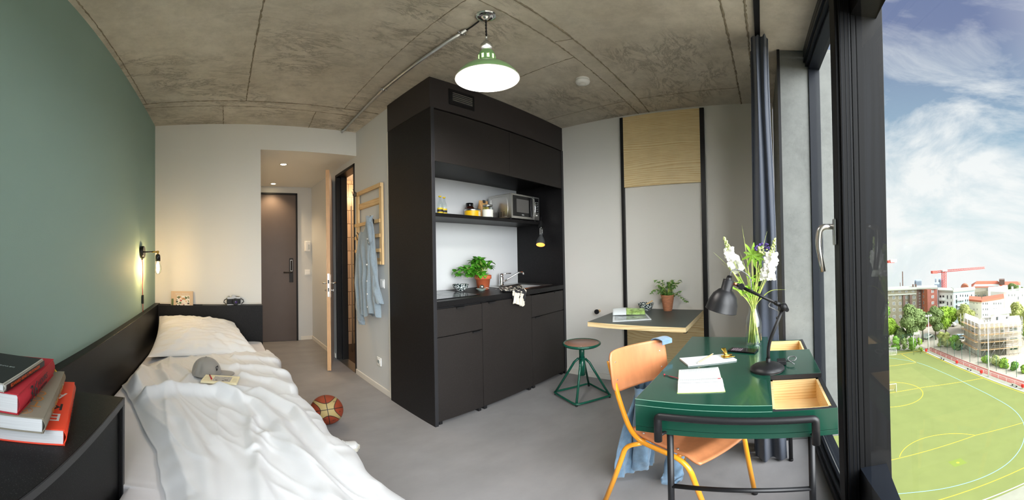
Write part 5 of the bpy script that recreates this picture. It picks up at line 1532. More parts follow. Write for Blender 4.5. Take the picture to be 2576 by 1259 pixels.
# ================================================================== desk
DX0, DX1, DY0, DY1 = 1.10, 2.07, -0.235, 0.436
DT = 0.778
dk = thing('writing_desk', 'dark green writing desk with open pine compartments on black tube legs', 'desk')
tp = MB().mat('green_desk').box(DX0, DX1, -0.023, DY1, 0.7535, DT, 0.0012)
tpo = tp.build('table_top', parent=dk)
MB().mat('green_edge').box(DX0 - 0.0006, DX0 + 0.0006, -0.022, DY1, 0.7525, 0.7538).box(DX0 - 0.0005, DX0 + 0.0008, -0.022, DY1, DT - 0.0012, DT + 0.0002).build('edge_line', parent=tpo)
bd = MB().mat('green_desk')
bd.box(DX0, DX0 + 0.016, DY0, DY1, 0.663, 0.7525, 0.0008)
bd.box(DX0, DX0 + 0.016, DY0, DY1, 0.640, 0.6615, 0.0008)
bd.box(DX0 + 0.016, DX1, DY0 + 0.0002, DY0 + 0.016, 0.663, 0.7525).box(DX0 + 0.016, DX1, DY0 + 0.0002, DY0 + 0.016, 0.640, 0.6615)
bd.box(DX0 + 0.016, DX1 - 0.001, DY1 - 0.018, DY1 - 0.002, 0.655, 0.7525).box(DX1 - 0.016, DX1, DY0, DY1, 0.640, 0.7525)
bd.box(DX0 + 0.016, DX1 - 0.016, DY0 + 0.016, DY1 - 0.018, 0.642, 0.655)
bd.build('body', parent=dk)
q = MB().mat('black_edge')
q.box(DX0 + 0.0015, DX0 + 0.0155, DY0 + 0.001, -0.024, 0.7525, 0.7537).box(DX0 + 0.0155, DX1 - 0.001, DY0 + 0.001, DY0 + 0.0155, 0.7525, 0.7537)
q.build('board_edges', parent=dk)
ld = MB().mat('green_desk').box(1.407, 1.777, DY0 + 0.001, -0.0235, 0.7545, DT - 0.002, 0.001).mat('black_edge').box(1.4055, 1.4072, DY0 + 0.001, -0.024, 0.7545, DT - 0.003)
ldo = ld.build('lid', parent=dk)
M['pine_tray'] = mat('pine_tray', srgb(228, 200, 148), 0.45, wood=(srgb(196, 152, 96), 'y', 9.0), var=0.06)
for x0, x1 in ((1.117, 1.405), (1.779, 2.052)):
    q = MB().mat('pine_tray')
    q.box(x0, x1, DY0 + 0.017, -0.024, 0.656, 0.662)
    q.box(x0, x0 + 0.006, DY0 + 0.017, -0.024, 0.662, 0.752).box(x1 - 0.012, x1, DY0 + 0.017, -0.024, 0.662, 0.752)
    q.box(x0, x1, DY0 + 0.0165, DY0 + 0.026, 0.662, 0.752).box(x0, x1, -0.032, -0.024, 0.662, 0.752)
    q.build('tray', parent=dk)
for (x, y, xt, yt) in ((1.122, 0.326, 1.122, 0.320), (1.122, -0.145, 1.122, -0.149), (1.90, 0.340, 1.93, 0.33), (1.86, -0.131, 1.90, -0.135)):
    q = MB().mat('black_metal').tube([(xt, yt, 0.640), (x, y, 0.012)], 0.0115, seg=14)
    q.cyl((x, y, 0), (x, y, 0.014), 0.013)
    q.build('leg', parent=dk)
q = MB().mat('black_metal').tube(fillet([(1.060, 0.343, 0.632), (1.060, 0.343, 0.737), (1.060, -0.155, 0.737), (1.060, -0.155, 0.630)], 0.012, 5), 0.0135, seg=14)
q.cyl((1.066, 0.343, 0.65), (1.100, 0.330, 0.65), 0.006).cyl((1.066, -0.155, 0.65), (1.100, -0.150, 0.65), 0.006)
q.build('end_rail', parent=dk)
MB().mat('black_metal').cyl((1.122, 0.324, 0.371), (1.122, -0.146, 0.369), 0.0105).build('stretcher', parent=dk)

# ================================================================== chair
ch = thing('school_chair', 'orange steel tube chair with a bent beech plywood back and seat', 'chair', (1.46, 0.36, 0))
O_ = Vector((1.46, 0.36, 0))
def P(x, y, z): return Vector((x, y, z)) - O_
def side_frame(up, name='frame_tube'):
    MB().mat('orange').tube(fillet(up, 0.085, 9), 0.0115, seg=14).build(name, parent=ch)
side_frame([P(1.425, 0.688, 0.800), P(1.405, 0.636, 0.62), P(1.352, 0.548, 0.440), P(1.222, 0.287, 0.436), P(1.250, 0.205, 0.012)])
side_frame([P(1.700, 0.530, 0.795), P(1.690, 0.478, 0.62), P(1.690, 0.372, 0.440), P(1.548, 0.105, 0.436), P(1.532, 0.058, 0.012)])
for a, b, c_ in (((1.330, 0.505, 0.432), (1.333, 0.575, 0.400), (1.312, 0.672, 0.012)), ((1.668, 0.330, 0.432), (1.705, 0.385, 0.400), (1.800, 0.445, 0.012))):
    MB().mat('orange').tube(fillet([P(*a), P(*b), P(*c_)], 0.11, 9), 0.0115, seg=14).build('rear_leg', parent=ch)
MB().mat('orange').tube([P(1.34, 0.52, 0.432), P(1.67, 0.345, 0.432)], 0.010, seg=12).tube([P(1.25, 0.34, 0.430), P(1.575, 0.165, 0.430)], 0.010, seg=12).build('cross_tube', parent=ch)
q = MB().mat('black')
for x, y in ((1.25, 0.205), (1.532, 0.058), (1.312, 0.672), (1.80, 0.445)): q.cyl(tuple(P(x, y, 0)), tuple(P(x, y, 0.016)), 0.0135)
q.build_split('foot_cap', parent=ch)
sv, fv = Vector((0.875, -0.485, 0)), Vector((-0.485, -0.875, 0))
def rounded_panel(a, b):
    """|a|,|b| in -1..1 on a rounded rectangle"""
    return a, b
def backrest(u, v):
    # u across, v up
    a, b = 2 * u - 1, 2 * v - 1
    # squircle mapping for rounded corners
    k_ = 0.16
    aa_ = a * (1 - k_ * 0.5 * abs(b) ** 6); bb_ = b * (1 - k_ * 0.5 * abs(a) ** 8)
    c_ = Vector((1.540, 0.572, 0))
    w_ = 0.176
    z = 0.750 + bb_ * 0.104
    p_ = c_ + sv * (aa_ * w_) - fv * (0.012 + 0.030 * bb_ * 0.5) - fv * (0.022 * (1 - aa_ * aa_)) * -0.0 - fv * 0.028 * (1 - aa_ * aa_)
    return Vector((p_.x, p_.y, z)) - O_
MB().mat('beech').grid(30, 20, backrest, thick=0.009).build('backrest', parent=ch)
q = MB().mat('steel')
for uu in (0.10, 0.90):
    for vv_ in (0.30, 0.72):
        p_ = backrest(uu, vv_); q.sphere(p_ + fv * 0.004, 0.0065, u=10, v=6); q.sphere(p_ - fv * 0.008, 0.0065, u=10, v=6)
q.build_split('rivet', parent=ch)
def seat(u, v):
    # v back -> front
    a = 2 * u - 1
    k_ = 1 - 0.06 * abs(2 * v - 1) ** 8
    c_ = Vector((1.545, 0.468, 0)).lerp(Vector((1.378, 0.165, 0)), lerp(-0.05, 1.05, v))
    p_ = c_ + sv * (a * 0.190 * k_)
    z = 0.458 + 0.014 * (a * a) - 0.006 - 0.030 * sstep(0.82, 1.0, v) + 0.010 * sstep(0.12, 0, v) - 0.006 * math.sin(PI * v)
    return Vector((p_.x, p_.y, z)) - O_
MB().mat('beech').grid(24, 30, seat, thick=0.010).build('seat', parent=ch)
q = MB().mat('steel')
for uu in (0.06, 0.94):
    for vv_ in (0.16, 0.68): q.sphere(seat(uu, vv_) + Vector((0, 0, 0.001)), 0.0065, sz=0.5, u=10, v=6)
q.build_split('rivet', parent=ch)

# denim jacket over the far corner of the backrest, trailing on the floor
M['denim'] = mat('light_blue_denim', srgb(108, 136, 160), 0.9, var=0.22, vscale=30, bump=0.6, bscale=500, sheen=0.3)
jk = thing('denim_jacket', 'light blue denim jacket hung over the chair back and trailing on the floor', 'jacket')
def jacket(u, v):
    # v: from the front of the backrest over its top and down behind it to the floor; u across
    a = lerp(0.112, 0.180, u)
    L_ = v * 1.02
    c_ = Vector((1.545, 0.566, 0)) + sv * a
    if L_ < 0.10:      # in front
        t = L_ / 0.10; z = lerp(0.838, 0.862, t); off = 0.016
        off = 0.020
    elif L_ < 0.17:
        t = (L_ - 0.10) / 0.07; z = 0.862 + 0.006 * math.sin(PI * t); off = lerp(0.018, -0.052, t)
    else:
        t = (L_ - 0.17); z = 0.862 - t; off = -0.062 - 0.05 * sstep(0, 0.5, t)
    spread = sstep(0.2, 0.9, v)
    p_ = c_ + fv * off + sv * (u - 0.55) * 0.20 * spread - sv * 0.10 * spread
    f_ = 0.018 * math.sin(u * 13 + v * 4) * sstep(0.15, 0.5, v) + 0.014 * nz(u * 5, v * 8, 2) * sstep(0.1, 0.3, v)
    p_ += fv * (-abs(f_))
    return Vector((p_.x, p_.y, max(0.012 + 0.01 * abs(nz(u * 4, v * 4)), z)))
MB().mat('denim').grid(46, 110, jacket, thick=0.004).build('jacket_body', parent=jk)
MB().mat('denim').grid(36, 60, sleeve([(1.62, 0.60, 0.60), (1.60, 0.605, 0.36), (1.60, 0.60, 0.14), (1.63, 0.635, 0.05), (1.70, 0.70, 0.045)], 0.042, 0.045, 0.8, 4), closed_u=True).build('sleeve', parent=jk)
MB().mat('denim').grid(36, 60, sleeve([(1.74, 0.52, 0.50), (1.73, 0.50, 0.30), (1.70, 0.46, 0.12), (1.63, 0.45, 0.05), (1.56, 0.455, 0.040)], 0.042, 0.05, 0.8, 9), closed_u=True).build('sleeve', parent=jk)
def cuffs(a, b, sd_): return MB().mat('denim').grid(30, 8, sleeve([a, b], 0.049, 0.047, 0.85, sd_), closed_u=True, thick=0.003).build('cuff', parent=jk)

# ================================================================== things on the desk
def quadprism(pts, z0, z1, mb):
    c_ = [Vector((x, y, 0)) for x, y in pts]
    mquad(mb, *c_, z0, z1); return mb
DZ = DT + 0.0003
pl_ = thing('weekly_planner', 'open planner with gridded pages lying on the green desk', 'notebook', (0, 0, DZ))
PQ = [(1.428, 0.362), (1.193, 0.302), (1.222, 0.140), (1.500, 0.200)]
PQ = [(1.440, 0.365), (1.186, 0.308), (1.222, 0.142), (1.500, 0.203)]
M['planner_cover'] = mat('lime_planner_cover', srgb(190, 206, 120), 0.4)
ctr = (sum(p_[0] for p_ in PQ) / 4, sum(p_[1] for p_ in PQ) / 4)
def insetq(s_): return [(ctr[0] + (x - ctr[0]) * s_, ctr[1] + (y - ctr[1]) * s_) for x, y in PQ]
quadprism(insetq(1.01), 0.0, 0.002, MB().mat('planner_cover')).build('cover', parent=pl_)
a_, b_, c_, d_ = [Vector((x, y, 0)) for x, y in insetq(0.985)]
def page(u, v, h, v0, v1, s_=1.0):
    vv_ = lerp(v0, v1, v)
    p_ = a_.lerp(b_, vv_).lerp(d_.lerp(c_, vv_), u)
    return p_ + Vector((0, 0, h(vv_)))
hp = lambda t: 0.004 + 0.012 * math.sin(PI * min(1, max(0, (1 - t) / 0.5))) ** 0.7 if t > 0.5 else 0.004 + 0.010 * math.sin(PI * t / 0.5) ** 0.7
q = MB().mat('paper')
q.grid(2, 24, lambda u, v: page(u, v, hp, 0, 0.5), thick=0.0)
for j, (e0, dh) in enumerate(((1.0, 0.0), (0.90, 0.003), (0.80, 0.006))):
    q.grid(2, 24, lambda u, v: page(u, v, lambda t: hp(t) + dh * sstep(0.5, 0.7, t), 0.5, e0))
# block under the pages
def pblock(u, v, top): return page(u, v, (lambda t: hp(t) - 0.0008) if top else (lambda t: 0.002), 0, 1)
q.grid(2, 30, lambda u, v: page(0, v, (lambda t: lerp(0.002, hp(t), u)), 0, 1)).grid(2, 30, lambda u, v: page(1, v, (lambda t: lerp(0.002, hp(t), u)), 0, 1))
q.grid(2, 2, lambda u, v: page(v, 0, (lambda t: lerp(0.002, 0.004, u)), 1, 1))
q.build('page_block', parent=pl_)
q = MB().mat('grey_ink')
for i in range(22):
    u0 = 0.06 + i * 0.042
    for (v0, v1, dh) in ((0.05, 0.46, 0), (0.54, 0.78, 0.006), (0.81, 0.885, 0.003), (0.915, 0.985, 0)):
        q.grid(2, 12, lambda u, v: page(u0 + u * 0.0035, v, lambda t: hp(t) + 0.0005 + dh * sstep(0.5, 0.7, t), v0, v1))
for k in range(20):
    v0 = 0.06 + k * 0.0475
    if 0.45 < v0 < 0.54: continue
    dh = 0.006 if v0 < 0.79 and v0 > 0.5 else (0.003 if v0 > 0.79 and v0 < 0.89 else 0)
    q.grid(2, 2, lambda u, v: page(lerp(0.04, 0.93, u), v, lambda t: hp(t) + 0.0005 + dh * sstep(0.5, 0.7, t), v0, v0 + 0.004))
q.mat('red').grid(2, 2, lambda u, v: page(lerp(0.90, 0.97, u), v, lambda t: hp(t) + 0.0008 + 0.006 * sstep(0.5, 0.7, t), 0.66, 0.70))
q.build('printed_grid', parent=pl_)
MB().mat('ink').tube([(1.33, 0.335, 0.004), (1.345, 0.375, 0.003), (1.36, 0.395, 0.003), (1.365, 0.41, 0.003)], 0.0015, seg=6).mat('red').tube([(1.33, 0.34, 0.005), (1.35, 0.37, 0.003), (1.362, 0.40, 0.003)], 0.0012, seg=6).sphere((1.365, 0.408, 0.004), 0.004, u=10, v=6).build('ribbon', parent=pl_)

np_ = thing('notepad', 'lined white notepad held by a brass clip on the green desk', 'notebook', (0, 0, DZ))
NQ = [(1.602, 0.402), (1.503, 0.338), (1.605, 0.128), (1.700, 0.186)]
quadprism(NQ, 0, 0.007, MB().mat('paper')).build('pad', parent=np_)
q = MB().mat('grey_ink'); na, nb_, nc, nd = [Vector((x, y, 0)) for x, y in NQ]
for k in range(24):
    s0 = 0.12 + k * 0.034
    A1, B1 = na.lerp(nd, s0), nb_.lerp(nc, s0)
    p0, p1 = A1.lerp(B1, 0.06), A1.lerp(B1, 0.94); dd_ = (nd - na).normalized() * 0.0007
    mquad(q, p0, p1, p1 + dd_, p0 + dd_, 0.007, 0.0072)
q.build('ruled_lines', parent=np_)
pn = thing('pencil', 'natural wood pencil lying across the lined notepad', 'pencil', (1.600, 0.275, DZ + 0.0115), math.atan2(0.268 - 0.315, 1.668 - 1.512))
MB().mat('pine_rack').cyl((-0.070, 0, 0), (0.075, 0, 0), 0.0038, seg=6).mat('galv').cyl((0.075, 0, 0), (0.084, 0, 0), 0.0039).build('shaft', parent=pn)
MB().mat('cream').cyl((-0.070, 0, 0), (-0.083, 0, 0), 0.0037, 0.001, seg=8).mat('ink').cyl((-0.082, 0, 0), (-0.086, 0, 0), 0.0011, 0.0004, seg=6).build('tip', parent=pn)
bc = thing('binder_clip', 'brass bulldog clip gripping the notepad', 'clip', (1.635, 0.172, DZ + 0.008), math.atan2(0.186 - 0.128, 1.700 - 1.605) - PI / 2 + PI)
MB().mat('brass').prism([(-0.026, -0.016), (0.026, -0.016), (0.026, 0.022), (-0.026, 0.022)], 0.0, 0.002, Matrix.Rotation(R(14), 4, 'X'), 0.0005).cyl((-0.027, -0.016, 0.004), (0.027, -0.016, 0.004), 0.006).build('jaw', parent=bc)
for s in (1, -1):
    q = MB().mat('brass')
    q.grid(6, 10, lambda u, v: Vector(((u - 0.5) * lerp(0.012, 0.024, v) , -0.014 - 0.038 * v, 0.006 + s * 0.0 + (0.030 * v ** 0.8 if s == 1 else 0.012 * v - 0.006 * v * v))), thick=0.0012)
    q.build('wing', parent=bc)
ph = thing('smartphone', 'black smartphone with a dim list on its screen beside the vase', 'phone', (1.768, 0.108, DZ), math.atan2(0.034 - 0.178, 1.735 - 1.775) )
MB().mat('black_gloss').box(-0.074, 0.074, -0.036, 0.036, 0, 0.008, 0.003).build('body', parent=ph)
q = MB().mat(mat('phone_screen', srgb(50, 44, 50), 0.1)).box(-0.060, 0.002, -0.031, 0.031, 0.008, 0.0083)
q.mat(mat('screen_text', srgb(150, 130, 140), 0.3))
for k in range(6): q.box(-0.054 + k * 0.009, -0.051 + k * 0.009, -0.026, 0.012 + 0.003 * (k % 3), 0.0083, 0.0085)
q.build('screen', parent=ph)

# desk lamp
lp = thing('desk_lamp', 'dark grey jointed desk lamp with a bell shade on the green desk', 'lamp', (1.468, -0.013, DT))
MB().mat('black_metal').lathe([(0, 0.001), (0.071, 0.001), (0.074, 0.006), (0.073, 0.013), (0.060, 0.024), (0.035, 0.033), (0.018, 0.038), (0, 0.039)], seg=48).build('base', parent=lp)
O2 = Vector((1.468, -0.013, DT))
def Q(y, z, x=1.468): return Vector((x, y, z)) - O2
stem_ = fillet([Q(-0.017, 0.81), Q(-0.019, 0.90), Q(-0.085, 1.062)], 0.08, 8)
MB().mat('black_metal').tube(stem_, 0.0075, seg=12).cyl(Q(-0.0165, 0.80), Q(-0.0175, 0.835), 0.010).build('lower_arm', parent=lp)
q = MB().mat('black_metal').cyl(Q(-0.088, 1.066, 1.452), Q(-0.088, 1.066, 1.484), 0.016, seg=20).cyl(Q(-0.100, 1.055, 1.445), Q(-0.100, 1.055, 1.492), 0.009, seg=16)
q.sphere(Q(-0.086, 1.066, 1.446), 0.014, sx=0.6)
q.build('elbow_joint', parent=lp)
MB().mat('black_metal').tube([Q(-0.085, 1.068), Q(0.090, 1.155)], 0.0068, seg=12).cyl(Q(-0.072, 1.074), Q(-0.05, 1.085), 0.0095).build('upper_arm', parent=lp)
q = MB().mat('black_metal').cyl(Q(0.090, 1.157, 1.450), Q(0.090, 1.157, 1.486), 0.013, seg=18).cyl(Q(0.098, 1.161), Q(0.108, 1.165), 0.0085)
q.mat('copper').cyl(Q(0.108, 1.165), Q(0.128, 1.172), 0.007)
q.build('head_joint', parent=lp)
ax = (Q(0.178, 1.062) - Q(0.139, 1.205)).normalized()
HM2 = Matrix.Translation(Q(0.139, 1.205)) @ (-ax).to_track_quat('Z', 'Y').to_matrix().to_4x4()
q = MB().mat('black_metal').lathe([(0.0, 0.0), (0.010, 0.0), (0.013, -0.018), (0.024, -0.020), (0.0245, -0.062), (0.033, -0.066), (0.052, -0.088), (0.064, -0.120), (0.0685, -0.155), (0.0695, -0.157), (0.066, -0.157), (0.061, -0.12), (0.048, -0.09), (0.0, -0.07)], seg=40, M4=HM2)
q.build('lamp_shade', parent=lp)
M['lamp_cord'] = mat('black_white_cord', srgb(120, 120, 120), 0.7, var=0.9, vscale=260)
MB().mat('lamp_cord').tube(fillet([Q(0.139, 1.205), Q(0.130, 1.232), Q(0.085, 1.225), Q(0.050, 1.195), Q(0.047, 1.135)], 0.03, 8), 0.0026, seg=8).tube(fillet([Q(-0.035, 1.090), Q(-0.020, 1.070), Q(-0.070, 1.045), Q(-0.062, 1.020), Q(-0.060, 1.015)], 0.015, 6), 0.0024, seg=8).build_split('cord', parent=lp)
MB().mat('black').cyl(Q(0.047, 1.133), Q(0.046, 1.142), 0.006).cyl(Q(-0.035, 1.088), Q(-0.036, 1.098), 0.005).cyl(Q(-0.060, 1.012), Q(-0.058, 1.022), 0.005).build_split('cord_clip', parent=lp)
q = MB().mat('black').box(0.055, 0.10, -0.085, -0.045, 0.001, 0.022, 0.003)
q.mat('lamp_cord').tube(fillet([(0.08, -0.085, 0.012), (0.06, -0.125, 0.02), (0.09, -0.135, 0.03), (0.10, -0.10, 0.03), (0.08, -0.09, 0.02), (0.05, -0.12, 0.006)], 0.02, 6), 0.0026, seg=8)
q.build('plug_adapter', parent=lp)

# vase with flowers
VX, VY = 1.895, 0.054
vs = thing('glass_bottle_vase', 'clear glass bottle half full of water on the green desk', 'vase', (VX, VY, DT))
out = [(0.0, 0.002), (0.040, 0.0015), (0.044, 0.006), (0.045, 0.130), (0.040, 0.150), (0.027, 0.190), (0.0235, 0.205), (0.0235, 0.232), (0.026, 0.236)]
MB().mat('clear_glass').lathe(out, seg=40).build('glass', parent=vs)
M['water'] = glass_mat('water', (0.90, 0.97, 0.90), 1.4)
MB().mat('water').lathe([(0.0, 0.008), (0.041, 0.008), (0.042, 0.062), (0.0, 0.062)], seg=36).build('water', parent=vs)
fl = thing('flower_bunch', 'bunch of white stocks and a lupin standing in the glass bottle', 'flowers', (VX, VY, DT + 0.012))
rnd = random.Random(8)
st = MB().mat('stem'); lf = MB().mat('leaf3'); bu = MB().mat('bud'); pu = MB().mat('purple')
def V(y, z, x=None): return Vector(((VX if x is None else x) - VX, (y - VY), z - DT - 0.012))
def stemline(base, neck, tip, r=0.0022):
    pts = [base, neck, neck.lerp(tip, 0.5) + Vector((0, 0, 0.01)), tip]
    pts = fillet(pts, 0.08, 5); st.tube(pts, r, seg=6, radii=[r * lerp(1.3, 0.7, i / (len(pts) - 1)) for i in range(len(pts))]); return pts
def neckp(): 
    a = rnd.uniform(0, 2 * PI); r = rnd.uniform(0, 0.014); return Vector((r * math.cos(a), r * math.sin(a), 0.205))
def basep():
    a = rnd.uniform(0, 2 * PI); r = rnd.uniform(0.005, 0.032); return Vector((r * math.cos(a), r * math.sin(a), 0.0))
def bloom(c_, s_, pe):
    for k in range(4):
        a = k * PI / 2 + rnd.uniform(0, 1); d = Vector((rnd.uniform(-1, 1), math.cos(a), math.sin(a)))
        leafmesh(pe, c_, d, Vector((1, 0.1, 0.1)), s_, s_ * 0.95, rnd.uniform(-0.4, 0.4), n=4)
def stock(tip, bottom, nfl, nbud):
    pe = MB().mat('petal'); bu = MB().mat('bud')
    L_ = tip - bottom
    for k in range(nfl):
        t = k / nfl * 0.62; r = lerp(0.028, 0.016, t); a = rnd.uniform(0, 2 * PI)
        bloom(bottom + L_ * t + Vector((math.cos(a) * r, math.sin(a) * r, rnd.uniform(-0.008, 0.008))), rnd.uniform(0.016, 0.024), pe)
    for k in range(nbud):
        t = 0.58 + 0.42 * k / nbud; r = lerp(0.015, 0.003, (t - 0.58) / 0.42); a = k * 2.4
        bu.sphere(bottom + L_ * t + Vector((math.cos(a) * r, math.sin(a) * r, 0)), rnd.uniform(0.0035, 0.006), sz=1.4, u=8, v=6)
    pe.build('petals', parent=fl); bu.build('buds', parent=fl)
t1, b1 = V(0.205, 1.385, 1.86), V(0.135, 1.205, 1.88)
stemline(basep(), neckp(), b1); st.tube([b1, t1], 0.002, seg=6); stock(t1, b1, 46, 22)
t2, b2 = V(-0.068, 1.372, 1.77), V(-0.026, 1.165, 1.80)
stemline(basep(), neckp(), b2); st.tube([b2, t2], 0.002, seg=6); stock(t2, b2, 60, 24)
# lupin: purple head and palmate leaves
lt = V(-0.008, 1.318, 1.80)
stemline(basep(), neckp(), lt, 0.0035)
for k in range(46):
    a = rnd.uniform(0, 2 * PI); zz_ = rnd.uniform(-0.03, 0.028); r = 0.024 * math.sqrt(max(0.05, 1 - (zz_ / 0.033) ** 2))
    (pu if (a > 1.2 and a < 3.4) or zz_ > 0.012 else bu).sphere(lt + Vector((math.sin(a) * r * 0.8, math.cos(a) * r * 1.15, zz_)), rnd.uniform(0.004, 0.0075), sz=0.8, u=8, v=6)
for k in range(16):
    pu.sphere(lt + Vector((rnd.uniform(-0.01, 0.01), 0.026 + rnd.uniform(0, 0.02), rnd.uniform(-0.008, 0.02))), rnd.uniform(0.004, 0.007), u=8, v=6)
def palm(c_, n, L_, spin, tilt):
    for k in range(n):
        a = spin + 2 * PI * k / n; d = Vector((math.cos(a) * 0.5 - tilt, math.cos(a), math.sin(a)))
        leafmesh(lf, c_, d, Vector((-1, 0, 0.2)), L_ * rnd.uniform(0.8, 1.1), L_ * 0.2, 0.18, n=6)
palm(V(0.050, 1.288, 1.83), 9, 0.075, 0.3, 0.1); stemline(basep(), neckp(), V(0.05, 1.288, 1.83), 0.0018)
palm(V(0.020, 1.272, 1.82), 7, 0.06, 0.8, 0.2); palm(V(-0.05, 1.262, 1.82), 8, 0.05, 0.1, 0.0)
stemline(basep(), neckp(), V(-0.05, 1.262, 1.82), 0.0016)
# grass blades and leafy stems
for (y, z, x) in ((0.107, 1.448, 1.89), (0.265, 1.305, 1.87), (-0.122, 1.10, 1.80), (-0.030, 1.41, 1.82), (0.058, 1.40, 1.93), (0.225, 1.245, 1.88), (-0.085, 1.24, 1.82), (0.12, 1.30, 1.9), (0.09, 1.22, 1.87), (0.02, 1.36, 1.93)):
    tip = V(y, z, x); nk = neckp(); mid = nk.lerp(tip, 0.55) + Vector((0, 0, 0.045)); pts = fillet([basep(), nk, mid, tip], 0.08, 6)
    n = len(pts); st.tube(pts, 0.002, seg=5, radii=[0.0018 if i < n * 0.4 else 0.0032 * (1 - (i / (n - 1)) ** 3) + 0.0002 for i in range(n)])
for k in range(16):
    nk = neckp(); tip = nk + Vector((rnd.uniform(-0.03, 0.03), rnd.uniform(-0.075, 0.10), rnd.uniform(0.08, 0.22)))
    stemline(basep(), nk, tip, 0.0019)
    for j in range(3):
        a = rnd.uniform(0, 2 * PI)
        leafmesh(lf, nk.lerp(tip, rnd.uniform(0.3, 1)), Vector((math.cos(a) * 0.4, math.sin(a), rnd.uniform(0.3, 1))), Vector((1, 0, 0)), rnd.uniform(0.03, 0.07), 0.010, 0.2, n=5)
st.build('stems', parent=fl); lf.build('foliage', parent=fl); bu.build('lupin_buds', parent=fl); pu.build('purple_blossom', parent=fl)
# ================================================================== outside: the sports ground and the houses beyond
GZ = -28.7
M['turf'] = mat('artificial_turf', srgb(120, 129, 70), 0.95, var=0.06, vscale=0.35, bump=0.3, bscale=8)
M['ground'] = mat('courtyard_ground', srgb(186, 178, 160), 0.95, var=0.15, vscale=0.3)
M['asphalt'] = mat('grey_path', srgb(150, 150, 132), 0.9, var=0.06, vscale=1)
M['track'] = mat('red_running_track', srgb(150, 92, 80), 0.9, var=0.06, vscale=1)
M['line_yellow'] = mat('yellow_line', srgb(232, 196, 52), 0.8)
M['line_blue'] = mat('pale_blue_line', srgb(140, 196, 196), 0.8)
M['line_white'] = mat('white_line', srgb(232, 236, 226), 0.8)
def off(p_, d_, k): return (p_[0] + d_[0] * k, p_[1] + d_[1] * k)
struct(MB().mat('ground').prism([(200 * math.cos(k * PI / 32), 200 * math.sin(k * PI / 32)) for k in range(64)], GZ - 1.2, GZ - 0.06).build('ground'))
# touchline from the far corner (85.9,-42.4) towards the near side
tl0, tl1 = (88.5, -42.2), (20.0, -46.6)
struct(MB().mat('turf').prism([(88.9, -8.0), (88.9, -42.9), (20.0, -47.0), (20.0, -8.0)], GZ - 0.05, GZ).build('field'))
struct(MB().mat('asphalt').prism([(90.5, -20.0), (90.5, -44.6), (20.0, -48.3), (20.0, -44)], GZ - 0.058, GZ - 0.02).build('path'))
struct(MB().mat('track').prism([(88.0, -44.3), (88.0, -46.4), (20.0, -51.8), (20.0, -48.9)], GZ - 0.05, GZ - 0.005).build('path_running_track'))
def ribbon(pts, w_, z, m):
    mb = MB().mat(m); t = bmesh.new(); prev = None
    P_ = [Vector((x, y, 0)) for x, y in pts]
    for i, p_ in enumerate(P_):
        d = P_[min(i + 1, len(P_) - 1)] - P_[max(i - 1, 0)]; d.normalize(); s_ = Vector((-d.y, d.x, 0)) * w_ / 2
        cur_ = (t.verts.new((p_.x + s_.x, p_.y + s_.y, z)), t.verts.new((p_.x - s_.x, p_.y - s_.y, z)))
        if prev: t.faces.new((prev[0], prev[1], cur_[1], cur_[0]))
        prev = cur_
    bmesh.ops.recalc_face_normals(t, faces=t.faces[:])
    for f_ in t.faces:
        if f_.normal.z < 0: f_.normal_flip()
    return mb._add(t)
def smooth_pts(pts, n=6):
    P_ = [Vector((*p_, 0)) for p_ in pts]; out = []
    for i in range(len(P_) - 1):
        p0, p1, p2, p3 = P_[max(i - 1, 0)], P_[i], P_[i + 1], P_[min(i + 2, len(P_) - 1)]
        for k in range(n):
            t = k / n; v_ = 0.5 * ((2 * p1) + (p2 - p0) * t + (2 * p0 - 5 * p1 + 4 * p2 - p3) * t * t + (3 * p1 - p0 - 3 * p2 + p3) * t ** 3); out.append((v_.x, v_.y))
    out.append((P_[-1].x, P_[-1].y)); return out
LZ_ = GZ + 0.012
ym = MB()
def addr(pts, w_, m, z=LZ_, name='field_line'):
    struct(ribbon(pts, w_, z, m).build('field_marking'))
addr([(86.3, -10), (86.3, -42.4)], 0.16, 'line_yellow')
addr([(86.3, -42.4), (20, -46.4)], 0.16, 'line_yellow')
addr([(88.4, -42.9), (20, -47.1)], 0.30, 'line_white')
addr([(85.8, -36.2), (77.5, -36.7)], 0.13, 'line_yellow'); addr([(77.5, -36.7), (78.6, -15)], 0.13, 'line_yellow')
addr([(62.3, -10), (62.2, -25.3), (62.04, -30.9), (59.6, -44.0)], 0.14, 'line_yellow')
addr([(61.9 + 6.3 * math.cos(a), -23.5 + 6.4 * math.sin(a)) for a in [k * PI / 32 for k in range(65)]], 0.13, 'line_yellow')
addr([(39.0, -8), (39.4, -14.0), (40.06, -28.07), (38.7, -36.3), (38.2, -46)], 0.11, 'line_yellow')
addr([(36.3 + 7.0 * math.cos(a), -22.2 + 6.9 * math.sin(a)) for a in [lerp(-1.0, 1.05, k / 30) for k in range(31)]], 0.10, 'line_yellow')
addr(smooth_pts([(90, -25), (84.5, -31.6), (77.0, -37.0), (65.4, -39.0), (57.4, -39.3), (50.9, -39.3), (44.0, -38.5), (38.5, -36.0), (34.3, -32.0), (31.6, -27.5), (30.5, -23.0), (30.7, -18.0), (32.0, -12.7), (33, -8)]), 0.11, 'line_blue')
addr([(29.0, -8), (29.04, -16.1), (29.06, -27.1), (29.1, -46)], 0.12, 'line_yellow')
addr([(26.7, -8), (26.63, -19.6), (26.5, -24.7), (26.4, -46)], 0.16, 'line_white')
addr([(35.0 + 0.12 * math.cos(a), -21.8 + 0.12 * math.sin(a)) for a in [k * PI / 8 for k in range(17)]], 0.14, 'line_yellow')
struct(MB().mat(mat('turf_patch', srgb(122, 138, 56), 0.95)).box(34.3, 35.8, -22.7, -20.9, GZ + 0.001, GZ + 0.006).build('field_patch'))
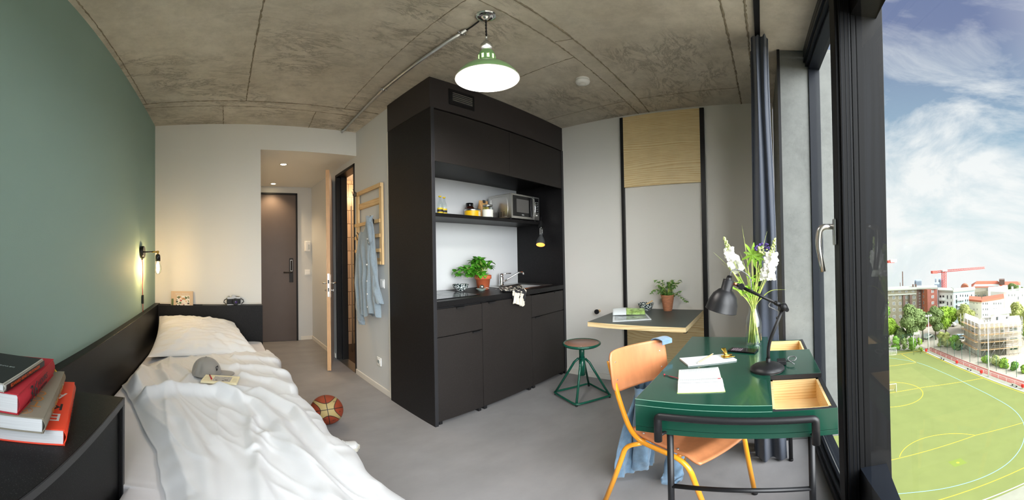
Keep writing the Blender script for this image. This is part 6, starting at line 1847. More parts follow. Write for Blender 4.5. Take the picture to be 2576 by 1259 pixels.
struct(MB().mat('asphalt').box(14, 26.2, -52, -8, GZ, GZ + 0.01).build('path_pitch_end'))
# lane lines on the track
for k in (1, 2): addr([(88.0, lerp(-44.3, -46.4, k / 3)), (20.0, lerp(-48.9, -51.8, k / 3))], 0.035, 'line_white', GZ + 0.004)

def goal(name, label, a, b, depth, h, netm=None):
    t = thing(name, label, 'goal', (0, 0, 0), group='goals on the pitch')
    a, b = Vector((*a, GZ)), Vector((*b, GZ)); up = Vector((0, 0, h)); n_ = (b - a).cross(Vector((0, 0, 1))).normalized() * depth
    MB().mat('line_white').tube([a, a + up, b + up, b], 0.06, seg=8).build('goal_frame', parent=t)
    MB().mat('galv').tube([a, a - n_], 0.04, seg=6).tube([b, b - n_], 0.04, seg=6).tube([a - n_, b - n_], 0.04, seg=6).tube([a + up, a - n_], 0.03, seg=6).tube([b + up, b - n_], 0.03, seg=6).build('rear_stay', parent=t)
    nm = netm or 'line_white'; q = MB().mat(nm); N = 16
    for i in range(N + 1):
        p_ = a.lerp(b, i / N); q.tube([p_ + up, p_ - n_], 0.012, seg=4, cap=False)
    for j in range(7): q.tube([(a + up).lerp(a - n_, j / 7), (b + up).lerp(b - n_, j / 7)], 0.012, seg=4, cap=False)
    q.build('net', parent=t)
goal('pitch_goal', 'white goal frame at the far end of the pitch', (87.9, -31.6), (87.0, -35.2), -1.2, 1.75)
goal('pitch_goal', 'goal with an orange and white net standing beside the shooting circle', (62.6, -21.4), (62.2, -25.0), 1.3, 1.9, mat('orange_net', srgb(220, 170, 110), 0.8))

# light masts
def mast(label, x, y, h, heads=3):
    t = thing('floodlight_mast', label, 'mast', (x, y, GZ), group='floodlight masts along the pitch')
    MB().mat('line_white').tube([(0, 0, 0), (0, 0, h)], 0.11, seg=10, radii=[0.16, 0.08]).build('pole', parent=t)
    q = MB().mat('galv').box(-0.2, 0.2, -0.9, 0.9, h - 0.1, h + 0.05)
    for k in range(heads): q.box(-0.35, 0.1, -0.9 + k * 0.75, -0.5 + k * 0.75, h, h + 0.42)
    q.build('floodlights', parent=t)
mast('pale floodlight mast at the far corner of the pitch', 84.0, -43.65, 10.6)
mast('pale floodlight mast in front of the scaffolded building', 59.6, -45.5, 13.2)

# benches, bins, fence rail
def bench(x, y, lab):
    t = thing('bench', lab, 'bench', (x, y, GZ), -0.06, group='benches beside the running track')
    MB().mat('asphalt').box(-0.9, 0.9, -0.2, 0.2, 0.42, 0.48).build('seat', parent=t)
    MB().mat('black').box(-0.7, -0.6, -0.15, 0.15, 0, 0.42).build('leg', parent=t); MB().mat('black').box(0.6, 0.7, -0.15, 0.15, 0, 0.42).build('leg', parent=t)
bench(76.4, -43.6, 'low bench beside the track closest to the far corner'); bench(65.8, -44.6, 'low bench beside the track in front of the scaffolding'); bench(51.6, -45.9, 'low bench beside the track past the second floodlight mast')
M['bin_red'] = mat('red_bin', srgb(214, 40, 30), 0.5)
def litter(x, y, lab):
    t = thing('litter_bin', lab, 'bin', (x, y, GZ), group='red bins beside the running track')
    MB().mat('bin_red').prism([(-0.25, -0.22), (0.25, -0.22), (0.25, 0.22), (-0.25, 0.22)], 0.25, 0.95, bev=0.03).build('container', parent=t)
    MB().mat('galv').cyl((0, 0, 0), (0, 0, 0.3), 0.04).build('post', parent=t)
litter(84.2, -42.9, 'red bin at the foot of the far floodlight mast'); litter(71.2, -44.6, 'red bin beside the track before the scaffolding'); litter(61.9, -45.2, 'red bin just before the second floodlight mast'); litter(49.6, -46.3, 'red bin past the second floodlight mast')
rl = thing('barrier_rail', 'low white barrier rail between the pitch and the running track', 'rail')
q = MB().mat('line_white').tube([(86.5, -44.15, GZ + 1.0), (20, -48.6, GZ + 1.0)], 0.03, seg=6); q.build('handrail', parent=rl)
for k in range(24):
    t = k / 23; MB().mat('line_white').cyl((lerp(86.5, 30, t), lerp(-44.15, -47.93, t), GZ), (lerp(86.5, 30, t), lerp(-44.15, -47.93, t), GZ + 1.0), 0.03, seg=6).build('post', parent=rl)
M['fence_green'] = mat('green_fence_wire', srgb(60, 110, 90), 0.6)
fn = thing('mesh_fence', 'tall dark green mesh fence behind the running track', 'fence')
def fpt(t): return (lerp(92.0, 40.0, t), lerp(-45.6, -51.6, t))
for k in range(18):
    x, y = fpt(k / 17); MB().mat('fence_green').cyl((x, y, GZ), (x, y, GZ + 4.2), 0.05, seg=6).build('post', parent=fn)
q = MB().mat('fence_green')
for z in [0.1 + 0.41 * k for k in range(11)]: q.tube([(*fpt(0), GZ + z), (*fpt(1), GZ + z)], 0.010, seg=4)
for k in range(170):
    x, y = fpt(k / 169); q.tube([(x, y, GZ), (x, y, GZ + 4.2)], 0.008, seg=4)
q.build('wire_mesh', parent=fn)
f2 = thing('mesh_fence', 'dark green mesh fence behind the far goal', 'fence')
for k in range(8):
    y = lerp(-26, -44, k / 7); MB().mat('fence_green').cyl((90.8, y, GZ), (90.8, y, GZ + 4.2), 0.05, seg=6).build('post', parent=f2)
q = MB().mat('fence_green')
for k in range(60): q.tube([(90.8, lerp(-26, -44, k / 59), GZ), (90.8, lerp(-26, -44, k / 59), GZ + 4.2)], 0.008, seg=4)
for z in [0.1 + 0.58 * k for k in range(8)]: q.tube([(90.8, -26, GZ + z), (90.8, -44, GZ + z)], 0.010, seg=4)
q.build('wire_mesh', parent=f2)

# ------------------------------------------------------------------ buildings
def bpoint(u, r):
    """azimuth of a picture column, at range r metres"""
    a = YAW + (u - 1288) / PXR
    return (r * math.sin(a), r * math.cos(a))
def zat(v, r, u=2400):
    # height seen at picture row v at range r (small roll included)
    lat = (631.04 - v) / PXR + 0.0155
    return EYE + r * math.tan(lat)
def hvec(p0, p1):
    d = Vector((p1[0] - p0[0], p1[1] - p0[1], 0)); L_ = d.length; d /= L_; n_ = Vector((d.y, -d.x, 0))
    c_ = Vector((p0[0], p0[1], 0))
    if n_.dot(-c_) < 0: n_ = -n_
    return d, L_, n_
_fz = [0]
def facade_box(mb, p0, p1, depth, z0, z1):
    _fz[0] = (_fz[0] + 1) % 9; z1 += _fz[0] * 0.017
    d, L_, n_ = hvec(p0, p1)
    a, b = Vector((*p0, 0)), Vector((*p1, 0)); w_ = ((a + b) / 2).normalized() * min(depth, 8)
    mquad(mb, a, b, b + w_, a + w_, z0, z1); return mb
M['win_dark'] = mat('dark_window_glass', srgb(58, 66, 68), 0.15)
M['win_white'] = mat('white_window_bars', srgb(216, 218, 210), 0.6)
def windows(parent, p0, p1, spec, frame='win_white', glass='win_dark', out=0.06, bars=True):
    """spec: list of (s0, z0, width, height) along the facade"""
    d, L_, n_ = hvec(p0, p1)
    for s0, z0, w_, h_ in spec:
        a = Vector((*p0, 0)) + d * s0 + n_ * out; b = a + d * w_
        q = MB().mat(frame); mquad(q, a, b, b - n_ * (out + 0.05), a - n_ * (out + 0.05), z0, z0 + h_)
        q.mat(glass); g_ = 0.10 * min(w_, h_)
        cols_ = 2 if bars else 1
        for c_ in range(cols_):
            for r_i in range(cols_):
                x0 = g_ + c_ * (w_ - g_) / cols_ * 1.0; x1 = x0 + (w_ - g_) / cols_ - g_
                zz0 = z0 + g_ + r_i * (h_ - g_) / cols_; zz1 = zz0 + (h_ - g_) / cols_ - g_
                aa_ = a + d * x0 + n_ * 0.02; bb_ = a + d * x1 + n_ * 0.02
                mquad(q, aa_, bb_, bb_ - n_ * 0.03, aa_ - n_ * 0.03, zz0, zz1)
        q.build('window', parent=parent)

# 1: grey brick school block with a red brick wing
b1 = thing('grey_brick_building', 'long grey brick building with a red brick end and white barred windows', 'building')
M['grey_brick'] = mat('grey_brick', srgb(122, 118, 98), 0.9, var=0.15, vscale=1.5)
M['brown_brick'] = mat('brown_pier', srgb(104, 84, 74), 0.9, var=0.15, vscale=1.5)
M['red_brick'] = mat('red_brick', srgb(116, 68, 54), 0.9, var=0.15, vscale=1.5)
M['orange_brick'] = mat('orange_brick', srgb(160, 98, 72), 0.9, var=0.1, vscale=1.5)
M['roof_grey'] = mat('pale_roof', srgb(160, 164, 152), 0.8)
RA = 128
pA, pB, pC, pD, pE = bpoint(2150, 124), bpoint(2304, RA), bpoint(2317, RA + 1), bpoint(2331, RA - 2), bpoint(2356, RA + 2)
zt = zat(752, RA); ze = zat(763, RA)
facade_box(MB().mat('grey_brick'), pA, pB, 14, GZ, zt).build('wall', parent=b1)
facade_box(MB().mat('roof_grey'), bpoint(2150, 123.4), bpoint(2305, RA - .6), 15, zt, zt + 0.5).build('roof', parent=b1)
facade_box(MB().mat('roof_grey'), bpoint(2150, 123.5), bpoint(2303, RA - .5), 1.0, ze - 0.2, ze + 0.15).build('cornice', parent=b1)
facade_box(MB().mat('brown_brick'), pB, pC, 14, GZ, zt).build('stair_tower', parent=b1)
facade_box(MB().mat('orange_brick'), pC, pD, 14, GZ, zt).build('side_wall', parent=b1)
facade_box(MB().mat('red_brick'), pD, pE, 14, GZ, zt).build('end_wall', parent=b1)
facade_box(MB().mat('roof_grey'), bpoint(2303, RA - .5), bpoint(2357, RA - .5), 15, zt, zt + 0.45).build('roof', parent=b1)
for u in (2229, 2237, 2254, 2272, 2289):
    facade_box(MB().mat('brown_brick'), bpoint(u - 2.6, RA - 1.7), bpoint(u + 2.6, RA - 1.6), 1.6, GZ, ze - 0.3).build('pier', parent=b1)
def wn_(u, v, wpx, hpx, r): 
    return u, v, wpx * r / PXR, hpx * r / PXR
dB, LB, nB = hvec(pA, pB)
def sproj(u, p0, p1):
    """distance along facade p0-p1 where the azimuth of column u meets it"""
    a = YAW + (u - 1288) / PXR; dirv = Vector((math.sin(a), math.cos(a), 0)); d, L_, n_ = hvec(p0, p1)
    P0 = Vector((*p0, 0)); tt_ = P0.dot(n_) / dirv.dot(n_); return (dirv * tt_ - P0).dot(d), tt_
def win_at(par, p0, p1, cols_, rows_, wpx, hpx, **kw):
    sp = []
    for u in cols_:
        for v in rows_:
            s_, r_ = sproj(u, p0, p1); w_, h_ = wpx * r_ / PXR, hpx * r_ / PXR * 1.02
            sp.append((s_ - w_ / 2, zat(v + hpx / 2, r_), w_, h_))
    windows(par, p0, p1, sp, **kw)
win_at(b1, pA, pB, (2229, 2246, 2262, 2279, 2297), (772, 787, 803, 820), 6.5, 7.5)
win_at(b1, pA, pB, (2226, 2244, 2261, 2278, 2295), (757.5,), 6, 3.6)
win_at(b1, pD, pE, (2344,), (758, 771.5, 787), 8.5, 6.5)
win_at(b1, pC, pD, (2321,), (758, 771, 786, 800), 3.0, 7.5, bars=False)
win_at(b1, pB, pC, (2311.5,), (762, 769, 776, 783, 790, 797), 4.2, 3.6)
for u in (2229, 2295, 2302): facade_box(MB().mat('brown_brick'), bpoint(u - 2, RA + 3), bpoint(u + 2, RA + 3), 1, zt + .4, zt + 1.4).build('chimney', parent=b1)
facade_box(MB().mat('brown_brick'), bpoint(2268, RA + 8), bpoint(2270.5, RA + 8), 1, zt + .4, zt + 6).build('chimney', parent=b1)

# 2: white modern apartment blocks
b2 = thing('white_apartment_block', 'long white apartment block with balconies beside the brick wing', 'building')
M['white_render'] = mat('white_render', srgb(212, 220, 214), 0.85, var=0.03)
M['cool_render'] = mat('blue_white_render', srgb(190, 206, 206), 0.85, var=0.03)
R2 = 134
q0, q1, q2, q3, q4 = bpoint(2357, R2), bpoint(2396, R2 - 3), bpoint(2450, R2 + 2), bpoint(2484, R2 + 6), bpoint(2530, R2 + 9)
zr = zat(757, R2)
facade_box(MB().mat('white_render'), q0, q1, 12, GZ, zr).build('wall', parent=b2)
facade_box(MB().mat('cool_render'), q1, q2, 12, GZ, zr - 0.2).build('wall', parent=b2)
facade_box(MB().mat('grey_brick'), q2, q3, 12, GZ, zr - 1.0).build('wall', parent=b2)
facade_box(MB().mat('white_render'), q3, q4, 12, GZ, zr - 0.5).build('wall', parent=b2)
facade_box(MB().mat('roof_grey'), bpoint(2357, R2 - .6), bpoint(2396, R2 - 3.6), 13, zr, zr + 0.45).build('roof', parent=b2)
facade_box(MB().mat('roof_grey'), bpoint(2396, R2 - 3.6), bpoint(2452, R2 + 1.5), 13, zr - .2, zr + 0.3).build('roof', parent=b2)
for v in (775, 790, 806):
    facade_box(MB().mat('white_render'), bpoint(2359, R2 - 1.6), bpoint(2375, R2 - 2.2), 1.4, zat(v + 4.5, R2), zat(v, R2)).build('balcony', parent=b2)
win_at(b2, q0, q1, (2364, 2371), (771, 786, 801), 6.0, 6, bars=False, out=0.02)
win_at(b2, q0, q1, (2381.5, 2391), (773, 789, 804), 3.8, 9.5, bars=False)
win_at(b2, q1, q2, (2404,), (772, 785, 798), 3.4, 9, bars=False)
win_at(b2, q1, q2, (2414, 2420, 2427, 2432, 2442), (770, 782, 795), 3.0, 6, bars=False)
for v in (776, 789): facade_box(MB().mat('white_render'), bpoint(2406, R2 - 3), bpoint(2424, R2 - 2), 1.6, zat(v + 4, R2), zat(v, R2)).build('balcony', parent=b2)
win_at(b2, q2, q3, (2453, 2460, 2473, 2477), (771,), 2.8, 7, bars=False)

# 3: white house with red roof edge
b3 = thing('white_house', 'white multi-storey house with a red roof edge behind the scaffolding', 'building')
R3 = 116
h0, h1, h2 = bpoint(2436, R3), bpoint(2467, R3 - 3), bpoint(2523, R3 + 4)
z3 = zat(783, R3)
M['lit_white'] = mat('lit_white_plaster', srgb(236, 236, 226), 0.85)  # brighter plaster for lit faces, the light is put into the colour
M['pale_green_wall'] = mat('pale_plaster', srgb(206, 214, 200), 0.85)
M['red_tiles'] = mat('red_roof_tiles', srgb(180, 100, 74), 0.8, var=0.1, vscale=3)
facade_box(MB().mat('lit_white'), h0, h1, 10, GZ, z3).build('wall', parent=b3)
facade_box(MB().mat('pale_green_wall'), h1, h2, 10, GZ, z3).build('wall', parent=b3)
facade_box(MB().mat('red_tiles'), bpoint(2435, R3 - .6), bpoint(2467.5, R3 - 3.7), 11, z3, z3 + 0.55).build('roof', parent=b3)
facade_box(MB().mat('red_tiles'), bpoint(2467, R3 - 3.7), bpoint(2524, R3 + 3.4), 11, z3, z3 + 0.55).build('roof', parent=b3)
win_at(b3, h1, h2, (2471, 2477, 2481.5), (791, 805, 819), 2.6, 5.5, bars=False)
win_at(b3, h1, h2, (2498, 2503.5, 2510, 2515.5), (791, 805), 2.6, 5.5, bars=False)
win_at(b3, h0, h1, (2448, 2456), (790, 805, 818), 1.4, 4, bars=False)

# 4: pale house to the side
b4 = thing('pale_grey_house', 'pale grey house with a flat green-grey roof close to the frame edge', 'building')
R4 = 131
k0, k1, k2 = bpoint(2490, R4), bpoint(2531, R4 - 3), bpoint(2640, R4 + 12)
z4 = zat(762, R4)
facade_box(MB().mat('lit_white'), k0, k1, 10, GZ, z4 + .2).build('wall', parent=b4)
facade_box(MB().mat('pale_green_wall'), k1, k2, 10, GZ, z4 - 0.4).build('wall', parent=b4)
facade_box(MB().mat('roof_grey'), bpoint(2530, R4 - 3.6), bpoint(2641, R4 + 11.4), 11, z4 - .4, z4 + 0.2).build('roof', parent=b4)
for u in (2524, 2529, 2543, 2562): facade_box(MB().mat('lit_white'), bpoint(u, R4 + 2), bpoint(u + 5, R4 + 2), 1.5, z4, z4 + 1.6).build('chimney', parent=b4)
win_at(b4, k1, k2, (2536, 2544, 2551, 2570), (771,), 2.2, 5, bars=False)
win_at(b4, k1, k2, (2559.5,), (778,), 3, 8, bars=False)

# 5: red-roofed hall far behind
b5 = thing('red_roofed_hall', 'large hall with a red skylit hip roof on the skyline', 'building')
R5 = 165
def roofprism(par, u0, u1, ui0, ui1, r, vb, vt, m, depth=14, name='roof'):
    a, b = Vector((*bpoint(u0, r), zat(vb, r))), Vector((*bpoint(u1, r), zat(vb, r)))
    c_, d_ = Vector((*bpoint(ui1, r + depth / 2), zat(vt, r + depth / 2))), Vector((*bpoint(ui0, r + depth / 2), zat(vt, r + depth / 2)))
    e_, f_ = Vector((*bpoint(u1, r + depth), zat(vb, r))), Vector((*bpoint(u0, r + depth), zat(vb, r)))
    e_.z = a.z; f_.z = a.z
    t = bmesh.new(); A_, B_, C_, D_, E_, F_ = [t.verts.new(p_) for p_ in (a, b, c_, d_, e_, f_)]
    for fc_ in ((A_, B_, C_, D_), (E_, F_, D_, C_), (B_, E_, C_), (F_, A_, D_), (A_, F_, E_, B_)): t.faces.new(fc_)
    bmesh.ops.recalc_face_normals(t, faces=t.faces[:])
    mb = MB().mat(m); mb._add(t); return mb.build(name, parent=par), a, b, c_, d_
_, a, b, c_, d_ = roofprism(b5, 2442, 2520, 2456, 2508, R5, 750, 734, 'red_tiles')
facade_box(MB().mat('pale_green_wall'), bpoint(2446, R5 + .5), bpoint(2518, R5 + .5), 12, GZ, zat(750, R5)).build('wall', parent=b5)
q = MB().mat('win_white')
for k in range(14):
    t = (k + 0.5) / 14; p_ = a.lerp(b, 0.06 + t * 0.86); p2 = d_.lerp(c_, 0.06 + t * 0.86)
    s0, s1 = p_.lerp(p2, 0.12) + Vector((0, 0, 0.15)), p_.lerp(p2, 0.45) + Vector((0, 0, 0.15))
    dd_ = (b - a).normalized() * 0.7
    t_ = bmesh.new(); t_.faces.new([t_.verts.new(v_) for v_ in (s0 - dd_, s0 + dd_, s1 + dd_, s1 - dd_)]); r_ = bmesh.ops.solidify(t_, geom=t_.faces[:], thickness=0.15); q._add(t_)
q.build('skylight_row', parent=b5)
roofprism(b5, 2512, 2566, 2524, 2558, R5 + 6, 745, 736, 'red_tiles')
facade_box(MB().mat('brown_brick'), bpoint(2512, R5 + 2), bpoint(2526, R5 + 2), 6, zat(745, R5), zat(733, R5)).build('tower', parent=b5)
b6 = thing('brick_gable_house', 'small orange brick house with a round gable on the skyline', 'building')
q = MB().mat('orange_brick'); d6, L6, n6 = hvec(bpoint(2415, 158), bpoint(2436, 158)); P6 = Vector((*bpoint(2415, 158), 0))
t_ = bmesh.new(); zb6 = zat(753, 158)
ptsl = [P6 + Vector((0, 0, GZ)), P6 + d6 * L6 + Vector((0, 0, GZ))] + [P6 + d6 * (L6 / 2 + L6 / 2 * math.cos(k * PI / 10)) + Vector((0, 0, zb6 + 2.0 * math.sin(k * PI / 10))) for k in range(11)]
f_ = t_.faces.new([t_.verts.new(v_) for v_ in ptsl]); ex = bmesh.ops.extrude_face_region(t_, geom=[f_])
bmesh.ops.translate(t_, verts=[g_ for g_ in ex['geom'] if isinstance(g_, bmesh.types.BMVert)], vec=-n6 * 6); bmesh.ops.recalc_face_normals(t_, faces=t_.faces[:])
q._add(t_); q.build('wall', parent=b6)

# distant towers
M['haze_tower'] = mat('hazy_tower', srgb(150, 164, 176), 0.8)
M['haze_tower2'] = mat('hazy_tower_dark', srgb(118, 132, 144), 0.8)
def tower(lab, u0, u1, vt, r, m):
    t = thing('distant_tower', lab, 'tower block', (0, 0, 0), group='tower blocks on the skyline')
    facade_box(MB().mat(m), bpoint(u0, r), bpoint(u1, r), 8, GZ, zat(vt, r)).build('wall', parent=t)
    q = MB().mat('haze_tower2'); p0, p1 = bpoint(u0, r), bpoint(u1, r); d, L_, n_ = hvec(p0, p1)
    for k in range(6):
        z = zat(vt + 2 + k * 2.2, r); a = Vector((*p0, 0)) + d * L_ * 0.08 + n_ * 0.05; b = a + d * L_ * 0.84
        mquad(q, a, b, b - n_ * 0.2, a - n_ * 0.2, z - 0.25, z)
    q.build('window_band', parent=t)
tower('slim pale tower joined to the flat-topped hazy tower on the skyline', 2299, 2303, 732, 184, 'haze_tower')
tower('hazy blue tower block with a flat top on the skyline over the brick wing', 2303, 2317, 731, 180, 'haze_tower')
tower('low wide stepped block under the tall crane', 2349, 2362, 740, 176, 'haze_tower')
tower('slim pale tower rising from the stepped block by the tall crane', 2350.5, 2354, 727, 190, 'haze_tower')
tower('tallest slim tower beside the tall crane', 2359.5, 2364, 727, 190, 'haze_tower')
tower('hazy square tower directly behind the tall crane mast', 2364.5, 2371, 730, 188, 'haze_tower2')
ch_ = thing('roof_chimney', 'dark chimney stack on the skyline above the grey brick building', 'chimney')
facade_box(MB().mat('brown_brick'), bpoint(2262, 170), bpoint(2263.5, 170), 1, GZ, zat(735, 170)).build('stack', parent=ch_)

# cranes
M['crane_red'] = mat('crane_red', srgb(206, 84, 70), 0.6)
def lattice(mb, a, b, w_, n, r):
    a, b = Vector(a), Vector(b); d = (b - a).normalized(); s1 = d.cross(Vector((0, 0, 1)))
    if s1.length < 0.1: s1 = Vector((1, 0, 0))
    s1.normalize(); s2 = d.cross(s1).normalized()
    cs_ = [s1 * w_ + s2 * w_, -s1 * w_ + s2 * w_, -s1 * w_ - s2 * w_, s1 * w_ - s2 * w_]
    for c_ in cs_: mb.tube([a + c_, b + c_], r, seg=4)
    for i in range(n):
        p0, p1 = a.lerp(b, i / n), a.lerp(b, (i + 1) / n)
        for k in range(4): mb.tube([p0 + cs_[k], p1 + cs_[(k + 1) % 4]], r * 0.7, seg=4)
cr1 = thing('tower_crane', 'tall red and white tower crane with its jib pointing away to the side', 'crane')
RC = 150; cx_, cy_ = bpoint(2373.5, RC); ztop = zat(708, RC)
q = MB().mat('crane_red'); lattice(q, (cx_, cy_, GZ), (cx_, cy_, ztop), 0.75, 26, 0.13); q.build('mast', parent=cr1)
jx, jy = bpoint(2476, RC + 6); q = MB().mat('crane_red'); lattice(q, (cx_, cy_, zat(707.5, RC)), (jx, jy, zat(700.5, RC + 6)), 0.38, 24, 0.09); q.build('jib', parent=cr1)
kx, ky = bpoint(2351, RC - 1); q = MB().mat('crane_red'); lattice(q, (cx_, cy_, zat(708, RC)), (kx, ky, zat(709.5, RC - 1)), 0.4, 6, 0.10); q.box(kx - .8, kx + 0.8, ky - .8, ky + 1.6, zat(712.5, RC), zat(706, RC)); q.build('counter_jib', parent=cr1)
MB().mat('line_white').box(cx_ - 1.1, cx_ + 1.1, cy_ - 1.1, cy_ + 1.1, zat(708, RC), zat(704, RC)).build('cab', parent=cr1)
cr2 = thing('tower_crane', 'second red crane of which only the counter jib reaches past the window frame', 'crane')
q = MB().mat('crane_red'); ax_, ay_ = bpoint(2246, 150); bx_, by_ = bpoint(2150, 150)
lattice(q, (ax_, ay_, zat(681, 150)), (bx_, by_, zat(682, 150)), 0.4, 22, 0.10); q.build('jib', parent=cr2)
q = MB().mat('line_white'); q.box(ax_ - 1.0, ax_ + 1.0, ay_ - 1.4, ay_ + 1.4, zat(683, 150), zat(675.5, 150)); q.mat('crane_red').box(bpoint(2240, 150)[0] - 1, bpoint(2240, 150)[0] + 1, bpoint(2240, 150)[1] - 1.4, bpoint(2240, 150)[1] + 1.4, zat(684.5, 150), zat(680, 150)); q.build('counterweight', parent=cr2)
q = MB().mat('crane_red'); lattice(q, (bx_ , by_, GZ), (bx_, by_, zat(678, 150)), 0.75, 26, 0.13); q.build('mast', parent=cr2)

# ------------------------------------------------------------------ scaffolded building
sb = thing('scaffolded_building', 'white building shell under construction beside the running track', 'building')
P0, P1, P2 = (79.0, -49.6), (68.5, -52.4), (62.3, -66.5)
s0_, s1_, s2_ = bpoint(2424, 98), bpoint(2460, 90), bpoint(2566, 93)
M['shell_white'] = mat('raw_white_plaster', srgb(222, 216, 200), 0.9, var=0.06, vscale=1.5)
M['shell_grey'] = mat('raw_concrete', srgb(176, 180, 170), 0.9, var=0.08, vscale=1.5)
M['net_green'] = mat('green_opening', srgb(70, 104, 84), 0.7)
zroof = zat(839, 92)
facade_box(MB().mat('shell_white'), s0_, s1_, 9, GZ, zroof).build('wall', parent=sb)
facade_box(MB().mat('shell_white'), s1_, s2_, 12, GZ, zroof).build('wall', parent=sb)
g0, g1, g2 = bpoint(2462, 84), bpoint(2502, 86), bpoint(2536, 88)
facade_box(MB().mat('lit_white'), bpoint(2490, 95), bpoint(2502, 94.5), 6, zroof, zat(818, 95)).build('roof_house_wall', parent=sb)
facade_box(MB().mat('shell_grey'), bpoint(2502, 94.5), bpoint(2536, 97), 6, zroof, zat(819, 95)).build('roof_house_wall', parent=sb)
facade_box(MB().mat('shell_grey'), bpoint(2482, 94), bpoint(2542, 96.5), 7, zat(819, 95), zat(816, 95)).build('roof_slab', parent=sb)
win_at(sb, s0_, s1_, (2443,), (862,), 17, 10, bars=False, frame='shell_white', glass='net_green')
win_at(sb, s1_, s2_, (2519,), (860,), 11, 7, bars=False, frame='shell_white', glass='net_green')
win_at(sb, s1_, s2_, (2547,), (856, 881, 904), 22, 9, bars=False, frame='shell_white', glass='net_green')
win_at(sb, bpoint(2502, 94.5), bpoint(2536, 97), (2506, 2531), (829,), 6, 9, bars=False, frame='brown_brick', glass='win_dark')
facade_box(MB().mat(mat('dark_ground_floor', srgb(78, 78, 66), 0.9, var=0.3, vscale=1)), bpoint(2464, 89.6), bpoint(2528, 91.2), 1, GZ, zat(884, 90)).build('open_ground_floor', parent=sb)
sc2 = thing('scaffolding', 'tube scaffolding with plank decks wrapped round the white building shell', 'scaffolding')
def scaf(p0, p1, out, nb_, levels, plank='pine_rack'):
    d, L_, n_ = hvec(p0, p1); P_ = Vector((*p0, 0)) + n_ * out
    q = MB().mat('galv'); pk = MB().mat(plank)
    for i in range(nb_ + 1):
        for o_ in (0, 1.0):
            b_ = P_ + d * (L_ * i / nb_) + n_ * o_; q.tube([b_ + Vector((0, 0, GZ)), b_ + Vector((0, 0, zroof + 1.6))], 0.045, seg=5)
    for z in levels:
        for o_ in (0, 1.0):
            for dz_ in (0, 0.55, 1.05): q.tube([P_ + n_ * o_ + Vector((0, 0, z + dz_)), P_ + d * L_ + n_ * o_ + Vector((0, 0, z + dz_))], 0.03, seg=4)
        mquad(pk, P_, P_ + d * L_, P_ + d * L_ + n_ * 1.0, P_ + n_ * 1.0, z - 0.10, z)
    for i in range(0, nb_, 2):
        for a_, b_ in zip([GZ] + levels[:-1], levels):
            q.tube([P_ + d * (L_ * i / nb_) + n_ + Vector((0, 0, a_)), P_ + d * (L_ * (i + 1) / nb_) + n_ + Vector((0, 0, b_))], 0.03, seg=4)
    q.build('tube_frame', parent=sc2); pk.build('plank_deck', parent=sc2)
lv = [GZ + 2.1, GZ + 4.2, GZ + 6.3, GZ + 8.2]
lv = [z for z in lv if z < zroof + 0.3]
scaf(s0_, s1_, 0.25, 4, lv); scaf(s1_, s2_, 0.25, 9, lv)

# ------------------------------------------------------------------ trees and bushes
M['tree_a'] = mat('tree_leaves_green', srgb(108, 150, 56), 0.8, var=0.3, vscale=0.8)
M['tree_b'] = mat('tree_leaves_dark', srgb(108, 128, 72), 0.8, var=0.3, vscale=0.8)
M['tree_c'] = mat('tree_leaves_pale', srgb(158, 166, 96), 0.8, var=0.25, vscale=0.8)
M['tree_d'] = mat('tree_leaves_bright', srgb(134, 168, 50), 0.8, var=0.3, vscale=0.8)
M['trunk'] = mat('tree_bark', srgb(86, 74, 60), 0.9)
def tree(name, label, x, y, h, w_, m, seed, n=3200, z0=0.25, leaf=0.27, trunk=True, cat='tree', group='trees round the sports ground'):
    t = thing(name, label, cat, (x, y, GZ), group=group)
    rnd = random.Random(seed); bm_ = bmesh.new()
    blobs = []
    for k in range(11 if h > 3 else 6):
        a = rnd.uniform(0, 2 * PI); rr = rnd.uniform(0.1, 0.62) * w_; zz_ = rnd.uniform(z0 + 0.12, 0.86) * h
        sc__ = math.sin(PI * min(1, (zz_ / h - z0 + 0.12) / (1.12 - z0))) ** 0.6
        blobs.append((Vector((math.cos(a) * rr * sc__, math.sin(a) * rr * sc__, zz_)), w_ * rnd.uniform(0.30, 0.48)))
    blobs.append((Vector((0, 0, h * 0.62)), w_ * 0.6)); blobs.append((Vector((0, 0, h * 0.82)), w_ * 0.42))
    blobs = [(c_, min(r, h * 0.42)) for c_, r in blobs]
    # soft inner mass so that the crown does not look hollow
    for c_, r in blobs:
        mm = bmesh.ops.create_icosphere(bm_, subdivisions=2, radius=r * 0.86)['verts']
        for v_ in mm:
            v_.co *= 1 + 0.28 * nz(v_.co.x * 1.4 + seed, v_.co.y * 1.4, v_.co.z * 1.4); v_.co += c_
            v_.co.z = max(v_.co.z, 0.05)
    for i in range(n):
        c_, r = rnd.choice(blobs)
        v_ = Vector((rnd.gauss(0, 1), rnd.gauss(0, 1), rnd.gauss(0, 1))).normalized()
        p_ = c_ + v_ * r * rnd.uniform(0.82, 1.08); p_.z = max(p_.z, 0.1)
        s_ = leaf * rnd.uniform(0.6, 1.3)
        u_ = (v_ + Vector((rnd.uniform(-.8, .8), rnd.uniform(-.8, .8), rnd.uniform(-.3, 1.0)))).normalized(); a_ = u_.cross(Vector((0.3, 0.2, 1))).normalized() * s_; b_ = u_.cross(a_).normalized() * s_
        bm_.faces.new([bm_.verts.new(p_ + a_), bm_.verts.new(p_ + b_), bm_.verts.new(p_ - a_), bm_.verts.new(p_ - b_)])
    mb = MB().mat(m); mb._add(bm_); mb.build('crown', parent=t)
    if trunk: MB().mat('trunk').tube([(0, 0, 0), (0.1, 0, h * 0.3), (0, 0.1, h * 0.6)], 0.3, seg=8, radii=[0.04 * w_ + 0.12, 0.03 * w_ + 0.08, 0.05]).build('trunk', parent=t)
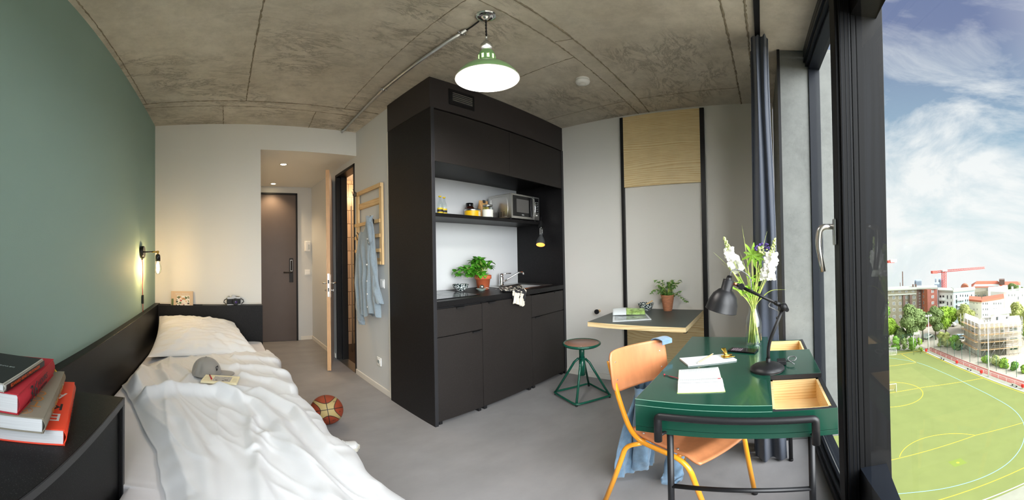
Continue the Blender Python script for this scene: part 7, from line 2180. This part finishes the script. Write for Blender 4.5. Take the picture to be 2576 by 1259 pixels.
def T(lab, u, r, vt, wpx, m, seed, **k):
    x, y = bpoint(u, r); h = zat(vt, r) - GZ; tree('leafy_tree', lab, x, y, h, wpx / 2 * r / PXR, m, seed, **k)
T('tall green tree against the grey building next to the window frame', 2222, 108, 764, 46, 'tree_a', 1)
T('bright green tree behind the far goal', 2232, 104, 822, 62, 'tree_d', 2)
T('large birch-like tree in front of the grey building', 2287, 102, 786, 70, 'tree_b', 3, n=4600)
T('narrow tree in front of the red brick wing', 2318, 106, 803, 44, 'tree_b', 4)
T('round green tree right behind the far floodlight mast', 2350, 108, 792, 48, 'tree_b', 5)
T('bright round tree in front of the white apartment block', 2376, 114, 799, 76, 'tree_d', 6, n=4600)
T('pale leafy tree before the white apartments, beside the house with red roof edge', 2424, 112, 786, 58, 'tree_c', 7)
T('distant tree standing before the skyline hall', 2546, 158, 738, 48, 'tree_b', 8)
T('pale tree in front of the pale grey house', 2556, 114, 784, 62, 'tree_c', 9, n=4200)
T('silvery tree just past the scaffolding', 2585, 102, 806, 70, 'tree_c', 10)
T('small tree between the white roofs', 2484, 127, 768, 22, 'tree_c', 11, n=700)
T('dark tree filling the gap beside the far goal', 2262, 103, 850, 46, 'tree_b', 12)
T('low green tree beyond the building shell near the frame edge', 2580, 108, 850, 46, 'tree_a', 13, n=900)
def B(lab, x, y, h, w_, m, seed, **k): tree('round_bush', lab, x, y, h, w_, m, seed, z0=0.0, leaf=0.20, trunk=False, cat='bush', group='bushes behind the pitch fence', **k)
for k, (u, r, vt, wp, m) in enumerate(((2228, 97, 868, 26, 'tree_b'), (2248, 97, 866, 30, 'tree_a'), (2270, 96.5, 872, 26, 'tree_b'), (2290, 96, 871, 30, 'tree_a'), (2310, 95.5, 873, 20, 'tree_d'),
                                (2362, 100, 857, 26, 'tree_c'), (2378, 99, 860, 34, 'tree_c'), (2396, 97, 868, 34, 'tree_a'), (2408, 96, 880, 26, 'tree_b'), (2478, 85, 924, 34, 'tree_d'),
                                (2500, 83.5, 924, 44, 'tree_c'), (2522, 81.5, 932, 40, 'tree_d'), (2548, 79, 942, 42, 'tree_a'), (2572, 77.5, 950, 42, 'tree_d'))):
    x, y = bpoint(u, r); h = max(0.9, zat(vt, r) - GZ)
    labs = ('bush at the window frame side of the hedge behind the goal', 'bush straight behind the far goal', 'dark bush between the goal and the big birch-like tree', 'bush under the birch-like tree', 'bright bush by the far pitch corner',
            'tall pale bush beside the far mast', 'broad pale bush along the track', 'green bush along the fence before the parked cars', 'dark bush at the scaffold corner', 'bright bush under the building shell',
            'pale bush on the verge below the shell', 'bright low bush on the sandy verge', 'green bush on the verge beside the running track', 'bright bush on the verge at the frame edge')
    B(labs[k], x, y, h, wp / 2 * r / PXR, M[m] if False else m, 40 + k, n=500)
# distant tree belt on the skyline
for k in range(16):
    u = 2350 + k * 14.5; x, y = bpoint(u, 198)
    tree('leafy_tree', 'small hazy tree in the belt along the skyline', x, y, zat(749 + (k * 37 % 5) * 0.5, 198) - GZ, 1.2, 'tree_b', 80 + k, n=160, leaf=0.8, trunk=False, group='distant trees along the skyline')
# parked cars, sign board
def car(lab, u, v, rz, col):
    a = YAW + (u - 1288) / PXR; lat = (631.04 - v) / PXR + 0.0155; r = (GZ - EYE) / math.tan(lat)
    t = thing('car', lab, 'car', (r * math.sin(a), r * math.cos(a), GZ), rz, group='cars parked behind the pitch')
    q = MB().mat(col).prism([(-2.1, 0.35), (2.1, 0.35), (2.15, 0.75), (1.2, 0.95), (0.6, 1.4), (-1.3, 1.42), (-2.0, 0.95), (-2.15, 0.7)], -0.85, 0.85, Matrix.Rotation(PI / 2, 4, 'X'), 0.05); q.build('body', parent=t)
    q = MB().mat('win_dark').prism([(-1.75, 0.97), (1.0, 0.97), (0.52, 1.34), (-1.25, 1.36)], -0.87, 0.87, Matrix.Rotation(PI / 2, 4, 'X')); q.build('side_windows', parent=t)
    for x in (-1.35, 1.35):
        for y in (-0.8, 0.8): MB().mat('black').cyl((x, y - 0.1, 0.32), (x, y + 0.1, 0.32), 0.32, seg=14).build('wheel', parent=t)
car('white car parked under the bright tree', 2388, 846, 0.6, 'line_white'); car('pale blue car parked behind the fence by the scaffolding', 2409, 878, 1.0, mat('pale_car_paint', srgb(170, 190, 200), 0.3)); car('white car parked by the far corner of the pitch', 2330, 875, -1.0, 'line_white')
sg = thing('notice_board', 'grey notice board standing in the bushes behind the pitch', 'board'); x, y = bpoint(2302, 93)
sgm = MB().mat('roof_grey').box(x - 0.1, x + 0.1, y - 0.9, y + 0.9, zat(866, 93), zat(860, 93)); sgm.build('board', parent=sg)
MB().mat('galv').cyl((x, y - 1, GZ), (x, y - 1, zat(866, 93)), 0.06).build('post', parent=sg); MB().mat('galv').cyl((x, y + 1, GZ), (x, y + 1, zat(866, 93)), 0.06).build('post', parent=sg)
